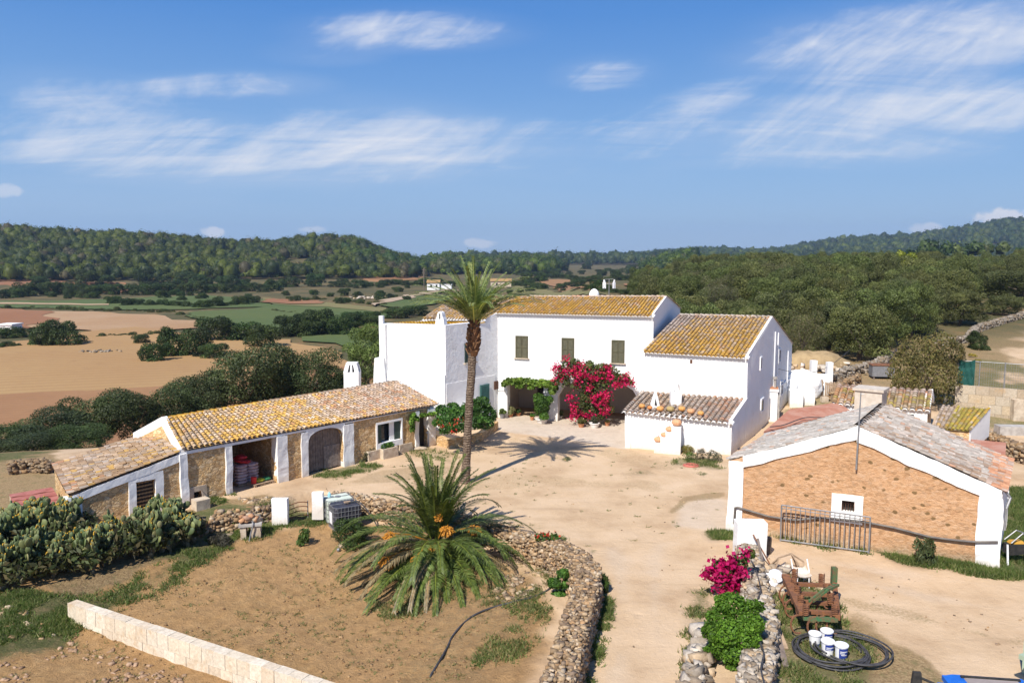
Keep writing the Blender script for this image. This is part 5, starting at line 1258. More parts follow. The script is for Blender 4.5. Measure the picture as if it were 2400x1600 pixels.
# ------------------------------------------------------------------ wooded hills (far woods read as one mass)
def wood_mesh(name, hill, n, rad, faces, cols, gaps=.0, size=1.3, az_r=None, front=0, clear=()):
    nm, R, Rf, z0, ch, sk = hill
    a0, a1 = az_r or (az_of(sk[0][0]), az_of(sk[-1][0]))
    sp = rad * 1.55; rr_g = np.arange(Rf - front, R * 1.12, sp); xs_, ys_ = [], []
    for r0 in rr_g:      # one tree per cell, jittered
        aa = np.arange(a0, a1, sp / r0); aa = aa + (rng.random(len(aa)) - .5) * sp / r0 * .95; r1 = r0 + (rng.random(len(aa)) - .5) * sp * .95
        xs_.append(np.sin(aa) * r1); ys_.append(np.cos(aa) * r1)
    x, y = np.concatenate(xs_), np.concatenate(ys_); o_ = rng.permutation(len(x)); x, y = x[o_], y[o_]
    keep = fbm(x / 45, y / 45) > gaps
    x, y = x[keep][:n], y[keep][:n]
    h = zt(x, y, False); n = len(x)
    ok = h > z0 + .8 if front == 0 else np.ones(n, bool)
    for (cx, cy, cr) in clear: ok &= np.hypot(x - cx, y - cy) > cr
    x, y, h = x[ok], y[ok], h[ok]; n = len(x)
    rr = rad * (.5 + .95 * rng.random(n) ** 1.5); hh = rr * (1.15 + .5 * rng.random(n))
    d = rnd_dirs(n * faces, -.1).reshape(n, faces, 3)
    lob = 1 + .22 * np.sin(d[..., 0] * 5 + rng.random((n, 1)) * 6) * np.cos(d[..., 1] * 5 + rng.random((n, 1)) * 6) + .08 * rng.normal(size=(n, faces))
    P = np.stack([x, y, h + hh * .75], 1)[:, None, :] + d * 1.0 * lob[..., None] * np.stack([rr, rr, hh * .75], 1)[:, None, :]
    base = np.array(cols)[rng.integers(0, len(cols), n)] * (.68 + .5 * rng.random(n))[:, None]
    gp = fbm(x / 70, y / 70)[:, None]; base = base * (.75 + .55 * gp) 
    C = np.repeat(base, faces, axis=0) * (.75 + .5 * rng.random(n * faces))[:, None]
    V, F, C = leaf_quads(P.reshape(-1, 3), d.reshape(-1, 3), size, .8, .22, C)
    th = np.linspace(0, 2 * np.pi, 9)[:-1]; ph = np.array([-.5, .1, .62, 1.1]); dm = np.array([(np.cos(p_) * np.cos(t_), np.cos(p_) * np.sin(t_), np.sin(p_)) for p_ in ph for t_ in th] + [(0, 0, 1)])
    m_ = len(dm); lb = .80 * (1 + .15 * rng.normal(size=(n, m_, 1))); DV = np.stack([x, y, h + hh * .75], 1)[:, None, :] + dm[None] * lb * np.stack([rr, rr, hh * .75], 1)[:, None, :]
    q4 = np.array([(j * 8 + i, j * 8 + (i + 1) % 8, j * 8 + 8 + (i + 1) % 8, j * 8 + 8 + i) for j in range(3) for i in range(8)] + [(24 + i, 24 + (i + 1) % 8, 32, 32) for i in range(8)])
    t4 = q4[:24]; t3 = np.array([(24 + 2 * i, 24 + 2 * i + 1, 24 + (2 * i + 2) % 8, 32) for i in range(4)]); fq = np.vstack([t4, t3])
    DF = (fq[None] + (np.arange(n) * m_)[:, None, None]).reshape(-1, 4) + len(V); DC = np.repeat(base * .85, m_, axis=0)
    return np_mesh(name, np.vstack([V, DV.reshape(-1, 3)]), np.vstack([F, DF]), np.vstack([C, DC]), True)
PINEB = PINE * 3 + LENT + [(.10, .09, .05), (.12, .105, .06)]
for (hn, n, rad, fc, cl, gp, sz, lab) in (('wood1', 6000, 4.2, 130, PINEB, .22, .85, 'dense green pine wood covering the left hill'),
                                     ('wood2', 6000, 4.8, 80, PINEB, .28, 1.2, 'pine wood on the low hill behind the house'),
                                     ('wood3', 4000, 3.6, 60, LENT * 2 + HOLM + [(.12, .10, .055)], .40, 1.5, 'dark scrub with red clearings on the rocky knolls'),
                                     ('ridge', 9000, 9.0, 24, PINE + LENT * 2, .25, 2.6, 'far wooded ridge fading to blue')):
    hl = next(h for h in HILLS if h[0] == hn)
    me = wood_mesh('hill_wood', hl, n, rad, fc, cl, gp, sz); me.materials.append(M['leaf'])
    o = bpy.data.objects.new('hill_wood', me); COL.objects.link(o); setp(o, lab, 'wood', kind='stuff')

# ------------------------------------------------------------------ hedges and bushes of the valley
p_lent = protos('bush', 5, 2.5, 3.4, 14, 7000, .24, LENT, tree=False, aspect=.6, low=-.1, clump=.35)
p_hedge = protos('hedge_bush', 3, 2.5, 2.0, 9, 3000, .28, LENT + DRY[:2] + OLIVE[:2], tree=False, aspect=.6, low=-.2, clump=.45)
BIG = [(132, 812, 752, 105, 'large round dark bush alone at the left of the tan field'), (432, 838, 768, 105, 'big dark bush in the middle of the tan field'), (366, 848, 798, 62, 'smaller dark bush touching the left of the big field bush'), (500, 842, 806, 60, 'low dark bush touching the right of the big field bush'),
       (330, 807, 784, 34, 'small lone bush on the upper edge of the tan field'), (28, 790, 766, 70, 'grey green bush beside the tiny white hut'),
       (540, 800, 745, 130, 'broad dark thicket between the tan and green fields'), (615, 815, 765, 80, 'dark bush at the lower right end of the field thicket'), (700, 790, 742, 90, 'bushy clump left of the green field behind the olives'), (770, 786, 728, 110, 'tall dark clump nearest the white wing in the valley'), (850, 765, 732, 90, 'dark round clump above the white wing'),
       (720, 768, 736, 60, 'mid sized bush among the clumps left of the wing'), (930, 745, 722, 70, 'dark bush row end above the orange wing roof'), (975, 740, 716, 60, 'dark bush touching the left end of the main roof')]
for u, vb, vt, w, lab in BIG:
    for k in range(max(1, round(w / 55))):
        kk = max(1, round(w / 55)); uu = u + (k - (kk - 1) / 2) * w / kk
        tree_px('bush', lab if k == 0 else lab, 'bush', p_lent[(k + u) % 5], uu, vb - abs(k - (kk - 1) / 2) * 3, vt + 5 * (k % 2), w / kk * (1.35 if kk > 1 else 1), Rp=2.6, Hp=3.5, group=None if kk == 1 else 'clump: ' + lab)
HEDGES = [([(-20, 818), (60, 812), (110, 808)], 22, 'low hedge bush along the near edge of the tan field at far left'), ([(185, 793), (260, 788), (330, 786), (410, 782)], 18, 'hedge bush between the tan and the pale fallow field'), ([(0, 726), (90, 722), (200, 728), (300, 728), (400, 732), (470, 748), (520, 757)], 16, 'hedge bush above the pale fallow field'),
          ([(270, 712), (300, 716), (400, 716), (480, 722), (590, 712)], 24, 'hedge bush on the long green field'), ([(0, 700), (60, 695), (150, 690), (240, 690), (330, 690), (440, 688), (560, 684), (640, 682)], 30, 'dark hedge bush at the foot of the wood'),
          ([(200, 668), (250, 668), (300, 668), (370, 670), (430, 668), (520, 670), (600, 672), (680, 672), (760, 672), (840, 674)], 30, 'dark tree like bush below the pine wood'), ([(640, 730), (720, 738), (690, 732)], 14, 'low bush strip in the wide green field'),
          ([(600, 790), (680, 786), (760, 780), (820, 770), (870, 755)], 26, 'dense valley bush left of the white wing'), ([(870, 672), (930, 668), (1000, 668), (1060, 672)], 20, 'dark bush near the far farmstead'), ([(660, 702), (760, 702), (830, 708), (900, 716), (960, 730)], 18, 'scrub bush between the far fields'),
          ([(1180, 640), (1260, 648), (1340, 655), (1420, 660), (1500, 655), (1580, 650)], 20, 'scrub bush on the slope above the house roof'), ([(1330, 672), (1400, 680), (1460, 690), (1520, 688), (1580, 680)], 22, 'nearer scrub bush just above the house roof'), ([(1450, 640), (1540, 636), (1600, 644), (1660, 640), (1740, 640)], 16, 'scrub bush below the rocky knolls'), ([(1380, 662), (1460, 656), (1540, 658), (1580, 668)], 18, 'scrub bush round the small orange field')]
for pts, wpx, lab in HEDGES:
    L_ = 0; seg = []
    for (a, b), (c, d) in zip(pts[:-1], pts[1:]):
        n = max(1, round(math.hypot(c - a, d - b) / (wpx * .95)))
        for k in range(n): seg.append((a + (c - a) * k / n, b + (d - b) * k / n))
    seg.append(pts[-1])
    for u, v in seg:
        if random.random() < .1: continue
        b = gt(u + random.uniform(-4, 4), v + random.uniform(-1, 1.5))
        if b is None: continue
        ds = math.hypot(b.x, b.y); w = wpx * random.uniform(.7, 1.5) / FPX * ds
        pr = random.choice(p_lent if wpx > 19 else p_hedge)
        plant('bush', lab, 'bush', pr, (b.x, b.y, b.z - .2), w / 5.0 * 1.15, w / 5.0 * random.uniform(.75, 1.05), None, lab.replace('bush', 'bushes', 1))

for (u0, u1, v0, v1, n, w, lab, grp) in ((1190, 1600, 628, 690, 95, 20, 'dark scrub bush scattered on the slope above the house roof', 'scattered bushes on the slope above the house'), (380, 960, 668, 712, 46, 18, 'dark scrub bush scattered between the far fields', 'scattered bushes between the far fields'), (0, 420, 655, 700, 40, 22, 'dark scrub bush scattered at the foot of the left hill', 'scattered bushes at the foot of the left hill')):
    for _ in range(n):
        b = gt(random.uniform(u0, u1), random.uniform(v0, v1))
        if b is None or vnoise(np.array([b.x / 22]), np.array([b.y / 22]))[0] < .38: continue
        ds = math.hypot(b.x, b.y); w_ = w * random.uniform(.6, 1.5) / FPX * ds; plant('bush', lab, 'bush', random.choice(p_lent), (b.x, b.y, b.z - .2), w_ / 4.6, w_ / 5.0 * random.uniform(.75, 1.0), None, grp)
# ------------------------------------------------------------------ olive trees behind the stable
p_oliv = protos('olive_tree', 4, 2.6, 4.4, 18, 24000, .15, OLIVE, aspect=.42, low=.08, clump=.3, jit=.8)
OLV = [(30, 1068, 985, 130, -2.5, 'leftmost dark olive tree behind the red roofed shed'), (130, 1060, 965, 150, -2.5, 'dark olive tree left of the stable lean-to'), (230, 1045, 925, 150, -2.5, 'bushy olive tree above the lean-to roof'), (318, 1035, 915, 130, -2.5, 'olive tree behind the lean-to roof ridge'),
       (405, 1020, 900, 140, -2.5, 'olive tree behind the left end of the stable roof'), (480, 1000, 890, 130, -2.5, 'small olive between two taller ones behind the stable'), (570, 985, 818, 190, -2.5, 'tallest olive tree behind the stable'), (655, 975, 850, 120, -2.5, 'olive tree between the two tallest behind the stable'), (725, 965, 815, 160, -2.5, 'pale olive tree left of the stable chimney'), (790, 955, 880, 90, -2.5, 'low olive tree beside the stable chimney'), (75, 1090, 1010, 120, -2.5, 'low olive shrub above the red shed roof'), (180, 1085, 995, 110, -2.5, 'low olive shrub close to the lean-to corner')]
for i, (u, vb, vt, w, z, lab) in enumerate(OLV):
    b = g(u, vb, z); zz = zt1(b.x, b.y); top = at(u, vt, b.y).z; ds = math.hypot(b.x, b.y)
    plant('olive_tree', lab, 'olive tree', p_oliv[i % 4], (b.x, b.y, zz - .1), w * 1.15 / FPX * ds / 5.2, (top - zz) / 4.4, None)
p_tam = protos('tamarisk_tree', 1, 1.6, 5.2, 16, 9000, .24, TAM, aspect=.2, low=.02, clump=.3, jit=.9, zbias=.4)
tree_px('tamarisk_tree', 'feathery light green tamarisk against the left side of the white wing', 'tree', p_tam[0], 862, 925, 752, 105, z_at=-1.5, Rp=1.6, Hp=5.2)
p_shr2 = protos('green_shrub', 2, 1.6, 2.4, 9, 3500, .2, TAM + OLIVE, tree=False, aspect=.4, low=-.1)
tree_px('shrub', 'leafy pale green shrub below the tamarisk beside the wing', 'shrub', p_shr2[0], 842, 940, 850, 70, z_at=-1.0, Rp=1.7, Hp=2.4)

# ------------------------------------------------------------------ wood of holm oak and wild olive behind the house
p_holm = protos('oak_tree', 5, 2.9, 4.8, 40, 30000, .145, HOLM, ls=.72, aspect=.55, low=.05, clump=.38, jit=.75)
p_grey = protos('grey_tree', 2, 2.7, 4.6, 34, 17000, .14, GREY + HOLM[:2], ls=.72, aspect=.4, low=.05, clump=.4, jit=.9)
# rows of the wood: pixel position of the foot, tree top
cnt = 0
def wood_tree(x, y, hgt, rad, pr, name, lab, grp):
    z = zt1(x, y); plant(name, lab, 'tree', pr, (x, y, z - .2), rad / 2.9, hgt / 4.8, None, grp)
EDGE = [(14.5, 66), (18, 69), (22, 70.5), (26, 70), (30, 71.5), (33.5, 74), (37.5, 78), (41, 82), (44, 86)]
def behind_edge(x, y):
    ex = [e[0] for e in EDGE]; ey = [e[1] for e in EDGE]
    return y > np.interp(x, ex, ey)
spots = []
tries = 0
while len(spots) < 250 and tries < 20000:
    tries += 1
    y = 62 + 175 * random.random() ** 1.25; az = random.uniform(.155, .66); x = y * math.tan(az)
    if x < 13 or not behind_edge(x, y): continue
    u_, v_ = 1200 + FPX * x / y, 0
    if y < 100 and az > .47: continue
    if 70 < y < 125 and az > .52: continue
    mind = 2.7 + y * .011
    if any((x - a) ** 2 + (y - b) ** 2 < mind ** 2 for a, b in spots): continue
    spots.append((x, y))
for i, (x, y) in enumerate(spots):
    r_ = random.uniform(2.1, 3.7); hg = random.uniform(4.4, 6.6) * (1 + .1 * (y > 110))
    if y < 76: hg *= .8
    if i % 7 == 3: wood_tree(x, y, hg, r_, random.choice(p_grey), 'wild_olive_tree', 'greyish wild olive tree inside the wood behind the house', 'grey trees of the wood behind the house')
    else: wood_tree(x, y, hg, r_, random.choice(p_holm), 'oak_tree', 'green holm oak inside the wood behind the house', 'green trees of the wood behind the house')
# trees that stand out
def lone(u, vb, vt, w, pr, name, lab, Hp=4.8, Rp=2.9, zz=None): return tree_px(name, lab, 'tree', pr, u, vb, vt, w, z_at=zz, Rp=Rp, Hp=Hp)
lone(1990, 800, 690, 130, p_grey[0], 'grey_tree', 'half bare greyish tree at the near edge of the wood'); lone(1905, 815, 700, 110, p_holm[1], 'oak_tree', 'dark oak at the front of the wood beside the gable'); lone(2080, 790, 705, 120, p_grey[1], 'grey_tree', 'dull grey green tree above the garden wall')
lone(2250, 762, 680, 105, p_holm[3], 'oak_tree', 'dark wild olive with a bleached trunk beside the path'); lone(2350, 738, 690, 80, p_holm[2], 'oak_tree', 'small brown crowned tree at the right by the dirt bank')
lone(2300, 690, 640, 160, p_holm[0], 'oak_tree', 'dark oak at the right end of the wood'); lone(2390, 700, 635, 170, p_holm[4], 'oak_tree', 'dark oak cut off by the right edge of the photograph'); lone(2200, 700, 636, 150, p_holm[2], 'oak_tree', 'broad oak at the back of the wood on the right')
p_yel = protos('pine_tree', 1, 2.6, 4.0, 10, 4000, .35, [(.24, .27, .03), (.28, .30, .04), (.19, .23, .03)], aspect=.5, low=.3)
b = gt(2108, 655); b = at(2108, 640, 165.0); zz = zt1(b.x, b.y); plant('pine_tree', 'bright yellow green tree top rising above the wood', 'pine tree', p_yel[0], (b.x, b.y, zz), 64 / FPX * 165 / 5.2, (at(2108, 594, 165).z - zz) / 4.0)
p_dry = protos('fig_tree', 1, 2.4, 3.9, 18, 17000, .14, DRY, aspect=.6, low=-.05, clump=.3, jit=.9)
tree_px('carob_tree', 'round brownish green tree behind the outhouse roof', 'tree', p_dry[0], 2168, 935, 788, 150, z_at=1.0, Rp=2.5, Hp=3.9)
tree_px('shrub', 'round grey green shrub on the dry slope by the stone wall', 'shrub', p_lent[2], 2292, 818, 775, 48, Rp=2.6, Hp=3.5)
for u, v, w, lab in ((2278, 838, 20, 'upper yellow flowering shrub on the dry slope'), (2292, 850, 18, 'lower yellow flowering shrub on the dry slope')):
    me = crown_mesh('yellow_shrub', lumpy(2.5, 2.0, 6, seed=3), 700, .5, [(.45, .33, .03), (.30, .24, .04), (.12, .13, .03)]); me.materials.append(M['leaf'])
    b = gt(u, v); plant('yellow_shrub', lab, 'shrub', (me, None), (b.x, b.y, b.z), w / FPX * b.y / 5, w / FPX * b.y / 5)

# ------------------------------------------------------------------ palms
def frond(V, F, C, base, az, el, length, droop, col, n=44, leaf=.42, wid=.032, V0=.7, twist=0, fold=.55, drp=.3):
    """one pinnate leaf: midrib curve and two rows of narrow leaflets"""
    az_v = Vector((math.cos(az), math.sin(az), 0)); p = Vector(base); e = el; step = length / n; pts = [p.copy()]; tang = []
    for i in range(n):
        d = az_v * math.cos(e) + Vector((0, 0, math.sin(e))); tang.append(d); p = p + d * step; pts.append(p.copy()); e -= droop / n * (.5 + 1.0 * i / n)
    side0 = Vector((-math.sin(az), math.cos(az), 0)); side0 = (side0 * math.cos(twist) + Vector((0, 0, 1)) * math.sin(twist)).normalized()
    for i in range(1, n):
        t = i / n; d = tang[i]; side = (side0 - d * side0.dot(d)).normalized(); up_ = side.cross(d) * -1
        if up_.z < 0: up_ = -up_
        r = .034 * (1 - t) + .006; b = len(V)
        q0, q1 = pts[i], pts[min(i + 1, n)]
        V += [q0 - side * r, q0 + side * r, q1 + side * r, q1 - side * r]; F.append((b, b + 1, b + 2, b + 3)); C += [(col[0][0] * 2.2, col[0][1] * 1.9, col[0][2] * 1.5)] * 4
        if t < .10: continue
        ll = leaf * math.sin(min(1, (t - .05) * 1.35 + .12) * math.pi * .93) ** .6 * random.uniform(.85, 1.12)
        for s in (-1, 1):
            k = random.uniform(-.1, .1)
            dr = (side * s * (1 - .25 * t) + d * (V0 + .45 * t + k) + up_ * (fold + random.uniform(-.12, .12))).normalized()
            tip = q0 + dr * ll + Vector((0, 0, -drp * ll * random.uniform(.3, 1))); w_ = d.cross(dr).cross(dr).normalized() * wid
            mid = q0.lerp(tip, .45) + up_ * .045
            b = len(V); cc_ = random.choice(col); kk = random.uniform(.8, 1.2); cc_ = tuple(z * kk for z in cc_)
            V += [q0, mid + w_, tip, mid - w_]; F.append((b, b + 1, b + 2, b + 3)); C += [cc_] * 4
def frond_obj(name, parent, fr, m=None):
    V, F, C = [], [], []
    for a in fr: frond(V, F, C, *a[:6], **(a[6] if len(a) > 6 else {}))
    off = ROOT[parent.name]; me = np_mesh(name, np.array([(Vector(v) - off)[:] for v in V]), np.array(F), np.array(C))
    return link_mesh(name, me, m or M['frond'], parent)
FG = [(.085, .115, .028), (.11, .14, .036), (.065, .09, .022), (.15, .18, .065)]
FP = [(.20, .235, .105), (.165, .205, .085), (.24, .27, .13), (.14, .185, .07)]
FD = [(.30, .215, .12), (.36, .27, .16), (.24, .165, .09), (.20, .14, .075)]
# tall date palm
tb = g(1090, 1131, 0); tall = thing('date_palm', 'tall slender date palm with a feathery crown standing in the yard', 'palm tree', tuple(tb))
tp = []
for u, v in ((1090, 1140), (1093, 1080), (1097, 1000), (1101, 930), (1105, 880), (1107, 830), (1109, 790), (1111, 765), (1112, 745)):
    q = at(u, v, tb.y); tp.append(q)
tp[0].z = -.3
mt = NT('palm_trunk_bark'); wv = mt.n('ShaderNodeTexWave', wave_type='BANDS', bands_direction='Z'); wv.inputs['Scale'].default_value = 2.6; wv.inputs['Distortion'].default_value = 3.5; wv.inputs['Detail'].default_value = 3; wv.inputs['Detail Scale'].default_value = 3; mt.l(mt.co, wv.inputs['Vector'])
vo = mt.voro(9, 'F1', mt.mapv((1, 1, 1.6))); kk = mt.noise(6, 5, .7)
mtb = mt.done(mt.mix(mt.step(vo, .2, .6, 0, .7), mt.ramp(kk, [(.3, (.17, .12, .085)), (.7, (.31, .235, .17))]), (.10, .07, .05)), .95, mt.bump(mt.math('ADD', vo, mt.math('MULTIPLY', wv.outputs['Fac'], .6)), 1, .05), .1)
mb = MB(); rr_ = [.25, .205, .19, .195, .19, .195, .20, .20, .14]; P2 = []; R2 = []
for i in range(len(tp) - 1):
    for k in range(7):
        t = k / 7; P2.append(tp[i].lerp(tp[i + 1], t)); R2.append((rr_[i] * (1 - t) + rr_[i + 1] * t) * (1 + .05 * (k % 2)) + random.uniform(-.008, .008))
mb.tube(P2, R2, 14); part('trunk', mb, mtb, tall)
mb = MB()   # old leaf bases under the crown
top = at(1112, 752, tb.y); bot = at(1108, 832, tb.y)
for i in range(130):
    t = random.random(); p = bot.lerp(top, t); a = i * 2.399; r = .19 + .10 * math.sin(math.pi * min(1, t * 1.05 + .12)); d = Vector((math.cos(a), math.sin(a), 0)); s = Vector((-d.y, d.x, 0))
    q = p + d * r * .8; o_ = q + d * .16 + Vector((0, 0, .17)); mb.add([q - s * .09 - Vector((0, 0, .1)), q + s * .09 - Vector((0, 0, .1)), o_ + s * .05, o_ - s * .05, q + Vector((0, 0, .16)) - s * .07, q + Vector((0, 0, .16)) + s * .07], [(0, 1, 2, 3), (3, 2, 5, 4), (0, 3, 4), (1, 5, 2)], random.choice([(.20, .10, .05), (.26, .14, .07), (.15, .08, .045)]))
part('leaf_bases', mb, M['stone'], tall, col=True)
hd = top + Vector((0, 0, -.15)); fr = []
def fa(az_deg, el_deg, L, dr, col, **k): return (hd + Vector((math.cos(math.radians(az_deg)) * .1, math.sin(math.radians(az_deg)) * .1, random.uniform(-.1, .25))), math.radians(az_deg), math.radians(el_deg), L, math.radians(dr), col, k)
for i in range(34):
    az_d = i * 137.5 + random.uniform(-15, 15); t_ = i / 33; fr.append(fa(az_d, 86 - 40 * t_ ** .8, random.uniform(2.7, 3.4), 26 + 50 * t_ + random.uniform(-10, 10), FP, n=52, leaf=.42, wid=.022, V0=.6, fold=.25, drp=.25))
frond_obj('crown', tall, fr)
fr = [fa(az_d, el_d, L, dr, FP, n=52, leaf=.46, wid=.036, V0=.5, fold=.2, drp=.25) for az_d, el_d, L, dr in ((182, 46, 3.4, 62), (170, 54, 3.4, 64), (2, 44, 3.6, 56), (12, 38, 3.6, 54), (-20, 48, 3.3, 65), (200, 44, 3.3, 68), (186, 58, 3.4, 60), (-6, 56, 3.5, 62), (176, 36, 3.3, 52), (4, 34, 3.5, 48), (-40, 44, 3.3, 62), (-140, 44, 3.3, 62), (-90, 48, 3.2, 66), (192, 66, 3.5, 70), (-12, 66, 3.5, 70), (60, 52, 3.2, 60), (120, 52, 3.2, 60), (160, 42, 3.2, 60), (20, 50, 3.4, 62), (100, 80, 3.2, 30), (260, 78, 3.2, 45), (350, 62, 3.4, 60), (-60, 58, 3.1, 80), (-120, 60, 3.1, 80), (155, 52, 3.0, 70), (28, 60, 3.1, 70))]
frond_obj('outer_fronds', tall, fr)
# broad Canary date palm in the orchard
cz = zt1(*g(1020, 1400, -1.3).xy); cb_ = g(1020, 1335, -1.3)
big = thing('canary_palm', 'broad squat palm with drooping fronds and orange date clusters in the orchard', 'palm tree', (cb_.x, cb_.y, -1.35))
hub = at(1022, 1268, cb_.y)
mb = MB(); mb.tube([Vector((cb_.x, cb_.y, -1.6)), Vector((cb_.x, cb_.y, -.6)), hub - Vector((0, 0, .45)), hub + Vector((0, 0, .1))], [.5, .48, .62, .3], 14); part('trunk', mb, mtb, big)
mb = MB()
for i in range(150):
    t = random.random(); p = hub + Vector((0, 0, -.75 + .85 * t)); a = i * 2.399; r = .42 + .16 * math.sin(math.pi * t); d = Vector((math.cos(a), math.sin(a), 0)); s = Vector((-d.y, d.x, 0))
    q = p + d * r * .85; o_ = q + d * .26 + Vector((0, 0, .2)); mb.add([q - s * .11 - Vector((0, 0, .1)), q + s * .11 - Vector((0, 0, .1)), o_ + s * .05, o_ - s * .05, q + Vector((0, 0, .16)) - s * .07, q + Vector((0, 0, .16)) + s * .07], [(0, 1, 2, 3), (3, 2, 5, 4), (0, 3, 4), (1, 5, 2)], random.choice([(.34, .24, .11), (.26, .16, .08), (.40, .30, .13), (.28, .25, .10)]))
part('leaf_bases', mb, M['stone'], big, col=True)
def fb(az_deg, el_deg, L, dr, col, **k):
    k = dict(dict(n=74, leaf=.52, wid=.0235, V0=.55, fold=.22, drp=.34), **k)
    return (hub + Vector((math.cos(math.radians(az_deg)) * .25, math.sin(math.radians(az_deg)) * .25, random.uniform(-.1, .15) - (.25 if el_deg < 20 else 0))), math.radians(az_deg), math.radians(el_deg), L, math.radians(dr), col, k)
fr = []
for i in range(30):
    az_d = i * 137.5 + random.uniform(-12, 12); t_ = i / 29; fr.append(fb(az_d, 88 - 17 * t_, random.uniform(3.1, 3.8), 16 + 62 * t_ + random.uniform(-8, 8), FG, leaf=.48, wid=.028, V0=.62))
frond_obj('upright_fronds', big, fr)
fr = []
for i in range(22):
    az_d = i * 137.5 + 40 + random.uniform(-12, 12); e_ = 46 - 32 * (i / 21); fr.append(fb(az_d, e_, random.uniform(3.4, 3.9), 92 - 18 * (i / 21) + random.uniform(-10, 12), FG if random.random() < .8 else FG + FP))
for az_d, e_, L, dr in ((-150, 20, 4.1, 78), (-168, 30, 4.2, 88), (-128, 6, 4.1, 58), (-60, 8, 4.2, 62), (-42, 14, 4.1, 66), (-22, 24, 4.1, 80), (8, 34, 4.2, 88), (-85, 8, 4.3, 46), (-72, 10, 4.3, 48), (-62, 6, 4.4, 48), (-95, 4, 4.2, 44), (-48, 8, 4.3, 52), (-118, 8, 4.4, 48), (168, 34, 4.2, 90), (-112, 0, 3.8, 54), (-50, 24, 4.1, 80), (-140, 26, 4.1, 82), (-8, 16, 4.1, 72), (178, 18, 4.1, 72), (-32, 6, 4.2, 62), (-16, 2, 4.0, 60), (-158, 8, 4.2, 62), (-172, 4, 4.0, 60), (20, 24, 4.1, 80), (-102, 12, 4.3, 52), (-78, 2, 4.1, 44)): fr.append(fb(az_d, e_, L, dr, FG))
frond_obj('drooping_fronds', big, fr)
fr = [fb(az_d, e_, L, dr, FD, leaf=.42, fold=.05, V0=1.0, drp=.5) for az_d, e_, L, dr in ((-140, 24, 4.4, 66), (-131, 20, 4.4, 62), (-122, 16, 4.3, 60), (-104, 14, 4.3, 58), (-97, 16, 4.2, 62), (-90, 12, 4.1, 60), (-36, 16, 4.2, 76), (-26, 12, 4.1, 78), (-142, 0, 3.8, 60), (-134, -5, 3.6, 50), (-118, -8, 3.6, 55), (-100, -12, 3.3, 50), (-93, -14, 3.2, 55), (-108, -18, 3.0, 55), (-80, -16, 3.0, 60), (-28, -8, 3.0, 75), (-15, -5, 3.1, 85), (5, -5, 3.0, 90), (-50, -18, 2.8, 60), (30, -4, 3.0, 90), (-125, -14, 3.3, 52), (-146, 6, 3.6, 66))]
frond_obj('dry_fronds', big, fr)
m_date = simple('orange_dates', (.52, .23, .03), (.40, .16, .02), 9, .6)
for u, v, s, dz in ((1047, 1242, .30, 1.1), (1112, 1240, .28, .55), (1018, 1288, .36, .95), (908, 1318, .38, 1.9), (913, 1258, .3, .9), (975, 1312, .26, 1.7), (918, 1275, .22, .6), (1028, 1212, .2, .6)):
    p = at(u, v, hub.y - dz); mb = MB(); mb.tube([hub + (p - hub) * .2, hub.lerp(p, .6) + Vector((0, 0, .18)), p + Vector((0, 0, s * .5))], .028, 5, (.55, .38, .05))
    for i in range(150):
        d = Vector(rnd_dirs(1, -2)[0]) * random.uniform(.5, 1) * s; d.z = d.z * .8 - s * .15; q = p + d; mb.tube([p + d * .55 + Vector((0, 0, s * .25)), q], [.012, .03], 4)
    part('date_cluster', mb, m_date, big)

# ------------------------------------------------------------------ prickly pear hedge
PADC = [(.11, .145, .052), (.14, .175, .07), (.08, .11, .042), (.17, .19, .07), (.12, .14, .055), (.21, .20, .085)]
def pad(mb, c, R, w, h, t, col):
    c = Vector(c); n = 10; vs = []
    for side in (-1, 1):
        for k in range(n):
            th = 2 * math.pi * k / n; x = math.cos(th) * w * (1 - .22 * (math.sin(th) < 0) * abs(math.sin(th))); z = math.sin(th) * h
            vs.append(c + R @ Vector((x * .82, side * t * .8, z * .82 + h)))
    for k in range(n):
        th = 2 * math.pi * k / n; x = math.cos(th) * w * (1 - .22 * (math.sin(th) < 0) * abs(math.sin(th))); vs.append(c + R @ Vector((x, 0, math.sin(th) * h + h)))
    vs += [c + R @ Vector((0, -t, h)), c + R @ Vector((0, t, h))]
    fs = []
    for k in range(n):
        k2 = (k + 1) % n
        fs += [(k, k2, 20 + k2, 20 + k), (10 + k2, 10 + k, 20 + k, 20 + k2), (k2, k, 30), (10 + k, 10 + k2, 31)]
    mb.add(vs, fs, col)
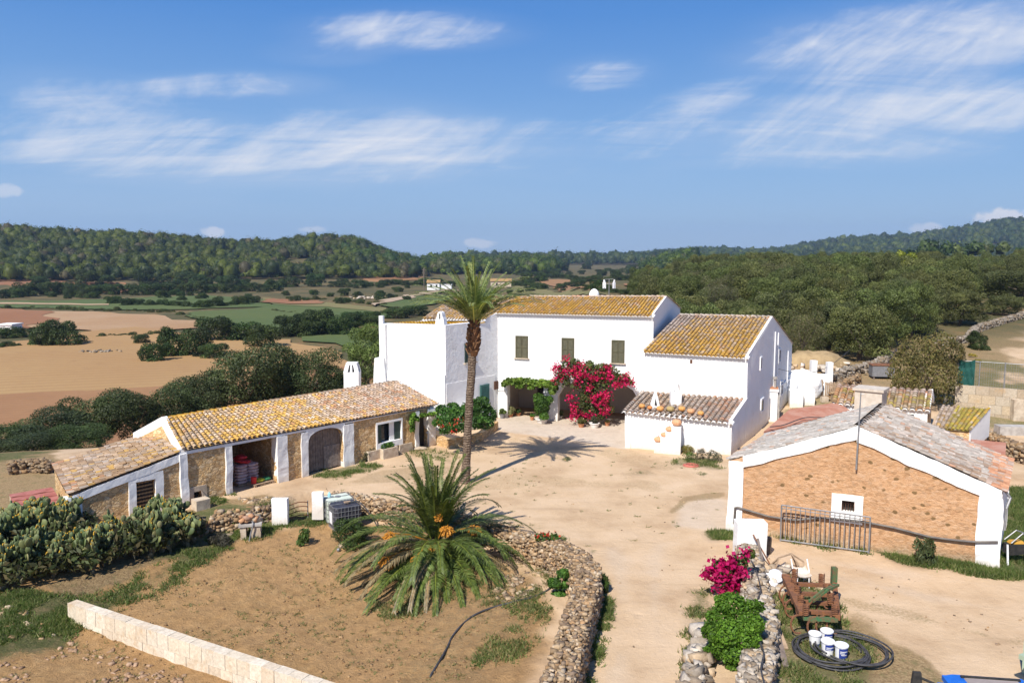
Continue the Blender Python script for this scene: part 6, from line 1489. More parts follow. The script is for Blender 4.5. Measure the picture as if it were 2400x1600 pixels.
def prickly(loc, H, Rr, n, seed):
    random.seed(seed); pads_and_fruit = MB(); fruit = MB(); ends = []
    stems = MB()
    for i in range(9):
        a = random.uniform(0, 6.28); r = Rr * .6 * math.sqrt(random.random()); p = Vector((math.cos(a) * r, math.sin(a) * r, -.1)); ends.append((p, random.uniform(0, 3.14), random.uniform(-.3, .3), 0))
    cnt = 0; q = list(ends)
    while q and cnt < n:
        p, yaw, tilt, lev = q.pop(random.randrange(min(len(q), 12))); h = random.uniform(.11, .19); w = h * random.uniform(.6, .8)
        R = Matrix.Rotation(yaw, 3, 'Z') @ Matrix.Rotation(tilt, 3, 'Y') @ Matrix.Rotation(random.uniform(-.35, .35), 3, 'X')
        c_ = random.choice(PADC); kk = random.uniform(.8, 1.25)
        pad(pads_and_fruit, p, R, w, h, .03 + .012 * (lev < 3), tuple(z * kk for z in c_) if lev > 1 else (.13, .115, .07)); cnt += 1
        tipc = p + R @ Vector((0, 0, h * 1.9))
        if tipc.z < H * random.uniform(.8, 1.05) and (tipc.xy.length < Rr * 1.1):
            for k in range(random.choice([1, 2, 2, 3])):
                th = random.uniform(.3, 2.84); b = p + R @ Vector((math.cos(th) * w * .8, 0, h + math.sin(th) * h * .85)); out = b.xy.normalized() if b.xy.length > .01 else Vector((1, 0))
                q.append((b, random.uniform(0, 6.28), tilt * .5 + (math.pi / 2 - th) * .5 + random.uniform(-.3, .3), lev + 1))
        if lev > 3 and random.random() < .22:
            for k in range(random.randint(1, 5)):
                th = random.uniform(.5, 2.6); b = p + R @ Vector((math.cos(th) * w, 0, h + math.sin(th) * h)); pads_and_fruit.blob(b, .028, .028, .04, .05, 6, 4, None, (.50, .30, .03))  # fruit blobs are joined into the same mesh as the pads
        if not q and cnt < n:
            a = random.uniform(0, 6.28); r = Rr * .7 * random.random(); q.append((Vector((math.cos(a) * r, math.sin(a) * r, H * random.uniform(.2, .6))), random.uniform(0, 3), random.uniform(-.5, .5), 2))
    return pads_and_fruit, fruit, stems
m_pad = vcol('cactus_pads', 3, .3, .55, .2, .01, 30, .3)
m_fru = simple('yellow_prickly_fruit', (.55, .34, .03), (.5, .25, .03), 6, .6)
CAC = [(30, 1400, 1.55, 1.5, 'prickly pear at the left edge of the photograph'), (115, 1380, 1.75, 1.5, 'prickly pear thick with yellow fruit below the red shed'), (205, 1365, 1.85, 1.5, 'prickly pear in front of the lean-to white corner pillar'), (285, 1345, 2.25, 1.45, 'tallest prickly pear below the lean-to door'), (360, 1325, 2.0, 1.4, 'prickly pear between the lean-to door and stable corner'), (425, 1310, 1.75, 1.2, 'rightmost prickly pear beside the rubble wall'), (60, 1345, 1.2, 1.4, 'prickly pear at the back close to the red shed'), (165, 1330, 1.3, 1.3, 'prickly pear standing at the back below the lean-to'), (-40, 1375, 1.5, 1.5, 'prickly pear cut off by the left edge')]
for i, (u, v, h_, r_, lab) in enumerate(CAC):
    p = g(u, v, -1.4); zz = zt1(p.x, p.y); t = thing('prickly_pear', lab, 'cactus', (p.x, p.y, zz))
    a, b_, c_ = prickly(None, h_, r_, 480, 100 + i)
    for nm, mb_, m_ in (('pads_and_fruit', a, m_pad), ('fruit', b_, m_fru)):
        if not mb_.v: continue
        me = mb_.mesh(nm, col=(nm == 'pads_and_fruit'), smooth=True); me.materials.append(m_); o = bpy.data.objects.new(nm, me); COL.objects.link(o); o.parent = t
    me = crown_mesh('inner_scrub', [(0, 0, h_ * .32, r_ * .8, r_ * .8, h_ * .34)], 700, .28, [(.055, .06, .03), (.09, .075, .04), (.06, .075, .03)], .4, 1.0); me.materials.append(M['leaf']); o = bpy.data.objects.new('inner_scrub', me); COL.objects.link(o); o.parent = t
random.seed(11)

# ------------------------------------------------------------------ garden shrubs and climbers
def shrub(name, label, cat, blobs, n, size, cols, flowers=None, aspect=.55, jit=.7, loc=None, trunk=None, clump=.3, shell=.4, fsize=.12, fn=300):
    loc = Vector(loc); t = thing(name, label, cat, tuple(loc))
    B = [(b[0] - loc.x, b[1] - loc.y, b[2] - loc.z, *b[3:]) for b in blobs]
    for b in list(B):
        for _ in range(3): d = Vector(rnd_dirs(1, -.3)[0]); B.append((b[0] + d.x * b[3] * .9, b[1] + d.y * b[4] * .9, b[2] + d.z * b[5] * .9, b[3] * random.uniform(.25, .5), b[4] * random.uniform(.25, .5), b[5] * random.uniform(.25, .5)))
    me = crown_mesh('foliage', B, n, size, cols, aspect, jit, clump=clump, shell=shell); me.materials.append(M['leaf']); o = bpy.data.objects.new('foliage', me); COL.objects.link(o); o.parent = t; ROOT[o.name] = loc
    if flowers:
        fb_, fc = flowers; B = [(b[0] - loc.x, b[1] - loc.y, b[2] - loc.z, *b[3:]) for b in fb_]
        P, D, pk = blob_cloud(B, fn, -.5, .5); P = P + D * .06 + rng.normal(size=P.shape) * fsize * .8; nz_ = np.array([mnoise.noise(Vector(q) * 3.1) for q in P]); P, D = P[nz_ > -.18], D[nz_ > -.18]
        V, F, C = leaf_quads(P, D, fsize, .9, .8, np.array(fc)[rng.integers(0, len(fc), len(P))] * (.8 + .4 * rng.random(len(P)))[:, None])
        me = np_mesh('flowers', V, F, C); me.materials.append(M['petal']); o = bpy.data.objects.new('flowers', me); COL.objects.link(o); o.parent = t; ROOT[o.name] = loc
    if trunk: part('stem', trunk, M['bark'], t)
    return t
def bl(fr, u, v, d, rpx, rz=None, dep=.5):
    """blob centred on wall frame fr at pixel (u, v), d metres in front; radius in pixels"""
    s, z = fr.sz(u, v); p = fr.p(s, d, z); k = p.y / FPX; return (p.x, p.y, p.z, rpx * k, dep, (rz or rpx) * k)
# bougainvillea on the facade
BG = [(.085, .115, .03), (.11, .13, .04), (.15, .13, .055), (.07, .10, .03)]
MAG = [(.52, .005, .10), (.58, .01, .13), (.43, .004, .08), (.50, .03, .09)]
bb_ = [bl(F0, u, v, .6, r, rz, .45) for u, v, r, rz in ((1335, 870, 26, 22), (1368, 872, 28, 24), (1400, 874, 26, 24), (1432, 876, 26, 22), (1322, 892, 20, 16), (1375, 900, 26, 22), (1408, 902, 26, 20), (1440, 890, 22, 18), (1462, 884, 16, 12), (1352, 850, 14, 12), (1385, 855, 14, 10), (1415, 858, 14, 10), (1475, 892, 12, 7),
      (1385, 930, 24, 20), (1412, 935, 24, 20), (1370, 950, 20, 18), (1395, 960, 26, 20), (1418, 952, 16, 18), (1380, 975, 22, 12), (1402, 972, 18, 12), (1436, 955, 8, 8))]
ff_ = [bl(F0, u, v, .85, r, rz, .4) for u, v, r, rz in ((1313, 862, 8, 10), (1322, 880, 6, 9), (1310, 886, 5, 5), (1336, 868, 9, 8), (1362, 868, 13, 10), (1366, 875, 14, 12), (1392, 872, 13, 10), (1398, 880, 12, 9), (1425, 870, 13, 12), (1432, 880, 9, 9), (1362, 892, 8, 7), (1388, 906, 6, 5), (1472, 880, 8, 6), (1450, 896, 9, 5), (1480, 893, 8, 5), (1465, 890, 9, 5), (1428, 920, 9, 8), (1412, 928, 14, 9), (1398, 930, 10, 8), (1410, 938, 12, 8), (1352, 950, 6, 14), (1392, 966, 8, 6), (1378, 970, 10, 6), (1426, 953, 7, 8), (1353, 972, 8, 5), (1346, 926, 6, 6), (1366, 852, 7, 5), (1430, 858, 6, 6), (1418, 960, 5, 6), (1335, 838, 3, 4))]
p0 = F0.p(ss(F0, 1392, 990), .9, 0)
tk = MB(); tk.tube([p0 + Vector((0, 0, 0)), p0 + Vector((.05, 0, 1.0)), p0 + Vector((-.05, .2, 2.2)), p0 + Vector((-.3, .4, 3.2))], [.07, .06, .05, .03], 7)
shrub('bougainvillea', 'large magenta bougainvillea climbing over the porch arch', 'bougainvillea', bb_, 9000, .17, BG, (ff_, MAG), loc=p0, trunk=tk, fsize=.13, fn=6000, shell=.5)
vv = [bl(F0, u, v, .55, r, rz, .4) for u, v, r, rz in ((1190, 895, 8, 7), (1205, 893, 13, 10), (1222, 890, 15, 9), (1240, 893, 14, 10), (1258, 896, 15, 10), (1276, 897, 16, 11), (1292, 899, 14, 11), (1303, 905, 10, 12), (1225, 902, 10, 7), (1250, 905, 9, 7), (1298, 915, 7, 12), (1186, 900, 5, 4))]
VINE = [(.10, .17, .025), (.14, .21, .035), (.075, .13, .02), (.17, .23, .05)]
shrub('grape_vine', 'leafy green vine trained over the left porch opening', 'vine', vv, 3800, .17, VINE, loc=F0.p(ss(F0, 1240, 950), .5, 2.2), aspect=.8)
# potted bush in front of the porch pillar
def pot_bush(name, label, u, v, vt, w, cols, pot_w, pot_h, m_pot, flowers=None, Hk=1.0, leaf=.13, n=3000, ab='shrub'):
    p = g(u, v, 0); k = p.y / FPX; zt_ = at(u, vt, p.y).z; t = thing(name, label, ab, tuple(p)); mb = MB()
    pr = pot_w / 2 * k; ph = pot_h * k
    mb.lathe(p, [(pr * .72, 0), (pr * .95, ph * .85), (pr * 1.06, ph * .86), (pr * 1.06, ph), (pr * .92, ph), (pr * .88, ph * .86)], 18); part('pot', mb, m_pot, t)
    R_ = w / 2 * k; hh = zt_ - ph * .8
    B = lumpy(R_, hh, 9, low=.0, seed=int(u)); me = crown_mesh('foliage', [(b[0], b[1], b[2] + ph * .8, *b[3:]) for b in B], n, leaf, cols, .5, .7, up=-.6); me.materials.append(M['leaf']); o = bpy.data.objects.new('foliage', me); COL.objects.link(o); o.parent = t
    return t
pot_bush('potted_bush', 'tall green bush in a white pot before the porch pillar', 1270, 991, 922, 50, GREEN, 30, 11, M['white'], n=4500)
BR_ = [(.13, .12, .04), (.17, .15, .05), (.10, .10, .03)]
pot_bush('potted_plant', 'white pot at the foot of the big bougainvillea', 1393, 1002, 975, 18, GREY, 24, 12, M['white'], n=500)
pot_bush('potted_plant', 'brownish potted plant left of the bougainvillea pot', 1362, 1001, 982, 20, BR_, 15, 9, M['terracotta'], n=900)
pot_bush('potted_plant', 'small terracotta pot right of the bougainvillea', 1423, 997, 986, 9, BR_, 13, 9, M['terracotta'], n=150)
pot_bush('potted_plant', 'dark grey pot of yellow green leaves by the porch corner', 1177, 980, 956, 17, TAM, 12, 11, M['iron_grey'], n=700)
pot_bush('potted_plant', 'pale leaved plant in a terracotta pot at the porch corner', 1196, 977, 952, 20, [(.28, .24, .15), (.2, .2, .1)], 14, 8, M['terracotta'], n=800)
pot_bush('potted_plant', 'low wide terracotta pot beside the pale leaved plant', 1214, 974, 957, 16, LENT, 15, 8, M['terracotta'], n=500)
pot_bush('potted_plant', 'terracotta pot half hidden left of the tall potted bush', 1247, 984, 970, 10, GREEN, 10, 9, M['terracotta'], n=300)
pot_bush('potted_plant', 'grey leaved potted plant right of the porch pillar', 1312, 982, 962, 18, GREY + LENT, 13, 8, M['concrete'], n=700)
# hibiscus bed beside the palm
hb = g(1085, 1012, 0)
def gb(u, v, z, r, rz, Y=None): p = at(u, v, Y or 44.5); k = p.y / FPX; return (p.x, p.y, p.z, r * k, r * k * .9, rz * k)
hbl = [gb(u, v, 0, r, rz, Y) for u, v, r, rz, Y in ((1045, 985, 26, 24, 44), (1070, 975, 26, 24, 45), (1098, 965, 24, 22, 46), (1125, 960, 26, 24, 46.5), (1145, 975, 20, 24, 46.5), (1110, 990, 26, 24, 45), (1080, 1002, 24, 18, 43.8), (1050, 1008, 20, 14, 43.2), (1135, 995, 22, 18, 45.5), (1035, 960, 14, 12, 44.5), (1062, 955, 14, 12, 45.5), (1130, 940, 16, 12, 47))]
hfl = [gb(u, v, 0, 3.0, 3.0, 42.6) for u, v in ((1030, 989), (1070, 983), (1081, 984), (1057, 999), (1063, 1011), (1035, 1000))]
shrub('hibiscus', 'dense dark green hibiscus hedge with red blooms beside the tall palm', 'shrub', hbl, 9500, .17, [(.05, .10, .022), (.065, .13, .03), (.04, .08, .018), (.10, .16, .04)], (hfl, [(.62, .04, .03), (.7, .07, .05)]), loc=(hb.x, hb.y, 0), fsize=.09, fn=110)
gv = [bl(Sf, u, v, .25, r, rz, .25) for u, v, r, rz in ((962, 975, 7, 8), (958, 990, 6, 12), (960, 1005, 5, 12), (985, 972, 10, 5), (1002, 970, 9, 5), (1015, 968, 8, 5), (968, 982, 8, 7))]
shrub('grape_vine', 'thin climbing vine round the stable\'s right hand door', 'vine', gv, 1000, .14, VINE, loc=Sf.p(ss(Sf, 960, 1020), .2, 0), aspect=.8)
# plants at the foot of the annexe
for u, v, vt, w, cols, nm, lab in ((1612, 1062, 1038, 36, [(.22, .19, .04), (.28, .22, .05), (.16, .15, .04)], 'shrub', 'golden round shrub by the stepped plinth'), (1617, 1078, 1060, 34, GREEN + TAM, 'shrub', 'small bright green succulent shrub below the golden one'), (1640, 1076, 1052, 32, [(.10, .09, .075), (.14, .12, .10), (.07, .07, .055)], 'lavender_bush', 'left grey lavender mound at the annexe wall'), (1672, 1080, 1054, 40, [(.10, .09, .075), (.14, .12, .10), (.07, .07, .055)], 'lavender_bush', 'right grey lavender mound at the annexe corner')):
    me = crown_mesh('foliage', lumpy(1, 1.1, 8, low=-.2, seed=u), 1700, .13, cols, .4, .8); me.materials.append(M['leaf']); p = g(u, v, 0); k = p.y / FPX
    plant(nm, lab, 'shrub', (me, None), (p.x, p.y, -.03), w / 2 * k, (at(u, vt, p.y).z) / 1.15)
# bougainvillea and mound bush on the right hand wall
sb = g(1715, 1400, 0); bq = [(1690, 1330, 22, 20), (1715, 1345, 26, 24), (1735, 1320, 18, 16), (1700, 1365, 22, 18), (1670, 1338, 14, 12), (1725, 1375, 24, 18), (1755, 1300, 16, 12)]
def gg(u, v, r, rz, Y): p = at(u, v, Y); k = p.y / FPX; return (p.x, p.y, p.z, r * k, r * k * .8, rz * k)
YB = g(1700, 1395, 0).y
shrub('bougainvillea', 'small bright magenta bougainvillea spilling over the right hand wall', 'bougainvillea', [gg(u, v, r, rz, YB) for u, v, r, rz in bq], 3800, .12, BG + GREEN[:2], ([gg(u, v, r, rz, YB - .3) for u, v, r, rz in ((1660, 1345, 8, 10), (1680, 1328, 14, 8), (1695, 1320, 8, 6), (1712, 1312, 10, 8), (1732, 1334, 12, 9), (1738, 1350, 9, 7), (1688, 1358, 10, 12), (1708, 1372, 10, 8), (1726, 1372, 8, 6), (1692, 1388, 7, 8), (1745, 1300, 6, 5), (1680, 1370, 6, 12), (1715, 1350, 9, 6))], [(.46, .004, .115), (.52, .008, .15), (.38, .004, .10)]), loc=(sb.x, sb.y, 0), fsize=.12, fn=1300, shell=.5)
GB = [(.075, .155, .016), (.095, .18, .02), (.055, .115, .012), (.12, .21, .03)]
YM = g(1712, 1545, 0).y + .2
mbq = [(1715, 1420, 40, 30), (1690, 1450, 36, 34), (1740, 1440, 40, 36), (1765, 1425, 22, 22), (1700, 1490, 42, 36), (1740, 1490, 40, 36), (1720, 1530, 42, 30), (1670, 1480, 26, 28), (1690, 1520, 32, 26), (1752, 1470, 34, 30), (1725, 1560, 30, 18), (1770, 1465, 24, 26)]
mp = g(1712, 1570, 0); shrub('bush', 'big bright green mound bush against the right hand stone wall', 'bush', [gg(u, v, r, rz, YM - .6 + .9 * (v < 1460)) for u, v, r, rz in mbq], 17000, .085, GB, loc=(mp.x, mp.y, 0), aspect=.6, clump=.25, shell=.5)
# dark shrub beside the tanks, small shrubs along the garden wall
def mound(name, lab, cat, u, v, z, vt, w, cols, n=2500, leaf=.14, seed=1, aspect=.5, jit=.8):
    me = crown_mesh('foliage', lumpy(1, 1.1, 9, low=-.15, seed=seed), n, leaf / max(.15, w / 2 * g(u, v, z).y / FPX), cols, aspect, jit); me.materials.append(M['leaf']); p = g(u, v, z); k = p.y / FPX; zz = zt1(p.x, p.y)
    return plant(name, lab, cat, (me, None), (p.x, p.y, zz - .05), w / 2 * k, (at(u, vt, p.y).z - zz) / 1.15)
mound('rosemary_bush', 'dark needle leaved bush in front of the black water tank', 'bush', 822, 1278, -1.0, 1222, 100, [(.045, .075, .022), (.06, .09, .03), (.035, .055, .018)], 6000, .12, 4, .25)
YS_ = g(1302, 1415, -1.0).y + .2; p = g(1302, 1415, -1.0); shrub('shrub', 'leafy green shrub inside the bend of the garden wall', 'shrub', [gg(u, v, r, rz, YS_) for u, v, r, rz in ((1320, 1345, 14, 12), (1300, 1368, 16, 14), (1332, 1370, 14, 14), (1312, 1396, 16, 13), (1296, 1404, 11, 10))], 1500, .16, [(.07, .14, .03), (.10, .18, .04), (.05, .10, .025)], loc=(p.x, p.y, zt1(p.x, p.y)), aspect=.6)
mound('shrub', 'low shrub at the outer foot of the garden wall bend', 'shrub', 1412, 1385, 0, 1340, 30, LENT + GREEN[:1], 900, .12, 7)
mound('thorn_bush', 'grey leafless thorn bush at the foot of the rubble wall', 'bush', 512, 1278, -.9, 1244, 62, [(.11, .09, .085), (.15, .125, .12), (.08, .065, .06)], 2600, .2, 8, .12, 1.2)
mound('weed', 'tall thin weed growing left of the white tank', 'plant', 712, 1285, -1.1, 1242, 34, [(.09, .12, .04), (.07, .1, .03)], 350, .16, 9, .3)
mound('weed', 'tall dark weed at the foot of the barn front', 'plant', 2168, 1322, 0, 1258, 52, [(.06, .08, .04), (.09, .10, .05)], 900, .13, 10, .3, 1.0)
mound('shrub', 'spiky shrub in a pot beside the stone troughs', 'shrub', 850, 1080, 0, 1058, 34, [(.12, .13, .07), (.2, .16, .10), (.1, .09, .05)], 600, .3, 12, .12)
ge = MB()
p = g(1290, 1268, .25); k = p.y / FPX
shrub('geranium', 'little red flowering geranium on top of the garden wall', 'flower', [(p.x - .3, p.y, .35, .28, .2, .22), (p.x + .15, p.y, .33, .25, .2, .2)], 420, .1, GREEN, ([(p.x - .35, p.y - .1, .5, .25, .2, .12), (p.x + .2, p.y - .1, .45, .2, .2, .12)], [(.6, .05, .03)]), loc=(p.x, p.y, .2), fsize=.09, fn=60)
# ------------------------------------------------------------------ dry stone walls
ICV = np.array([(x, y, z) for z in (-1, 1) for x, y in ((-1, -1), (1, -1), (1, 1), (-1, 1))], float) * .82
ICV = np.vstack([ICV, [(0, 0, .92), (0, -.92, 0), (.92, 0, 0), (0, .92, 0), (-.92, 0, 0), (0, 0, -.92)]])
ICF = np.array([(4, 5, 8), (5, 6, 8), (6, 7, 8), (7, 4, 8), (0, 1, 9), (1, 5, 9), (5, 4, 9), (4, 0, 9), (1, 2, 10), (2, 6, 10), (6, 5, 10), (5, 1, 10), (2, 3, 11), (3, 7, 11), (7, 6, 11), (6, 2, 11), (3, 0, 12), (0, 4, 12), (4, 7, 12), (7, 3, 12), (1, 0, 13), (2, 1, 13), (3, 2, 13), (0, 3, 13)])
STC = np.array([(.40, .28, .165), (.46, .33, .20), (.33, .225, .13), (.27, .18, .105), (.50, .39, .27), (.42, .26, .135), (.24, .17, .115)])
def stones(P, S, cols=STC, flat=.62):
    """P (n,3) centres, S (n,) sizes -> joined angular stones"""
    n = len(P); m = len(ICV)
    ax = np.stack([np.ones(n) * rng.uniform(.75, 1.25, n), rng.uniform(.5, .9, n), rng.uniform(.32, .7, n)], 1) * S[:, None]
    L = ICV[None] * ax[:, None, :] * (1 + .13 * rng.normal(size=(n, m, 1)) + .10 * rng.normal(size=(n, m, 3)))
    yaw = rng.uniform(0, 6.28, n); c, s = np.cos(yaw), np.sin(yaw)
    tl = rng.normal(size=n) * .35; ct, st = np.cos(tl), np.sin(tl)
    x, y, z = L[..., 0], L[..., 1], L[..., 2]
    y, z = y * ct[:, None] - z * st[:, None], y * st[:, None] + z * ct[:, None]
    X = x * c[:, None] - y * s[:, None]; Y = x * s[:, None] + y * c[:, None]
    V = np.stack([X, Y, z], 2) + P[:, None, :]
    F = ICF[None] + (np.arange(n) * m)[:, None, None]
    C = cols[rng.integers(0, len(cols), n)] * rng.uniform(.75, 1.2, (n, 1))
    return V.reshape(-1, 3), F.reshape(-1, 3), np.repeat(C, m, axis=0)
def dry_wall(name, label, pts, width, zb=None, size=.15, dens=1.0, cols=STC, batter=.08, cat='stone wall'):
    """pts: centre line with top heights; zb: None = ground on both sides"""
    P, S = [], []; core = MB(); pts = [Vector(p) for p in pts]
    for a, b in zip(pts[:-1], pts[1:]):
        L = (b - a).xy.length
        if L < .02: continue
        e = (b - a).normalized(); e.z = 0; e.normalize(); nn = Vector((e.y, -e.x, 0))
        gl = [[min(zt1(*(p + nn * s * (width / 2 + .25)).xy), p.z - .1) for s in (1, -1)] for p in (a, b)]
        H = max(max(a.z - gl[0][0], a.z - gl[0][1]), .2)
        for si, s in ((0, 1), (1, -1)):
            h = (a.z - gl[0][si] + b.z - gl[1][si]) / 2
            n = int(dens * L * (h + .15) / (size * size * 1.25))
            for _ in range(n):
                t = random.random(); q = a.lerp(b, t); z0 = gl[0][si] * (1 - t) + gl[1][si] * t; k = random.random(); z = z0 + (q.z - z0) * k
                P.append(q + nn * s * (width / 2 - size * .45 + batter * (1 - k) + random.uniform(-.04, .05)) + Vector((0, 0, z - q.z))); S.append(size * random.uniform(.55, 1.25))
        for _ in range(int(dens * L * width / (size * size * 1.0))):
            t = random.random(); q = a.lerp(b, t); P.append(q + nn * random.uniform(-.5, .5) * (width - size) + Vector((0, 0, random.uniform(-.1, .04)))); S.append(size * random.uniform(.6, 1.25))
        w2 = width / 2 - size * .5
        core.hexa([Vector((*(p + nn * s * (w2 + batter * .4)).xy, gl[i][j] - .4)) for (i, p), s, j in (((0, a), 1, 0), ((1, b), 1, 0), ((1, b), -1, 1), ((0, a), -1, 1))] + [p + nn * s * w2 - Vector((0, 0, .1)) for p, s in ((a, 1), (b, 1), (b, -1), (a, -1))])
    V, F, C = stones(np.array([p[:] for p in P]), np.array(S), cols)
    loc = pts[len(pts) // 2].copy(); loc.z = zt1(loc.x, loc.y)
    t = thing(name, label, cat, tuple(loc))
    me = np_mesh('stones', V - np.array(loc[:]), F, C); o = link_mesh('stones', me, M['stone'], t)
    part('rubble_core', core, simple('wall_core_earth', (.16, .12, .085)) if 'core' not in M else M['core'], t)
    return t
M['core'] = simple('wall_core_earth', (.24, .175, .12), (.16, .115, .075), 6, .95, .5, .03, 12)
def dens_pts(pts, st=.6):
    out = []
    for a, b in zip(pts[:-1], pts[1:]):
        n = max(1, int((b - a).length / st)); out += [a.lerp(b, i / n) for i in range(n)]
    out.append(pts[-1])
    return [p + Vector((0, 0, random.uniform(-.05, .05))) for p in out]
dry_wall('garden_wall', 'thick dry stone wall bending along the driveway', dens_pts(WALL_C), .72, size=.08, dens=1.2)
dry_wall('retaining_wall', 'low dry stone retaining wall between the yard and the orchard behind the broad palm', dens_pts(WALL2_C), .6, size=.10, dens=1.25)
dry_wall('rubble_wall', 'loose rubble wall between the stable yard and the block table', dens_pts(WALL3_C), .5, size=.125, dens=1.25, cols=STC * .85)
RW = [g(u, v, z) for u, v, z in ((1752, 1268, .55), (1758, 1310, .6), (1768, 1355, .62), (1778, 1400, .62), (1790, 1450, .65), (1784, 1500, .7), (1774, 1550, .72), (1764, 1640, .75))]
GRW = np.array([(.47, .40, .315), (.38, .315, .245), (.53, .46, .38), (.46, .34, .22), (.29, .225, .16)])
dry_wall('stone_wall', 'grey dry stone wall running beside the rusty cultivator', dens_pts(RW), .68, size=.11, dens=1.2, cols=GRW)
RW2 = [g(u, v, .3) for u, v in ((1655, 1470), (1648, 1525), (1632, 1570), (1612, 1640))]
dry_wall('kerb_wall', 'low row of boulders holding the bank below the bright green bush', dens_pts(RW2), .5, size=.19, dens=1.0, cols=GRW * 1.05)
# walls of the right hand slope
def px_wall(name, label, pts, width=.8, h=1.1, size=.2, cols=GRW * .62, **k):
    h = h * .55; width = width * .75; size = size * .8
    out = []
    for u, v in pts:
        p = gt(u, v); out.append(Vector((p.x, p.y, zt1(p.x, p.y) + h)))
    return dry_wall(name, label, dens_pts(out, 1.2), width, size=size, cols=cols, **k)
px_wall('stone_wall', 'grey stone wall climbing behind the outhouse to the brown tree', [(1925, 905), (1990, 880), (2060, 862), (2090, 838)], .9, 1.2, .22)
px_wall('stone_wall', 'long grey stone wall crossing the dry slope beyond the brown tree', [(2200, 812), (2270, 800), (2285, 778), (2340, 760), (2420, 738)], .9, 1.1, .22)
px_wall('stone_wall', 'low stone wall on the rough ground behind the red roofed shed', [(20, 1112), (75, 1104), (125, 1108)], .6, 1.0, .18, STC * .75)
px_wall('stone_wall', 'rubble wall at the right edge behind the red shed', [(2300, 1035), (2350, 1060), (2410, 1090)], .8, 1.4, .2, STC * .85)
px_wall('stone_wall', 'short brown stone wall beside the wooden gate', [(1952, 942), (1975, 915), (2010, 900)], .6, 1.3, .18, STC * .85)
# ------------------------------------------------------------------ sawn block wall in the foreground
bA0 = g(172, 1462, -1.45); bA1 = g(760, 1665, -1.45); bw = Fr(bA0, bA1); q = MB(); zb0 = -1.6; s = 0; bwid = .36
top = at(175, 1409, bA0.y).z + .02; ch_ = (top - zb0) / 2
for row in range(2):
    s = -.0 if row else -.22
    while s < bw.L:
        L = .5 + random.uniform(-.03, .03); c_ = random.choice([(.68, .60, .49), (.66, .57, .45), (.70, .63, .52), (.64, .54, .42)]); k_ = random.uniform(.95, 1.05); c_ = tuple(z * k_ for z in c_)
        jz = random.uniform(-.005, .005); jd = random.uniform(-.006, .006); z0 = zb0 + row * ch_; z1 = z0 + ch_ - .008 + jz
        a_, b_ = max(s, 0) + .004, s + L - .006
        q.hexa([bw.p(a_ + random.uniform(0, .008), d + jd, z) for z in (z0,) for d in (bwid / 2,)] + [bw.p(b_, bwid / 2 + jd, z0), bw.p(b_, -bwid / 2 + jd, z0), bw.p(a_, -bwid / 2 + jd, z0), bw.p(a_, bwid / 2 - .012 + jd, z1), bw.p(b_, bwid / 2 - .012 + jd, z1 + random.uniform(-.01, .01)), bw.p(b_, -bwid / 2 + .012 + jd, z1), bw.p(a_, -bwid / 2 + .012 + jd, z1)], c_)
        s += L
mbk = NT('sawn_marl_blocks'); ca_ = mbk.attr(); k = mbk.noise(1.6, 6, .7); k2 = mbk.noise(9, 5, .75)
cb_2 = mbk.mix(1.0, ca_, mbk.ramp(k2, [(.3, (.72, .70, .66)), (.7, (1.15, 1.13, 1.1))]), 'MULTIPLY'); cb_2 = mbk.mix(mbk.step(k, .52, .72, 0, .7), cb_2, (.47, .31, .165))
M['marl_v'] = mbk.done(cb_2, .95, mbk.bump(k2, .6, .02), .1)
solo('block_wall', 'pale two course wall of sawn sandstone blocks crossing the lower left corner', 'wall', q, M['marl_v'], tuple(bw.p(bw.L / 2, 0, -1.5)), col=True)
# ------------------------------------------------------------------ gate posts and gates
def post_px(name, label, u0, u1, vb, vt, zb, th, m=None, **k):
    A_ = g(u0, vb, zb); B_ = g(u1, vb, zb); f_ = Fr(A_, B_); h = f_.sz((u0 + u1) / 2, vt)[1]; q = MB(); q.fbox(f_, 0, f_.L, -th, 0, zb - .4, h)
    return solo(name, label, 'gate post', q, m or M['white'], tuple(f_.p(f_.L / 2, -th / 2, zb)), wob=.025, cuts=.35, **k), f_, h
post_px('gate_post', 'white gate post at the end of the rubble wall by the block table', 637, 674, 1229, 1170, -.72, .28)
post_px('gate_post', 'white gate post standing behind the white water tank', 731, 757, 1196, 1155, -.2, .25)
post_px('gate_post', 'broad white gate post at the head of the right hand stone wall', 1727, 1797, 1312, 1227, 0, .55)
gA = g(676, 1226, -.85); gB = g(722, 1216, -.85); gf = Fr(gA, gB); t = thing('field_gate', 'sagging iron bar gate beside the white gate post', 'gate', tuple(gf.p(gf.L / 2, 0, -.85)))
for i in range(5):
    q = MB(); z = -.85 + .2 * i; q.tube([gf.p(gf.L * k_ / 8, .02 * math.sin(k_), z + .07 * math.sin(k_ / 8 * math.pi)) for k_ in range(9)], .022, 6); part('rail', q, M['iron_rust'], t)
for s_ in (.0, gf.L): q = MB(); q.tube([gf.p(s_, 0, -1.1), gf.p(s_, 0, .02)], .03, 6); part('upright', q, M['iron_grey'], t)
bl_, br_ = Bf.p(Bf.sz(1831, 1254)[0] + .02, .42, 0), Bf.p(Bf.sz(2035, 1290)[0] + .02, .36, 0); hf = Fr(bl_, br_); t = thing('iron_gate', 'long galvanised barred gate leaning against the barn front', 'gate', tuple(hf.p(hf.L / 2, 0, 0)))
z1l = hf.sz(1831, 1183)[1]; z1r = hf.sz(2035, 1211)[1]; q = MB(); q.tube([hf.p(0, 0, .06), hf.p(hf.L, 0, .06)], .03, 6); q.tube([hf.p(0, 0, z1l), hf.p(hf.L, 0, z1r)], .03, 6)
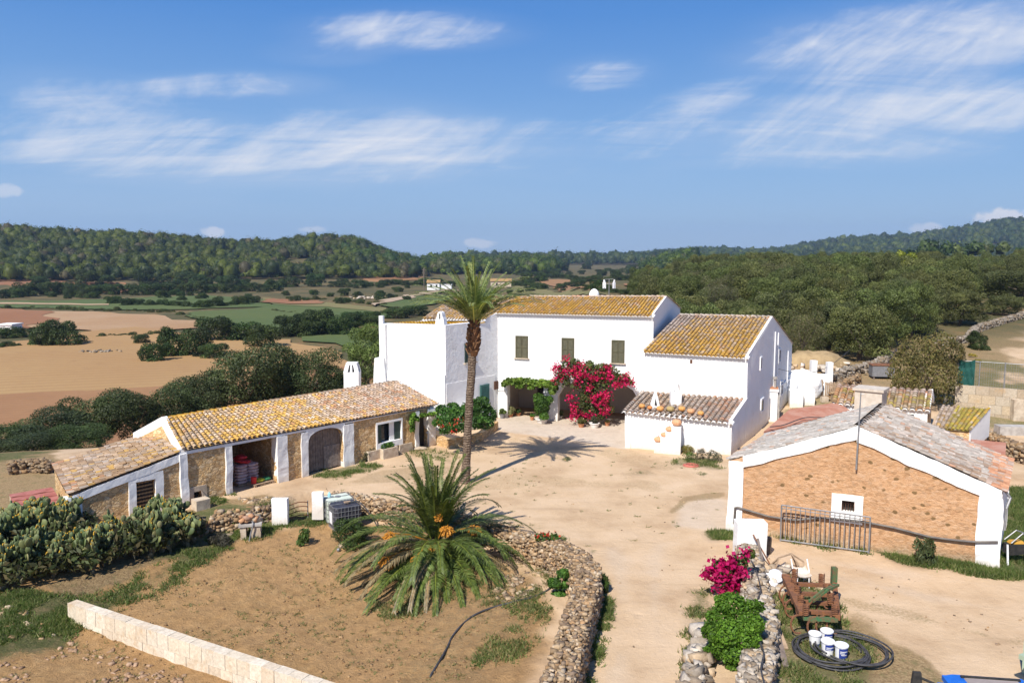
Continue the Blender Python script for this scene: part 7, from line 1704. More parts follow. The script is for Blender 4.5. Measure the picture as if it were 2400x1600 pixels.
q.tube([hf.p(0, 0, z1l - .12), hf.p(hf.L, 0, z1r - .12)], .02, 6); q.tube([hf.p(0, 0, 0), hf.p(0, 0, z1l)], .03, 6); q.tube([hf.p(hf.L, 0, 0), hf.p(hf.L, 0, z1r)], .03, 6); part('frame', q, M['iron_grey'], t)
for i in range(17):
    s_ = hf.L * (i + 1) / 18; q = MB(); q.tube([hf.p(s_, 0, .06), hf.p(s_, 0, z1l + (z1r - z1l) * s_ / hf.L)], .017, 6); part('bar', q, M['iron_grey'], t)
# pipe along the barn, antenna pole
q = MB(); pp = []
for u, v in ((1722, 1225), (1724, 1187), (1730, 1186), (1746, 1191), (1804, 1208), (1865, 1216), (1923, 1210), (1974, 1215), (2025, 1220), (2093, 1233), (2178, 1255), (2230, 1262), (2287, 1267), (2338, 1267)):
    s_, z_ = Bf.sz(u, v); pp.append(Bf.p(s_, .12, max(z_, .15)))
q.tube(pp, .045, 7); solo('water_pipe', 'dark water pipe hanging along the barn front', 'pipe', q, simple('dusty_black_pipe', (.13, .115, .105), (.2, .175, .15), 3, .6), tuple(pp[5]), smooth=True)
s_, z0 = Bf.sz(2007, 1098); zt_ = Bf.sz(2012, 918)[1]; t = thing('antenna_pole', 'thin iron antenna pole fixed to the barn apex', 'antenna', tuple(Bf.p(s_, .14, z0)))
q = MB(); q.tube([Bf.p(s_, .14, z0), Bf.p(s_ + .04, .14, zt_)], [.035, .02], 6); part('pole', q, M['iron_grey'], t)
q = MB(); q.tube([Bf.p(s_ + .04, .14, zt_ - .05), Bf.p(s_ + .16, .14, zt_ - .05)], .015, 5); q.tube([Bf.p(s_, .0, z0 + .3), Bf.p(s_, .16, z0 + .3)], .03, 5); part('bracket', q, M['iron_grey'], t)
# television aerial on the main ridge
p = apex.lerp(RL, (1563 - 1435) / 496.) + Vector((.1, .8, -.2)); t = thing('television_aerial', 'television aerial with white panels behind the main roof ridge', 'antenna', tuple(p))
q = MB(); q.tube([p, p + Vector((0, 0, 1.45))], .03, 6); part('mast', q, M['iron_grey'], t)
for sx_ in (-.28, .28):
    q = MB()
    for k_ in range(4): q.box(p + Vector((sx_ + .04 * math.copysign(k_, sx_), -.1 + .04 * k_, 1.0 + .1 * (k_ % 3))), .09, .05, .42, .3)
    part('antenna_panel', q, M['plastic_w'], t)
q = MB(); q.tube([p + Vector((-.32, 0, 1.1)), p + Vector((.32, 0, 1.1))], .02, 5); q.tube([p + Vector((-.3, 0, 1.42)), p + Vector((.3, 0, 1.45))], .015, 5); part('boom', q, M['iron_grey'], t)
p = gt(994, 684); q = MB(); q.tube([p - Vector((0, 0, 1)), Vector((p.x, p.y, at(994, 628, p.y).z))], .22, 6); q.box(Vector((p.x, p.y, at(994, 632, p.y).z)), 2.0, .15, .15); solo('power_pole', 'lone wooden power pole beside the small far farmhouse', 'power pole', q, M['wood_old'], tuple(p))

# ------------------------------------------------------------------ water tanks in cages
def tank(name, label, corner, th, m_body, cap_dark):
    c = corner; ex = Vector((math.cos(th), math.sin(th), 0)); ey = Vector((-ex.y, ex.x, 0)); z0 = c.z; L, W_, H_ = 1.2, 1.0, 1.0
    def q_(x, y, z): return c + ex * x + ey * y + Vector((0, 0, z))
    t = thing(name, label, 'water tank', tuple(q_(L / 2, W_ / 2, 0)))
    def loop(z, off):
        r = .14; pts = []
        for cx, cy, a0 in ((L - r, r, -90), (L - r, W_ - r, 0), (r, W_ - r, 90), (r, r, 180)):
            for k in range(5): a = math.radians(a0 + 22.5 * k); pts.append(q_(cx + math.cos(a) * (r + off), cy + math.sin(a) * (r + off), z))
        return pts
    q = MB(); rings = [loop(z, o) for z, o in ((.14, -.05), (.18, -.01), (.4, -.01), (.42, -.025), (.44, -.01), (.68, -.01), (.70, -.025), (.72, -.01), (1.08, -.01), (1.14, -.06))]; n = 20
    vs = [p_ for r in rings for p_ in r]; fs = [(i * n + k, i * n + (k + 1) % n, (i + 1) * n + (k + 1) % n, (i + 1) * n + k) for i in range(len(rings) - 1) for k in range(n)] + [tuple(range(n - 1, -1, -1)), tuple(range((len(rings) - 1) * n, len(rings) * n))]
    q.add(vs, fs); part('bottle', q, m_body, t)
    q = MB()
    for z in (.18, .36, .55, .75, .95, 1.15):
        l_ = loop(z, .012); q.tube(l_ + [l_[0]], .011, 5)
    for i in range(7):
        for y_ in (-.012, W_ + .012): q.tube([q_(.14 + i * (L - .28) / 6, y_, .14), q_(.14 + i * (L - .28) / 6, y_, 1.15)], .011, 5)
    for i in range(6):
        for x_ in (-.012, L + .012): q.tube([q_(x_, .14 + i * (W_ - .28) / 5, .14), q_(x_, .14 + i * (W_ - .28) / 5, 1.15)], .011, 5)
    q.tube([q_(.0, W_ * .5, 1.17), q_(L, W_ * .5, 1.17)], .015, 5); part('cage', q, M['iron_grey'], t)
    q = MB(); q.lathe(q_(L / 2, W_ / 2, 1.13), [(.12, 0), (.12, .05), (.1, .06)], 14); part('lid', q, cap_dark, t)
    q = MB(); q.hexa([q_(x, y, z) for z in (0, .05) for x, y in ((0, 0), (L, 0), (L, W_), (0, W_))])
    for x in (0, L / 2 - .06, L - .12): q.hexa([q_(x + a, y, z) for z in (.05, .13) for a, y in ((0, 0), (.12, 0), (.12, W_), (0, W_))])
    part('pallet', q, M['wood_pale'], t)
    return t, q_
m_blk = simple('black_tank_plastic', (.035, .034, .045), (.06, .058, .07), 4, .45, 0, spec=.4); m_wht = simple('milky_tank_plastic', (.62, .66, .58), (.54, .60, .50), 2, .7, 0, spec=.1)
tc_ = g(786, 1253, -.88); t, qf = tank('water_tank', 'black plastic water tank in a metal cage with a white label', tc_, math.radians(30), m_blk, m_blk)
q = MB(); q.hexa([qf(-.03, y, z) for z in (.36,) for y in (.32, .70)] + [qf(-.024, .70, .36), qf(-.024, .32, .36)] + [qf(-.03, .32, .88), qf(-.03, .70, .88), qf(-.024, .70, .88), qf(-.024, .32, .88)]); part('label_plate', q, M['plastic_w'], t)
q = MB(); q.box(qf(.72, .5, 1.2), .28, .14, .07, .5); solo('timber_offcut', 'small wooden offcut lying on the black water tank', 'wood', q, M['wood_pale'], tuple(qf(.72, .5, 1.17)))
tc2 = tc_ + Vector((math.cos(math.radians(30)), math.sin(math.radians(30)), 0)) * .05 + Vector((-math.sin(math.radians(30)), math.cos(math.radians(30)), 0)) * 1.14
t, qf2 = tank('water_tank', 'milky white plastic water tank in a metal cage', tc2, math.radians(30), m_wht, M['iron_grey'])
q = MB()
for y0, y1, z0, z1 in ((.62, .86, .5, .9), (.36, .52, .58, .72), (.36, .5, .34, .5)): q.hexa([qf2(-.03, y0, z0), qf2(-.03, y1, z0), qf2(-.024, y1, z0), qf2(-.024, y0, z0), qf2(-.03, y0, z1), qf2(-.03, y1, z1), qf2(-.024, y1, z1), qf2(-.024, y0, z1)])
part('label_plate', q, M['plastic_w'], t)
q = MB(); q.lathe(qf2(.25, .6, 1.165), [(.07, 0), (.075, .16), (.03, .2), (.03, .24)], 10); solo('water_bottle', 'pale blue plastic bottle standing on the white water tank', 'bottle', q, simple('pale_blue_plastic', (.30, .62, .72), (.4, .7, .78), 5, .3), tuple(qf2(.25, .6, 1.165)))
def hose(name, label, pts, r=.028, m=None, cat='hose', n=6, closed=False):
    P = [Vector(p) for p in pts]; S = []
    for i in range(len(P) - 1):      # smooth through the points
        p0, p1, p2, p3 = P[max(i - 1, 0)], P[i], P[i + 1], P[min(i + 2, len(P) - 1)]
        for k in range(6):
            t = k / 6; S.append(.5 * ((2 * p1) + (p2 - p0) * t + (2 * p0 - 5 * p1 + 4 * p2 - p3) * t * t + (3 * p1 - p0 - 3 * p2 + p3) * t ** 3))
    S.append(P[-1]); q = MB(); q.tube(S, r, n); return solo(name, label, cat, q, m or M['hose'], tuple(P[len(P) // 2]), smooth=True)
def gp(u, v, z=-1.3, dz=.03):
    p = g(u, v, z); return Vector((p.x, p.y, zt1(p.x, p.y) + dz))
hose('hose', 'long dark irrigation hose snaking across the orchard soil', [gp(1262, 1362), gp(1295, 1372), gp(1306, 1388), gp(1290, 1412), gp(1255, 1432), gp(1210, 1442), gp(1150, 1450), gp(1110, 1465), gp(1080, 1485), gp(1060, 1508), gp(1048, 1540), gp(1030, 1572), gp(1008, 1606)], .035)
hose('hose', 'black hose curving down from the black water tank', [qf(.6, .5, 1.16), qf(.9, .4, 1.22), qf(1.15, .3, 1.22), qf(1.4, .1, .95), qf(1.65, -.15, .5), qf(1.8, -.35, .1)], .03)
# block table with rubble
tA_ = g(564, 1266, -.8); tB_ = g(612, 1262, -.8); bf_ = Fr(tA_, tB_); t = thing('block_table', 'rough table of concrete blocks and a slab holding rubble', 'table', tuple(bf_.p(bf_.L / 2, -.3, -.85)))
for s0, s1 in ((0, .22), (bf_.L - .38, bf_.L - .02)):
    q = MB()
    for k_ in range(3): q.fbox(bf_, s0 + random.uniform(-.02, .02), s1 + random.uniform(-.02, .02), -.62, 0, -.95 + .24 * k_, -.95 + .24 * k_ + .235)
    part('block_leg', q, M['marl'], t)
q = MB(); q.fbox(bf_, -.06, bf_.L + .04, -.68, .06, -.23, -.13); part('slab', q, M['concrete'], t)
P_ = np.array([bf_.p(random.uniform(.05, bf_.L - .1), -random.uniform(.1, .6), -.05 + random.uniform(0, .18))[:] for _ in range(22)]); V, F, C = stones(P_, rng.uniform(.09, .19, 22), np.array([(.48, .26, .14), (.45, .36, .26), (.5, .3, .2)])); loc = np.array(bf_.p(bf_.L / 2, -.3, -.13)[:])
setp(link_mesh('rubble_pile', np_mesh('rubble_pile', V - loc, F, C), M['stone'], None, tuple(loc)), 'heap of broken tiles and stones on the block table', 'rubble', kind='stuff')
hose('hose', 'grey hose hanging over the front of the block table', [bf_.p(.4, -.4, -.05), bf_.p(.5, .0, -.05), bf_.p(.52, .1, -.17), bf_.p(.42, .12, -.5), bf_.p(.35, .2, -.83)], .03, M['iron_grey'])
for i, (u, v, c_, lab) in enumerate(((803, 1302, (.55, .16, .12), 'red block under a pale stone at the orchard edge'), (803, 1283, (.55, .38, .30), 'pale pinkish stone lying on the red block'))):
    p = g(803, 1304, -1.35); z = -1.38 + (.2 if i == 0 else .5); q = MB(); q.blob((p.x, p.y, z), .21 - .02 * i, .17, .24 if i == 0 else .12, .12, 8, 6, None, c_); solo('stone', lab, 'stone', q, M['stone'], (p.x, p.y, z), col=True)
p = gp(794, 1312, -1.35, .08); q = MB(); q.blob(p, .08, .08, .08, .0, 12, 8); solo('metal_ball', 'small shiny ball lying on the soil by the red block', 'ball', q, M['iron_grey'], tuple(p), smooth=True)

# ------------------------------------------------------------------ rusty spring tine cultivator
FA, FB_, FC_, FD_ = g(1840, 1357, .75), g(1882, 1447, .62), g(1963, 1452, .62), g(1955, 1362, .75)
t = thing('cultivator', 'rusty spring tine cultivator with green headstock parked on the weeds', 'cultivator', tuple((FA + FC_) / 2 - Vector((0, 0, .68))))
def beam(a, b, w, h, m, nm):
    q = MB(); d = (b - a).normalized(); s = d.cross(Vector((0, 0, 1))).normalized(); q.hexa([p + s * x + Vector((0, 0, z)) for z in (-h / 2, h / 2) for p, x in ((a, -w / 2), (b, -w / 2), (b, w / 2), (a, w / 2))]); return part(nm, q, m, t)
beam(FA + Vector((0, 0, .12)), FB_ + Vector((0, 0, .12)), .24, .12, M['iron_rust'], 'side_beam'); beam(FD_ + Vector((0, 0, .06)), FC_ + Vector((0, 0, .06)), .14, .14, M['iron_rust'], 'side_beam')
beam(FB_, FC_, .12, .10, M['iron_green'], 'cross_beam')
for k_ in (.12, .38, .6, .84): beam(FA.lerp(FB_, k_) - (FC_ - FB_) * .12, FD_.lerp(FC_, k_) + (FC_ - FB_) * .02, .13, .10, M['iron_rust'], 'cross_beam')
for dy in (0, .12):
    a_ = g(1896, 1408, .85) + Vector((dy, 0, 0)); beam(a_, g(1930, 1382, 1.15) + Vector((dy, 0, 0)), .06, .07, M['iron_green'], 'headstock_bar'); beam(g(1930, 1382, 1.15) + Vector((dy, 0, 0)), g(1956, 1370, 1.15) + Vector((dy, 0, 0)), .06, .07, M['iron_green'], 'headstock_bar')
q = MB(); p = g(1954, 1366, .8); q.box(p + Vector((0, 0, .15)), .16, .16, .75); part('mast', q, M['iron_green'], t)
def coil(p, r, h, n, m):
    q = MB(); q.tube([p + Vector((math.cos(a) * r, math.sin(a) * r, h * a / (2 * math.pi * n))) for a in [2 * math.pi * n * i / (n * 10) for i in range(n * 10 + 1)]], .018, 5); return part('spring', q, m, t)
for u, v in ((1860, 1372), (1868, 1390), (1876, 1412), (1888, 1435), (1936, 1385), (1946, 1408), (1956, 1436), (1862, 1350), (1925, 1362)): coil(g(u, v + 6, .7), .085, .34, 6, M['iron_rust'])
for i, (u, v) in enumerate(((1838, 1385), (1846, 1400), (1852, 1418), (1866, 1455), (1905, 1460), (1925, 1458), (1950, 1458), (1900, 1420), (1925, 1425), (1940, 1400))):
    p = g(u, v, .5); q = MB(); pts = []
    for k_ in range(11): a = math.radians(80 + 22 * k_); pts.append(p + Vector((.06 - math.cos(a) * -.2, .05 - .05 * k_ / 10, math.sin(a) * .27 - .1)))
    pts = [Vector((w.x, w.y, max(w.z, .04))) for w in pts]; q.tube(pts, [.03] * 9 + [.035, .02], 5); part('tine', q, M['iron_rust'], t)
# ------------------------------------------------------------------ paint buckets inside a coil of pipe
m_blue = simple('blue_bucket_label', (.02, .045, .25), (.03, .06, .30), 5, .5)
def bucket(u, v, r, h, lab, label=True, band=(.25, .85), dz=0):
    p = gp(u, v, 0, 0); t = thing('bucket', lab, 'bucket', tuple(p)); q = MB(); q.lathe(p, [(r * .84, 0), (r * .98, h * .9), (r * 1.0, h * .93)], 18); part('tub', q, M['plastic_w'], t, smooth=False)
    q = MB(); q.lathe(p + Vector((0, 0, h * .91)), [(r * 1.08, 0), (r * 1.1, .035), (r * 1.02, .05), (r * .2, .052)], 18); part('lid', q, M['plastic_w'], t)
    if label:
        q = MB(); vs = []; k = 9; z0, z1 = h * band[0], h * band[1]
        for z in (z0, z1):
            rr2 = r * (.84 + .14 * z / (h * .9)) + .004
            for i in range(k): a = math.radians(-150 + 100 * i / (k - 1)) + .3; vs.append(p + Vector((math.cos(a) * rr2, math.sin(a) * rr2, z)))
        q.add(vs, [(i, i + 1, k + i + 1, k + i) for i in range(k - 1)]); lb = part('label_wrap', q, m_blue, t)
        q = MB()
        for zz, a0, a1 in ((.62, -140, -70), (.5, -140, -95), (.38, -130, -75)):
            vs = []
            for z in (h * zz, h * zz + .025):
                rr2 = r * (.84 + .14 * z / (h * .9)) + .008
                for i in range(5): a = math.radians(a0 + (a1 - a0) * i / 4) + .3; vs.append(p + Vector((math.cos(a) * rr2, math.sin(a) * rr2, z)))
            if band[0] * h < h * zz < band[1] * h - .03: q.add(vs, [(i, i + 1, 5 + i + 1, 5 + i) for i in range(4)])
        if q.v: part('label_print', q, M['plastic_w'], lb)
    q = MB(); q.tube([p + Vector((math.cos(a) * r * 1.12, math.sin(a) * r * 1.12 - .01, h * .8 - .12 * math.sin(a * 1.0) * (math.sin(a) > 0))) for a in [math.pi * k_ / 10 for k_ in range(11)]], .006, 4); part('handle', q, M['iron_grey'], t)
bucket(1909, 1512, .165, .37, 'leftmost paint bucket with a grimy lower side', True, (.0, .3)); bucket(1937, 1503, .17, .34, 'rear paint bucket half hidden behind the other three'); bucket(1939, 1532, .175, .40, 'middle front paint bucket with a thin blue label', True, (.45, .85)); bucket(1971, 1541, .175, .40, 'right front paint bucket wrapped in a large blue label', True, (.08, .85))
cc0 = g(1945, 1530, 0); q = MB()
for i in range(11):
    rx = 1.22 + .045 * (i % 6) + random.uniform(-.05, .05); off = Vector((random.uniform(-.05, .05) + (.06 * i if i > 7 else 0), random.uniform(-.05, .05), .03 + .035 * (i // 5) + .01 * i % 3)); rx *= .72
    q.tube([cc0 + off + Vector((math.cos(a) * rx, math.sin(a) * rx * (.95 + .05 * math.sin(a * 2 + i)), .02 * math.sin(3 * a + i))) for a in [2 * math.pi * k_ / 48 + i for k_ in range(47 + (i % 3))]], .027, 6)
solo('pipe_coil', 'coil of black irrigation pipe lying round the paint buckets', 'pipe coil', q, M['hose'], tuple(cc0), smooth=True)
# clutter along the right hand wall
def leaning(name, lab, a, b, w, th, m, cat):
    d = (b - a).normalized(); s = d.cross(Vector((0, 0, 1))).normalized(); n_ = d.cross(s); q = MB(); q.hexa([p + s * x * w / 2 + n_ * y * th / 2 for y in (-1, 1) for p, x in ((a, -1), (b, -1), (b, 1), (a, 1))]); return solo(name, lab, cat, q, m, tuple((a + b) / 2))
leaning('plank', 'longest weathered plank lying against the stone wall', g(1842, 1562, .02), g(1806, 1425, .55), .16, .05, M['wood_old'], 'plank'); leaning('plank', 'narrow grey plank between the wall and the longest plank', g(1822, 1545, .05), g(1803, 1440, .6), .12, .05, M['concrete'], 'plank'); leaning('plank', 'brown plank on the outer side of the leaning planks', g(1842, 1520, .02), g(1812, 1440, .45), .13, .05, M['wood_pale'], 'plank')
q = MB(); q.tube([g(1805, 1322, .1), g(1765, 1252, 1.0)], .025, 6); solo('iron_bar', 'dark iron bar leaning on the broad gate post', 'bar', q, M['iron_rust'], tuple(g(1800, 1320, 0)))
q = MB(); q.tube([g(1790, 1330, .3), g(1776, 1262, 1.05)], .045, 6); solo('timber_post', 'brown timber post leaning on the broad gate post', 'post', q, M['wood_old'], tuple(g(1790, 1330, 0)))
q = MB(); q.lathe(g(1798, 1296, .0), [(.14, 0), (.16, .55), (.15, .62)], 10); solo('stump', 'short dark wooden stump behind the broad gate post', 'stump', q, M['bark'], tuple(g(1798, 1296, 0)))
p = g(1818, 1350, .35); q = MB(); tl_ = Matrix.Rotation(math.radians(40), 3, 'X'); q.lathe(p, [(.10, -.05), (.235, .0), (.25, .05), (.2, .06), (.02, .03)], 20, None, tl_); solo('basin', 'round white basin tilted on the rubble', 'basin', q, M['plastic_w'], tuple(p), smooth=True)
for i, (u, v, lab) in enumerate(((1797, 1356, 'upper crumpled white sack beside the basin'), (1806, 1372, 'lower crumpled white sack on the rubble'))):
    p = gp(u, v, .1, .12); q = MB(); q.blob(p, .3, .24, .17, .22, 10, 7); solo('sack', lab, 'sack', q, M['plastic_w'], tuple(p))
# tipped chair: seat shell and legs
pc = g(1880, 1375, 0); t = thing('plastic_chair', 'broken white plastic chair lying on its back on the track edge', 'chair', tuple(pc)); q = MB()
w_, rows = .5, []
for k_ in range(9):
    a = k_ / 8; y = -.25 + .55 * a; z = .34 + .05 * math.cos(a * 3.1) + .22 * a * a; rows.append([pc + Vector((x * w_ * (1 - .1 * a) + .02, y + .12, z + .07 * abs(x * 2) ** 3)) for x in (-.5, -.3, 0, .3, .5)])
vs = [p for r in rows for p in r]; vs2 = [p - Vector((0, 0, .02)) for p in vs]; n_ = len(vs); fs = [(i * 5 + k, i * 5 + k + 1, (i + 1) * 5 + k + 1, (i + 1) * 5 + k) for i in range(8) for k in range(4)]
q.add(vs + vs2, fs + [tuple(n_ + j for j in reversed(f_)) for f_ in fs]); part('seat_shell', q, simple('dirty_white_plastic', (.70, .62, .52), (.55, .44, .33), 3, .6), t, smooth=True)
for x, y in ((-.22, -.1), (.2, -.1), (-.22, .38), (.2, .38)): q = MB(); q.tube([pc + Vector((x, y, 0)), pc + Vector((x * .9, y * .9, .36 + .15 * (y > 0)))], .02, 6); part('leg', q, M['plastic_w'], t)
for x in (-.26, .28): q = MB(); q.tube([pc + Vector((x, .15, .45)), pc + Vector((x, .4, .82))], .02, 6); part('arm', q, M['plastic_w'], t)
pk = g(1842, 1338, 0); t = thing('crate_frame', 'collapsed crate frame of thin wooden bars behind the plastic chair', 'crate', tuple(pk))
for a_, b_ in (((-.5, -.2, .05), (.55, -.25, .05)), ((-.5, .3, .05), (.5, .35, .05)), ((-.5, -.2, .05), (-.25, 0, .5)), ((.55, -.25, .05), (.2, .1, .6)), ((-.25, 0, .5), (.2, .1, .6)), ((-.5, .3, .05), (-.25, 0, .5)), ((.5, .35, .05), (.2, .1, .6)), ((.2, .1, .6), (.65, .1, .3)), ((.65, .1, .3), (.55, -.25, .05)), ((-.5, -.2, .05), (-.5, .3, .05))):
    q = MB(); q.tube([pk + Vector(a_), pk + Vector(b_)], .035, 4); part('bar', q, M['wood_pale'], t)
P_ = np.array([gp(random.uniform(1775, 1850), random.uniform(1330, 1392), 0, random.uniform(.02, .18))[:] for _ in range(60)]); V, F, C = stones(P_, rng.uniform(.08, .24, 60), GRW * 1.1); loc = P_[0]
setp(link_mesh('rubble_pile', np_mesh('rubble_pile', V - loc, F, C), M['stone'], None, tuple(loc)), 'heap of whitish stones at the foot of the right hand wall', 'rubble', kind='stuff')
hose('hose', 'black hose lying along the top of the grey stone wall near the magenta flowers', [g(1760, 1312, .72), g(1770, 1330, .72), g(1780, 1365, .74), g(1783, 1385, .74), g(1776, 1402, .72)], .025)
hose('hose', 'black hose running down the near end of the grey stone wall', [g(1772, 1470, .82), g(1778, 1495, .84), g(1790, 1528, .86), g(1787, 1548, .86), g(1784, 1570, .86), g(1793, 1606, .88)], .025)
# ------------------------------------------------------------------ tractor at the lower right corner
p0 = g(2300, 1583, 2.25); p0 = Vector((p0.x - .05, p0.y - .75, 0)); t = thing('tractor', 'blue tractor cab cut off by the lower right corner of the photograph', 'tractor', tuple(p0)); R3 = Matrix.Rotation(math.radians(-8), 3, 'Z')
m_tb = simple('blue_tractor_paint', (.015, .12, .50), (.02, .15, .58), 3, .35, 0, spec=.5); m_bk = simple('black_rubber', (.025, .025, .025), (.05, .045, .04), 6, .8)
def lp(x, y, z): return p0 + R3 @ Vector((x, y, z))
def lbox(q, x0, x1, y0, y1, z0, z1, tx=0, ty=0): q.hexa([lp(x, y, z0) for x, y in ((x0, y0), (x1, y0), (x1, y1), (x0, y1))] + [lp(x, y, z1) for x, y in ((x0 + tx, y0 + ty), (x1 - tx, y0 + ty), (x1 - tx, y1 - ty), (x0 + tx, y1 - ty))])
q = MB(); lbox(q, -.82, .82, -.8, .78, 2.1, 2.2); lbox(q, -.80, .80, -.78, .76, 2.2, 2.3, .12, .12); rf = part('cab_roof', q, m_tb, t)
q = MB(); lbox(q, -.5, .55, -.5, .5, 2.3, 2.325, .02, .02); part('roof_hatch', q, simple('smoky_beige_glass', (.30, .24, .20), (.36, .29, .24), 2, .2, 0, spec=.5), rf)
q = MB(); lbox(q, -.55, .6, .5, .56, 2.3, 2.34); part('roof_bar', q, m_bk, rf)
q = MB()
for x in (-.72, .72):
    for y in (-.68, .66): lbox(q, x - .04, x + .04, y - .04, y + .04, 1.0, 2.1)
part('cab_frame', q, m_tb, t); q = MB(); lbox(q, -.68, .68, -.64, .62, 1.05, 2.09); part('cab_glass', q, M['glass'], t)
q = MB(); lbox(q, -.36, .36, .7, 2.3, .75, 1.25, .04, .03); part('bonnet', q, m_tb, t); q = MB(); lbox(q, -.75, .75, -.8, .7, .6, 1.05); part('body', q, m_tb, t)
for x, y, r, w_ in ((-.95, -.4, .75, .4), (.95, -.4, .75, .4), (-.7, 1.9, .42, .26), (.7, 1.9, .42, .26)):
    q = MB(); Rw = R3 @ Matrix.Rotation(math.pi / 2, 3, 'Y'); q.lathe(lp(x, y, r), [(r * .5, -w_ / 2), (r * .95, -w_ / 2), (r, -w_ / 3), (r, w_ / 3), (r * .95, w_ / 2), (r * .5, w_ / 2)], 24, None, Rw); wh = part('wheel', q, m_bk, t)
    q = MB(); q.lathe(lp(x, y, r), [(r * .5, -w_ / 3), (r * .5, w_ / 3)], 18, None, Rw); part('rim', q, M['plastic_w'], wh)
for sx_ in (-1, 1):
    q = MB(); q.tube([lp(sx_ * .78, .7, 1.95), lp(sx_ * 1.25, .85, 2.08)], .03, 6); mr = part('mirror_arm', q, m_bk, t); q = MB(); lbox(q, sx_ * 1.3 - .11, sx_ * 1.3 + .11, .78, .88, 1.85, 2.2, .03, .01); part('mirror', q, m_bk, mr)
q = MB(); q.box(g(2444, 1552, .9), .5, .9, .12, .4); q.box(g(2444, 1552, .45), .4, .8, .9, .4); solo('trailer', 'pale green trailer corner at the right edge above the tractor', 'trailer', q, simple('pale_green_paint', (.42, .50, .36), (.35, .42, .3), 3, .6), tuple(g(2444, 1552, 0)))
# old motor hoe at the right edge
pm = g(2378, 1318, 0); t = thing('motor_hoe', 'old black and orange motor hoe in the weeds beside the barn', 'motor hoe', tuple(pm))
q = MB(); q.box(pm + Vector((0, 0, .55)), .75, .4, .35, .2); part('engine', q, m_bk, t); q = MB(); q.hexa([pm + Vector((x, y, z)) for z, k_ in ((.74, .62), (.84, .45)) for x, y in ((-.42 * k_, -.2 * k_), (.42 * k_, -.2 * k_), (.42 * k_, .22 * k_), (-.42 * k_, .22 * k_))]); part('fuel_tank', q, simple('orange_tank_paint', (.55, .30, .04), (.45, .25, .05), 4, .5), t)
for x in (-.4, .5): q = MB(); q.tube([pm + Vector((x, -.25, 0)), pm + Vector((x * .9, -.1, .72))], .035, 6); part('leg', q, M['plastic_w'], t)
for y in (-.2, .2): q = MB(); q.tube([pm + Vector((-.3, y, .8)), pm + Vector((.1, y * .9, 1.15)), pm + Vector((.6, y * 1.3, .95))], .025, 6); part('handle', q, M['iron_grey'], t)
# ------------------------------------------------------------------ pumpkins
PKC = [(.62, .30, .09), (.66, .25, .08), (.68, .33, .11), (.42, .31, .13), (.66, .33, .10), (.64, .34, .17), (.66, .34, .10)]
def pumpkin(p, r, c, lab, grp=None, rib=9):
    p = Vector(p); vs = []; n, m = 36, 9; q = MB()
    for j in range(1, m):
        ph = math.pi * j / m - math.pi / 2
        for k in range(n): th = 2 * math.pi * k / n; rr2 = r * math.cos(ph) ** .8 * (1 + .055 * math.cos(th * rib)); vs.append(p + Vector((rr2 * math.cos(th), rr2 * math.sin(th), r * .74 * (1 + math.sin(ph) * .96))))
    vs += [p + Vector((0, 0, .02 * r)), p + Vector((0, 0, r * 1.38))]; b = (m - 2) * n; fs = [(j * n + k, j * n + (k + 1) % n, (j + 1) * n + (k + 1) % n, (j + 1) * n + k) for j in range(m - 2) for k in range(n)] + [((k + 1) % n, k, len(vs) - 2) for k in range(n)] + [(b + k, b + (k + 1) % n, len(vs) - 1) for k in range(n)]
    q.add(vs, fs, c); o = solo('pumpkin', lab, 'pumpkin', q, m_pk, tuple(p), grp, col=True, smooth=True)
    s_ = MB(); s_.tube([p + Vector((0, 0, r * 1.36)), p + Vector((.02, 0, r * 1.36 + .06)), p + Vector((.06, .01, r * 1.36 + .09))], .018, 5); part('stalk', s_, M['wood_pale'], o)
m_pk = vcol('pumpkin_skin', 5, .25, .6, .1, .005, 20, .3)
for (u, v), c, r, lab in zip(((1504.6, 961), (1523, 964), (1547, 968), (1571, 969), (1598, 968), (1619, 974), (1642, 978)), PKC, (.18, .15, .21, .22, .2, .21, .18), ('leftmost orange pumpkin on the annexe roof', 'small orange pumpkin in front of the triangular chimney', 'large deep orange pumpkin right of the triangular chimney', 'greenish brown pumpkin in the middle of the roof row', 'bright orange pumpkin below the tall annexe chimney', 'pale pinkish pumpkin second from the right on the roof', 'rightmost yellow orange pumpkin on the annexe roof')):
    p = on_annexe(u, v) + Vector((0, 0, .12)); pumpkin(p, r, c, lab, 'pumpkins along the annexe eaves')
for p, r, lab in zip(STEP_TOP, (.22, .17, .2, .27), ('pumpkin on the lowest step of the plinth', 'smallest pumpkin on the second step of the plinth', 'pumpkin on the third step of the plinth', 'largest pumpkin on the top of the stepped plinth')): pumpkin(p, r, (.68, .36, .19), lab, 'pumpkins on the stepped plinth')
pr_ = g(1620, 1090, .03); q = MB()
for i in range(5): q.tube([pr_ + Vector((math.cos(a) * (.42 - .06 * i), math.sin(a) * (.36 - .05 * i), .02 * (i % 3))) for a in [2 * math.pi * k_ / 20 for k_ in range(21)]], .03, 5)
solo('hose_coil', 'coil of coral red hose on the ground by the annexe', 'hose', q, simple('coral_hose', (.52, .16, .12), (.45, .14, .1), 4, .6), tuple(pr_), smooth=True)
q = MB(); pw = [g(1016, 1040, 0), g(1050, 1050, 0), g(1085, 1046, 0), g(1128, 1034, 0), g(1168, 1006, 0)]
for a_, b_ in zip(pw[:-1], pw[1:]): f_ = Fr(a_, b_); q.fbox(f_, -.05, f_.L + .05, -.3, 0, -.3, .52)
solo('planter_wall', 'low ochre planter wall round the hibiscus hedge', 'wall', q, M['rubble'], tuple(pw[2]), wob=.05, cuts=.3)
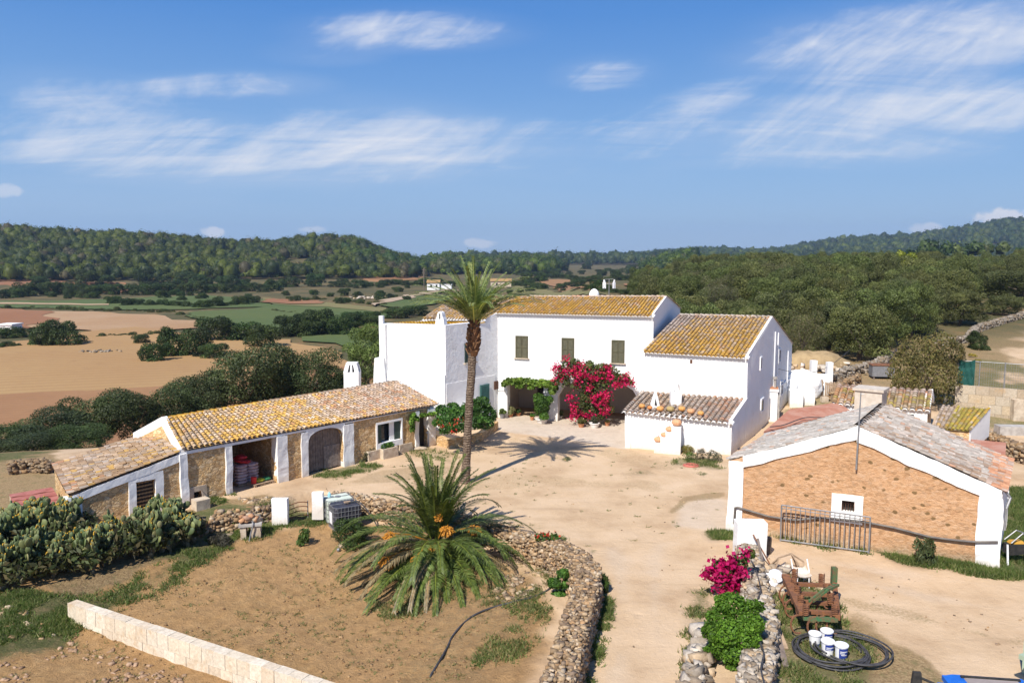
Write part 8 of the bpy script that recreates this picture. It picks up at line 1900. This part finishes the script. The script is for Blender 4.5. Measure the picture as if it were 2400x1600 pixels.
# ------------------------------------------------------------------ stone troughs by the stable window
def trough(u0, u1, vb, vt, dep, lab, filled, cols=GREEN):
    A_ = g(u0, vb, 0); B_ = A_ + Sf.e * ((g(u1, vb, 0) - A_).dot(Sf.e) if False else 0); f_ = Fr(A_, A_ + Sf.e); L = f_.sz(u1, vb - (u1 - u0) * .35)[0]; h = f_.sz(u0 + 3, vt)[1]; L = max(.7, min(L, 1.5)); t = thing('stone_trough', lab, 'trough', tuple(f_.p(L / 2, -dep / 2, 0))); q = MB(); w_ = .1
    q.fbox(f_, 0, L, -w_, 0, -.1, h); q.fbox(f_, 0, L, -dep, -dep + w_, -.1, h); q.fbox(f_, 0, w_, -dep + w_, -w_, -.1, h - .004); q.fbox(f_, L - w_, L, -dep + w_, -w_, -.1, h - .004); q.fbox(f_, w_, L - w_, -dep + w_, -w_, -.1, h - .1 if filled else h - .006)
    part('basin', q, M['marl'], t, wob=.03, cuts=.25, seed=u0)
    if filled:
        me = crown_mesh('planting', [(L * k_, -dep / 2, h + .05, .2, .15, .2) for k_ in (.3, .55, .75)], 260, .16, cols, .4); V_ = np.array([v.co[:] for v in me.vertices]); fx = np.array([f_.p(x, y, z)[:] for x, y, z in V_]) - np.array(ROOT[t.name][:]); me.vertices.foreach_set('co', fx.astype(np.float32).ravel()); me.materials.append(M['leaf']); o = bpy.data.objects.new('planting', me); COL.objects.link(o); o.parent = t
trough(864, 896, 1082, 1058, .7, 'left stone trough with low green plants below the stable window', True); trough(899, 934, 1077, 1053, .7, 'middle stone trough with a taller plant below the stable window', True); trough(938, 967, 1063, 1042, .65, 'right stone trough shaped like a plain block by the stable door', False)
p = g(478, 1197, 0); q = MB(); q.box(p + Vector((-.25, .3, .2)), .62, .5, .5, math.radians(49)); solo('stone_block', 'squared stone block in front of the stable hatch', 'stone block', q, M['marl'], (p.x, p.y, 0), wob=.03, cuts=.25)
q = MB(); a_ = g(482, 1186, .05); b_ = Sf.p(sS(470, 1145), .06, .55); q.tube([a_, b_], .02, 5); solo('stick', 'thin stick leaning beside the stable hatch', 'stick', q, M['wood_old'], tuple(a_))
p = g(981, 1052, 0); q = MB(); q.blob(p + Vector((0, 0, .05)), .5, .3, .09, .1, 9, 6); solo('flat_stone', 'flat doorstep stone at the stable right hand door', 'stone', q, M['marl'], tuple(p))
# sacks and pallets in the open bay
pb_ = Sf.p((op1[0] + op1[1]) / 2 + .15, -1.25, 0); rzS = math.atan2(Sf.e.y, Sf.e.x); t = thing('sack_stack', 'shrink wrapped stack of pinkish feed sacks in the open stable bay', 'sack stack', tuple(pb_)); q = MB(); m_sk = simple('pinkish_sacks', (.42, .28, .28), (.55, .45, .46), 5, .6)
for k_ in range(6):
    for ix in (-1, 1):
        for iy in (-1, 1):
            Rz = Matrix.Rotation(rzS + random.uniform(-.05, .05), 3, 'Z'); c = pb_ + Matrix.Rotation(rzS, 3, 'Z') @ Vector((ix * .3, iy * .25, .18 + .15 * k_)); q.blob(c, .33, .27, .095, .05, 10, 6, Rz)
part('sack_layers', q, m_sk, t); q = MB()
for k_ in range(5): c = pb_ + Matrix.Rotation(rzS, 3, 'Z') @ Vector((random.uniform(-.3, .3), random.uniform(-.25, .25), 1.1 + .06 * k_)); q.blob(c, .3, .22, .09, .1, 10, 6, Matrix.Rotation(random.uniform(0, 3), 3, 'Z') @ Matrix.Rotation(random.uniform(-.3, .3), 3, 'X'))
part('red_sacks', q, simple('red_sacks', (.50, .04, .05), (.4, .03, .05), 5, .6), t); q = MB(); q.box(pb_ + Vector((0, 0, .06)), 1.2, 1.0, .11, rzS); part('pallet', q, M['wood_pale'], t)
pp_ = Sf.p((op1[0] + op1[1]) / 2 + .55, -.45, 0); t = thing('pallet', 'low pale pallet with yellow green bags at the open bay entrance', 'pallet', tuple(pp_)); q = MB(); Rs = Matrix.Rotation(rzS, 3, 'Z')
for k_ in range(5): q.box(pp_ + Rs @ Vector((0, -.3 + .15 * k_, .12)), 1.1, .11, .025, rzS)
for k_ in (-.48, 0, .48): q.box(pp_ + Rs @ Vector((k_, 0, .05)), .1, .72, .1, rzS)
part('boards', q, M['wood_pale'], t); q = MB(); q.blob(pp_ + Rs @ Vector((-.1, 0, .22)), .32, .22, .1, .08, 10, 6, Rs); part('bag', q, simple('yellow_green_bag', (.34, .36, .03), (.3, .33, .04), 4, .5), t); q = MB(); q.blob(pp_ + Rs @ Vector((.32, .02, .22)), .24, .22, .1, .08, 10, 6, Rs); part('bag', q, simple('green_bag', (.05, .2, .09)), t)
pq = pp_ + Rs @ Vector((-.42, -.1, .14)); q = MB(); q.lathe(pq, [(.12, 0), (.135, .3), (.14, .31), (.13, .33)], 14); solo('red_bucket', 'red bucket standing on the pale pallet', 'bucket', q, simple('red_plastic', (.55, .03, .03), (.45, .03, .03), 4, .4), tuple(pq))

# ------------------------------------------------------------------ clutter on the slope behind the barn
p = g(1880, 905, .6); b0 = gt(1862, 948); q = MB(); q.blob(b0 + Vector((.9, 1.6, 1.0)), 1.7, .9, 1.3, .05, 16, 9); q.box(b0 + Vector((2.7, 2.2, .9)), 1.0, .5, 2.0, -.2); solo('cistern', 'rounded whitewashed cistern behind the house corner', 'cistern', q, M['white'], tuple(b0), smooth=False, wob=.05, cuts=.6)
b0 = gt(1876, 950); q = MB(); q.box(b0 + Vector((-.35, 0, .5)), .9, 1.2, 1.2, -.25); q.box(b0 + Vector((.65, .35, .5)), .8, 1.2, 1.2, -.25); solo('wash_trough', 'white square wash trough beside the house corner', 'trough', q, M['white'], tuple(b0), wob=.03, cuts=.5)
def slat_fence(name, lab, u0, v0, u1, v1, h, n, m, cat='gate'):
    A_, B_ = gt(u0, v0), gt(u1, v1); f_ = Fr(A_, B_); t = thing(name, lab, cat, tuple((A_ + B_) / 2)); z0 = min(A_.z, B_.z)
    for i in range(n): s_ = f_.L * (i + .5) / n; q = MB(); q.fbox(f_, s_ - f_.L / n * .33, s_ + f_.L / n * .33, -.02, .02, z0 + .05, z0 + h + random.uniform(-.08, .08)); part('slat', q, m, t)
    for z in (.3, h - .25): q = MB(); q.fbox(f_, 0, f_.L, -.06, -.022, z0 + z, z0 + z + .09); part('rail', q, m, t)
slat_fence('wooden_gate', 'weathered wooden slat gate beside the white cistern', 1892, 925, 1928, 932, 1.3, 11, M['wood_pale']); slat_fence('pallet_fence', 'pale pallet fence right of the weathered wooden gate', 1932, 936, 1968, 944, 1.4, 9, M['wood_pale'], 'fence')
b0 = gt(1932, 942); q = MB(); q.box(b0 + Vector((0, 0, .2)), .5, .3, .4, .1); solo('concrete_block', 'hollow pale concrete block lying before the slat gate', 'block', q, M['marl'], tuple(b0))
for u, v, lab in ((1905, 900, 'white gate pillar behind the cistern'), (1942, 905, 'white gate pillar between the slat gate and stone wall')):
    b0 = gt(u, v); q = MB(); q.box(b0 + Vector((0, 0, .8)), .45, .45, 2.2); solo('gate_pillar', lab, 'gate post', q, M['white'], tuple(b0), wob=.02, cuts=.5)
b0 = gt(2065, 886); q = MB(); q.box(b0 + Vector((0, 0, .65)), 1.7, 1.1, .9, -.15); t = solo('feed_bin', 'grey sheet metal bin beside the brown tree', 'bin', q, M['iron_grey'], tuple(b0))
q = MB(); q.box(b0 + Vector((0, 0, 1.13)), 1.8, 1.2, .07, -.15); part('bin_lid', q, M['iron_rust'], t)
for sx_ in (-.7, .7): q = MB(); q.box(b0 + Vector((sx_, 0, .1)), .1, .8, .25, -.15); part('foot', q, M['wood_old'], t)
kA, kB = gt(2236, 965), gt(2420, 990); kf = Fr(kA, kB); q = MB(); kz = min(kA.z, kB.z); kh = kf.sz(2300, 905)[1] - kz; s = 0
for row in range(4):
    s = -.4 * (row % 2)
    while s < kf.L:
        a_, b_ = max(0, s) + .006, min(kf.L, s + .8) - .006; c_ = random.choice([(.46, .38, .29), (.50, .43, .34), (.42, .34, .25), (.52, .42, .30)])
        if b_ > a_: q.fbox(kf, a_, b_, -.22 + random.uniform(-.01, .01), random.uniform(-.01, .01), kz - .3 + (kh + .3) * row / 4, kz - .3 + (kh + .3) * (row + 1) / 4 - .01, c_)
        s += .8
solo('block_wall', 'tan block wall below the wire fence at the right edge', 'wall', q, M['marl_v'], tuple(kA), col=True)
t = thing('wire_fence', 'wire mesh fence with steel posts on the tan block wall', 'fence', tuple(kf.p(3, -.12, kz + kh))); zt0 = kz + kh
for s_ in (.1, kf.L * .3, kf.L * .62, kf.L * .98): q = MB(); q.tube([kf.p(s_, -.12, zt0 - .1), kf.p(s_, -.12, zt0 + 1.7)], .035, 6); part('post', q, M['iron_grey'], t)
q = MB(); q.tube([kf.p(0, -.12, zt0 + 1.65), kf.p(kf.L, -.12, zt0 + 1.65)], .025, 5)
for i in range(34): s_ = kf.L * i / 33; q.tube([kf.p(s_, -.12, zt0), kf.p(s_, -.12, zt0 + 1.65)], .006, 3)
for i in range(9): q.tube([kf.p(0, -.12, zt0 + .18 * i), kf.p(kf.L, -.12, zt0 + .18 * i)], .006, 3)
part('mesh', q, M['iron_grey'], t)
q = MB(); nx_, nz_ = 14, 7; s1_ = ss(kf, 2280, 880)
for j in range(nz_ + 1):
    for i in range(nx_ + 1): q.v.append(tuple(kf.p(.1 + s1_ * i / nx_, -.06 + .05 * math.sin(i * 1.3 + j) + .05 * math.sin(j * 2.1), zt0 - .05 + (1.85 - .2 * math.sin(math.pi * i / nx_)) * j / nz_))); q.c.append((1, 1, 1))
q.f += [(j * (nx_ + 1) + i, j * (nx_ + 1) + i + 1, (j + 1) * (nx_ + 1) + i + 1, (j + 1) * (nx_ + 1) + i) for j in range(nz_) for i in range(nx_)]
solo('shade_net', 'dark green shade net draped on the wire fence', 'net', q, simple('green_shade_net', (.012, .065, .055), (.02, .09, .075), 3, .8), tuple(kf.p(1, -.06, zt0)), smooth=True)
b0 = gt(2385, 985); q = MB(); q.box(b0 + Vector((.5, 0, .6)), 1.8, .6, 1.6, -.1); solo('masonry_pier', 'pale masonry pier at the right edge below the block wall', 'pier', q, M['marl'], tuple(b0), wob=.03, cuts=.6)
b0 = gt(2372, 1018); q = MB(); q.box(b0 + Vector((.2, 0, .2)), 2.2, .8, .7, -.1); solo('concrete_trough', 'long grey concrete trough at the right edge', 'trough', q, M['concrete'], tuple(b0))
b0 = gt(1884, 868); q = MB(); q.blob(b0 + Vector((1.2, 1.5, .0)), 3.6, 2.0, 1.5, .12, 16, 8); solo('earth_mound', 'tan earth mound in front of the wood behind the house', 'mound', q, simple('tan_earth', (.42, .30, .16), (.30, .21, .11), 1.2, .95, .6, .1, 4), tuple(b0), smooth=True)
P_ = np.array([(lambda p: (p.x + random.gauss(0, 1.6), p.y + random.gauss(0, 1.0), p.z + random.uniform(0, .5)))(gt(228, 828)) for _ in range(60)]); V, F, C = stones(P_, rng.uniform(.15, .4, 60), GRW * .7)
setp(link_mesh('stone_heap', np_mesh('stone_heap', V - P_[0], F, C), M['stone'], None, tuple(P_[0])), 'little heap of clearance stones in the tan field', 'stone heap', kind='stuff')
for (u, v, n_, sp_, lab) in ((860, 700, 26, 3.0, 'white rubble and scrap beside the far farm track'), (1060, 682, 14, 2.0, 'pale clutter in front of the far outbuilding'), (1930, 875, 30, 1.0, 'loose stones at the foot of the earth mound')):
    P_ = np.array([(lambda p: (p.x + random.gauss(0, sp_ * 1.5), p.y + random.gauss(0, sp_), p.z + random.uniform(.1, .6)))(gt(u, v)) for _ in range(n_)]); V, F, C = stones(P_, rng.uniform(.3, .9, n_) * (.4 if sp_ < 1.5 else 1), GRW * 1.25)
    setp(link_mesh('scattered_stones', np_mesh('scattered_stones', V - P_[0], F, C), M['stone'], None, tuple(P_[0])), lab, 'stones', kind='stuff')
# overhead cable from the gable to the back
a_ = SC.p(SC.sz(1821, 864)[0], .1, SC.sz(1821, 864)[1]); b_ = gt(1990, 880) + Vector((0, 0, 2.2)); q = MB(); q.tube([a_.lerp(b_, k_ / 12) - Vector((0, 0, 1.0 * math.sin(math.pi * k_ / 12))) for k_ in range(13)], .02, 4); solo('cable', 'thin black cable sagging from the gable to the stone walls', 'cable', q, M['hose'], tuple(a_))
hose('hose', 'black hose lying across the red lean to roof', [g(u, v, 1.72) for u, v in ((1805, 1000), (1835, 996), (1868, 984), (1890, 978), (1925, 978))], .03)

# ------------------------------------------------------------------ weeds, grass, stones and clods on the ground
def in_px(poly, z, n):
    P = np.array(pxpoly(poly, z)); lo, hi = P.min(0), P.max(0); out = np.zeros((0, 2))
    while len(out) < n:
        q = lo + (hi - lo) * rng.random((n * 3, 2)); s = sd_poly(q[:, 0], q[:, 1], P); cl = fbm(q[:, 0] / .7, q[:, 1] / .7)
        q = q[(s > -.25 + .5 * rng.random(len(q))) & (cl > .36 + .16 * rng.random(len(q)))]; out = np.vstack([out, q])
    return out[:n]
GP = [((0, 1480), (120, 1440), (300, 1385), (480, 1300), (640, 1235), (760, 1228), (860, 1245), (700, 1262), (540, 1312), (420, 1385), (250, 1445), (150, 1500), (0, 1515)), ((0, 1410), (165, 1420), (145, 1505), (60, 1500), (0, 1515)), ((1225, 1400), (1290, 1330), (1325, 1340), (1300, 1440), (1250, 1540), (1200, 1600), (1100, 1600), (1180, 1490)), ((860, 1410), (980, 1385), (1200, 1390), (1180, 1450), (1000, 1440), (900, 1460)),
      ((1415, 1355), (1430, 1400), (1400, 1520), (1370, 1600), (1352, 1600), (1388, 1490)), ((1625, 1380), (1668, 1380), (1660, 1500), (1640, 1600), (1600, 1600), (1617, 1500)), ((1790, 1410), (1860, 1350), (1960, 1410), (1985, 1480), (2045, 1520), (2060, 1620), (1800, 1620)), ((2050, 1288), (2130, 1302), (2260, 1325), (2410, 1340), (2410, 1358), (2250, 1343), (2110, 1313)), ((2350, 1145), (2460, 1140), (2480, 1340), (2345, 1330)), ((720, 1112), (800, 1088), (860, 1086), (895, 1092), (850, 1108), (765, 1128)), ((495, 1172), (530, 1157), (545, 1168), (505, 1188)), ((1662, 1245), (1720, 1242), (1728, 1260), (1672, 1264)), ((960, 1055), (1000, 1050), (1075, 1065), (1055, 1082), (965, 1072)), ((1565, 1072), (1680, 1078), (1688, 1098), (1585, 1088)), ((1795, 1240), (1850, 1255), (1960, 1270), (2030, 1290), (2030, 1300), (1900, 1280), (1800, 1255))]
GN = [2600, 1900, 900, 600, 1200, 700, 2600, 3000, 5200, 420, 350, 380, 130, 240, 350]; GZ = [-1.3] * 4 + [0] * 11
Vs, Fs, Cs = [], [], []; k0 = 0
GRC = np.array([(.10, .135, .035), (.13, .16, .05), (.18, .175, .075), (.27, .22, .12), (.085, .115, .032)]); BRC = np.array([(.26, .20, .11), (.21, .165, .085), (.14, .15, .06), (.33, .25, .15)])
for i, (pl, n, z) in enumerate(zip(GP, GN, GZ)):
    q = in_px(pl, z, n); zz = zt(q[:, 0], q[:, 1]); P = np.stack([q[:, 0], q[:, 1], zz], 1); P = np.repeat(P, 5, axis=0) + rng.normal(size=(n * 5, 3)) * np.array([.07, .07, 0])
    m = len(P); L = (.08 + .13 * rng.random(m))[:, None] * (1.35 if i in (8, 7) else 1); d = rng.normal(size=(m, 3)) * .6; d[:, 2] = .8; d /= np.linalg.norm(d, axis=1)[:, None]; s = np.cross(d, rng.normal(size=(m, 3))); s /= np.linalg.norm(s, axis=1)[:, None]; s *= .016
    V = np.stack([P - s, P + s, P + d * L], 1).reshape(-1, 3); C = (GRC if i in (0, 1, 4, 7, 8, 9, 10, 11) else np.vstack([GRC, BRC]))[rng.integers(0, 5 if i in (0, 1, 4, 7, 8, 9, 10, 11) else 9, m)] * rng.uniform(.7, 1.25, (m, 1))
    Vs.append(V); Fs.append(np.arange(m * 3).reshape(m, 3) + k0); Cs.append(np.repeat(C, 3, axis=0)); k0 += m * 3
# sparse weeds over the soil and the yard
for n, reg, cl in ((700, ((0, 1520), (500, 1300), (760, 1250), (1250, 1300), (1290, 1420), (1200, 1640), (0, 1640)), BRC), (110, ((720, 1140), (1000, 1060), (1500, 1060), (1690, 1090), (1690, 1260), (1420, 1300), (900, 1180)), np.vstack([BRC, GRC]))):
    z = -1.3 if reg[0][0] == 0 else 0; q = in_px(reg, z, n); zz = zt(q[:, 0], q[:, 1]); P = np.repeat(np.stack([q[:, 0], q[:, 1], zz], 1), 10, axis=0) + rng.normal(size=(n * 10, 3)) * np.array([.06, .06, 0]); m = len(P)
    L = (.05 + .10 * rng.random(m))[:, None]; d = rng.normal(size=(m, 3)); d[:, 2] = np.abs(d[:, 2]) * .6 + .2; d /= np.linalg.norm(d, axis=1)[:, None]; s = np.cross(d, rng.normal(size=(m, 3))); s /= np.linalg.norm(s, axis=1)[:, None]; s *= .014
    Vs.append(np.stack([P - s, P + s, P + d * L], 1).reshape(-1, 3)); Cs.append(np.repeat(cl[rng.integers(0, len(cl), m)] * rng.uniform(.7, 1.2, (m, 1)), 3, axis=0)); Fs.append(np.arange(m * 3).reshape(m, 3) + k0); k0 += m * 3
me = np_mesh('grass', np.vstack(Vs), np.vstack(Fs), np.vstack(Cs)); me.materials.append(M['petal']); o = bpy.data.objects.new('grass', me); COL.objects.link(o); setp(o, 'weeds and grass blades along walls and ground edges', 'grass', kind='stuff')
P_ = []; S_ = []; K_ = []
for n, reg, z, sz, cl in ((900, ((0, 1520), (500, 1300), (760, 1250), (1250, 1300), (1290, 1420), (1200, 1640), (0, 1640)), -1.3, (.02, .06), np.array([(.34, .22, .11), (.28, .17, .085)])), (260, ((0, 1530), (150, 1500), (620, 1620), (500, 1680), (0, 1680)), -1.4, (.03, .10), np.array([(.42, .28, .18), (.36, .23, .14)])), (260, ((1200, 1380), (1290, 1350), (1300, 1400), (1230, 1440), (1160, 1430)), -1.3, (.04, .12), STC), (90, ((720, 1140), (1000, 1060), (1500, 1060), (1690, 1090), (1690, 1260), (1640, 1600), (1400, 1600), (1420, 1300), (900, 1180)), 0, (.015, .05), STC), (50, ((1700, 1300), (2400, 1380), (2400, 1560), (2000, 1460), (1800, 1340)), 0, (.015, .05), STC), (130, ((470, 1240), (640, 1230), (620, 1260), (500, 1290)), -1.3, (.05, .16), STC), (26, ((0, 1440), (160, 1440), (140, 1510), (0, 1520)), -1.3, (.05, .13), STC * 1.1)):
    q = in_px(reg, z, n); P_.append(np.stack([q[:, 0], q[:, 1], zt(q[:, 0], q[:, 1]) + .01], 1)); S_.append(rng.uniform(*sz, n)); K_.append((cl, n))
V = []; F = []; C = []; k0 = 0
for p_, s_, (cl, n) in zip(P_, S_, K_):
    v, f, c = stones(p_, s_, cl); V.append(v); F.append(f + k0); C.append(c); k0 += len(v)
me = np_mesh('gravel', np.vstack(V), np.vstack(F), np.vstack(C)); me.materials.append(M['stone']); o = bpy.data.objects.new('gravel', me); COL.objects.link(o); setp(o, 'loose stones and clods scattered over soil and yard', 'gravel', kind='stuff')
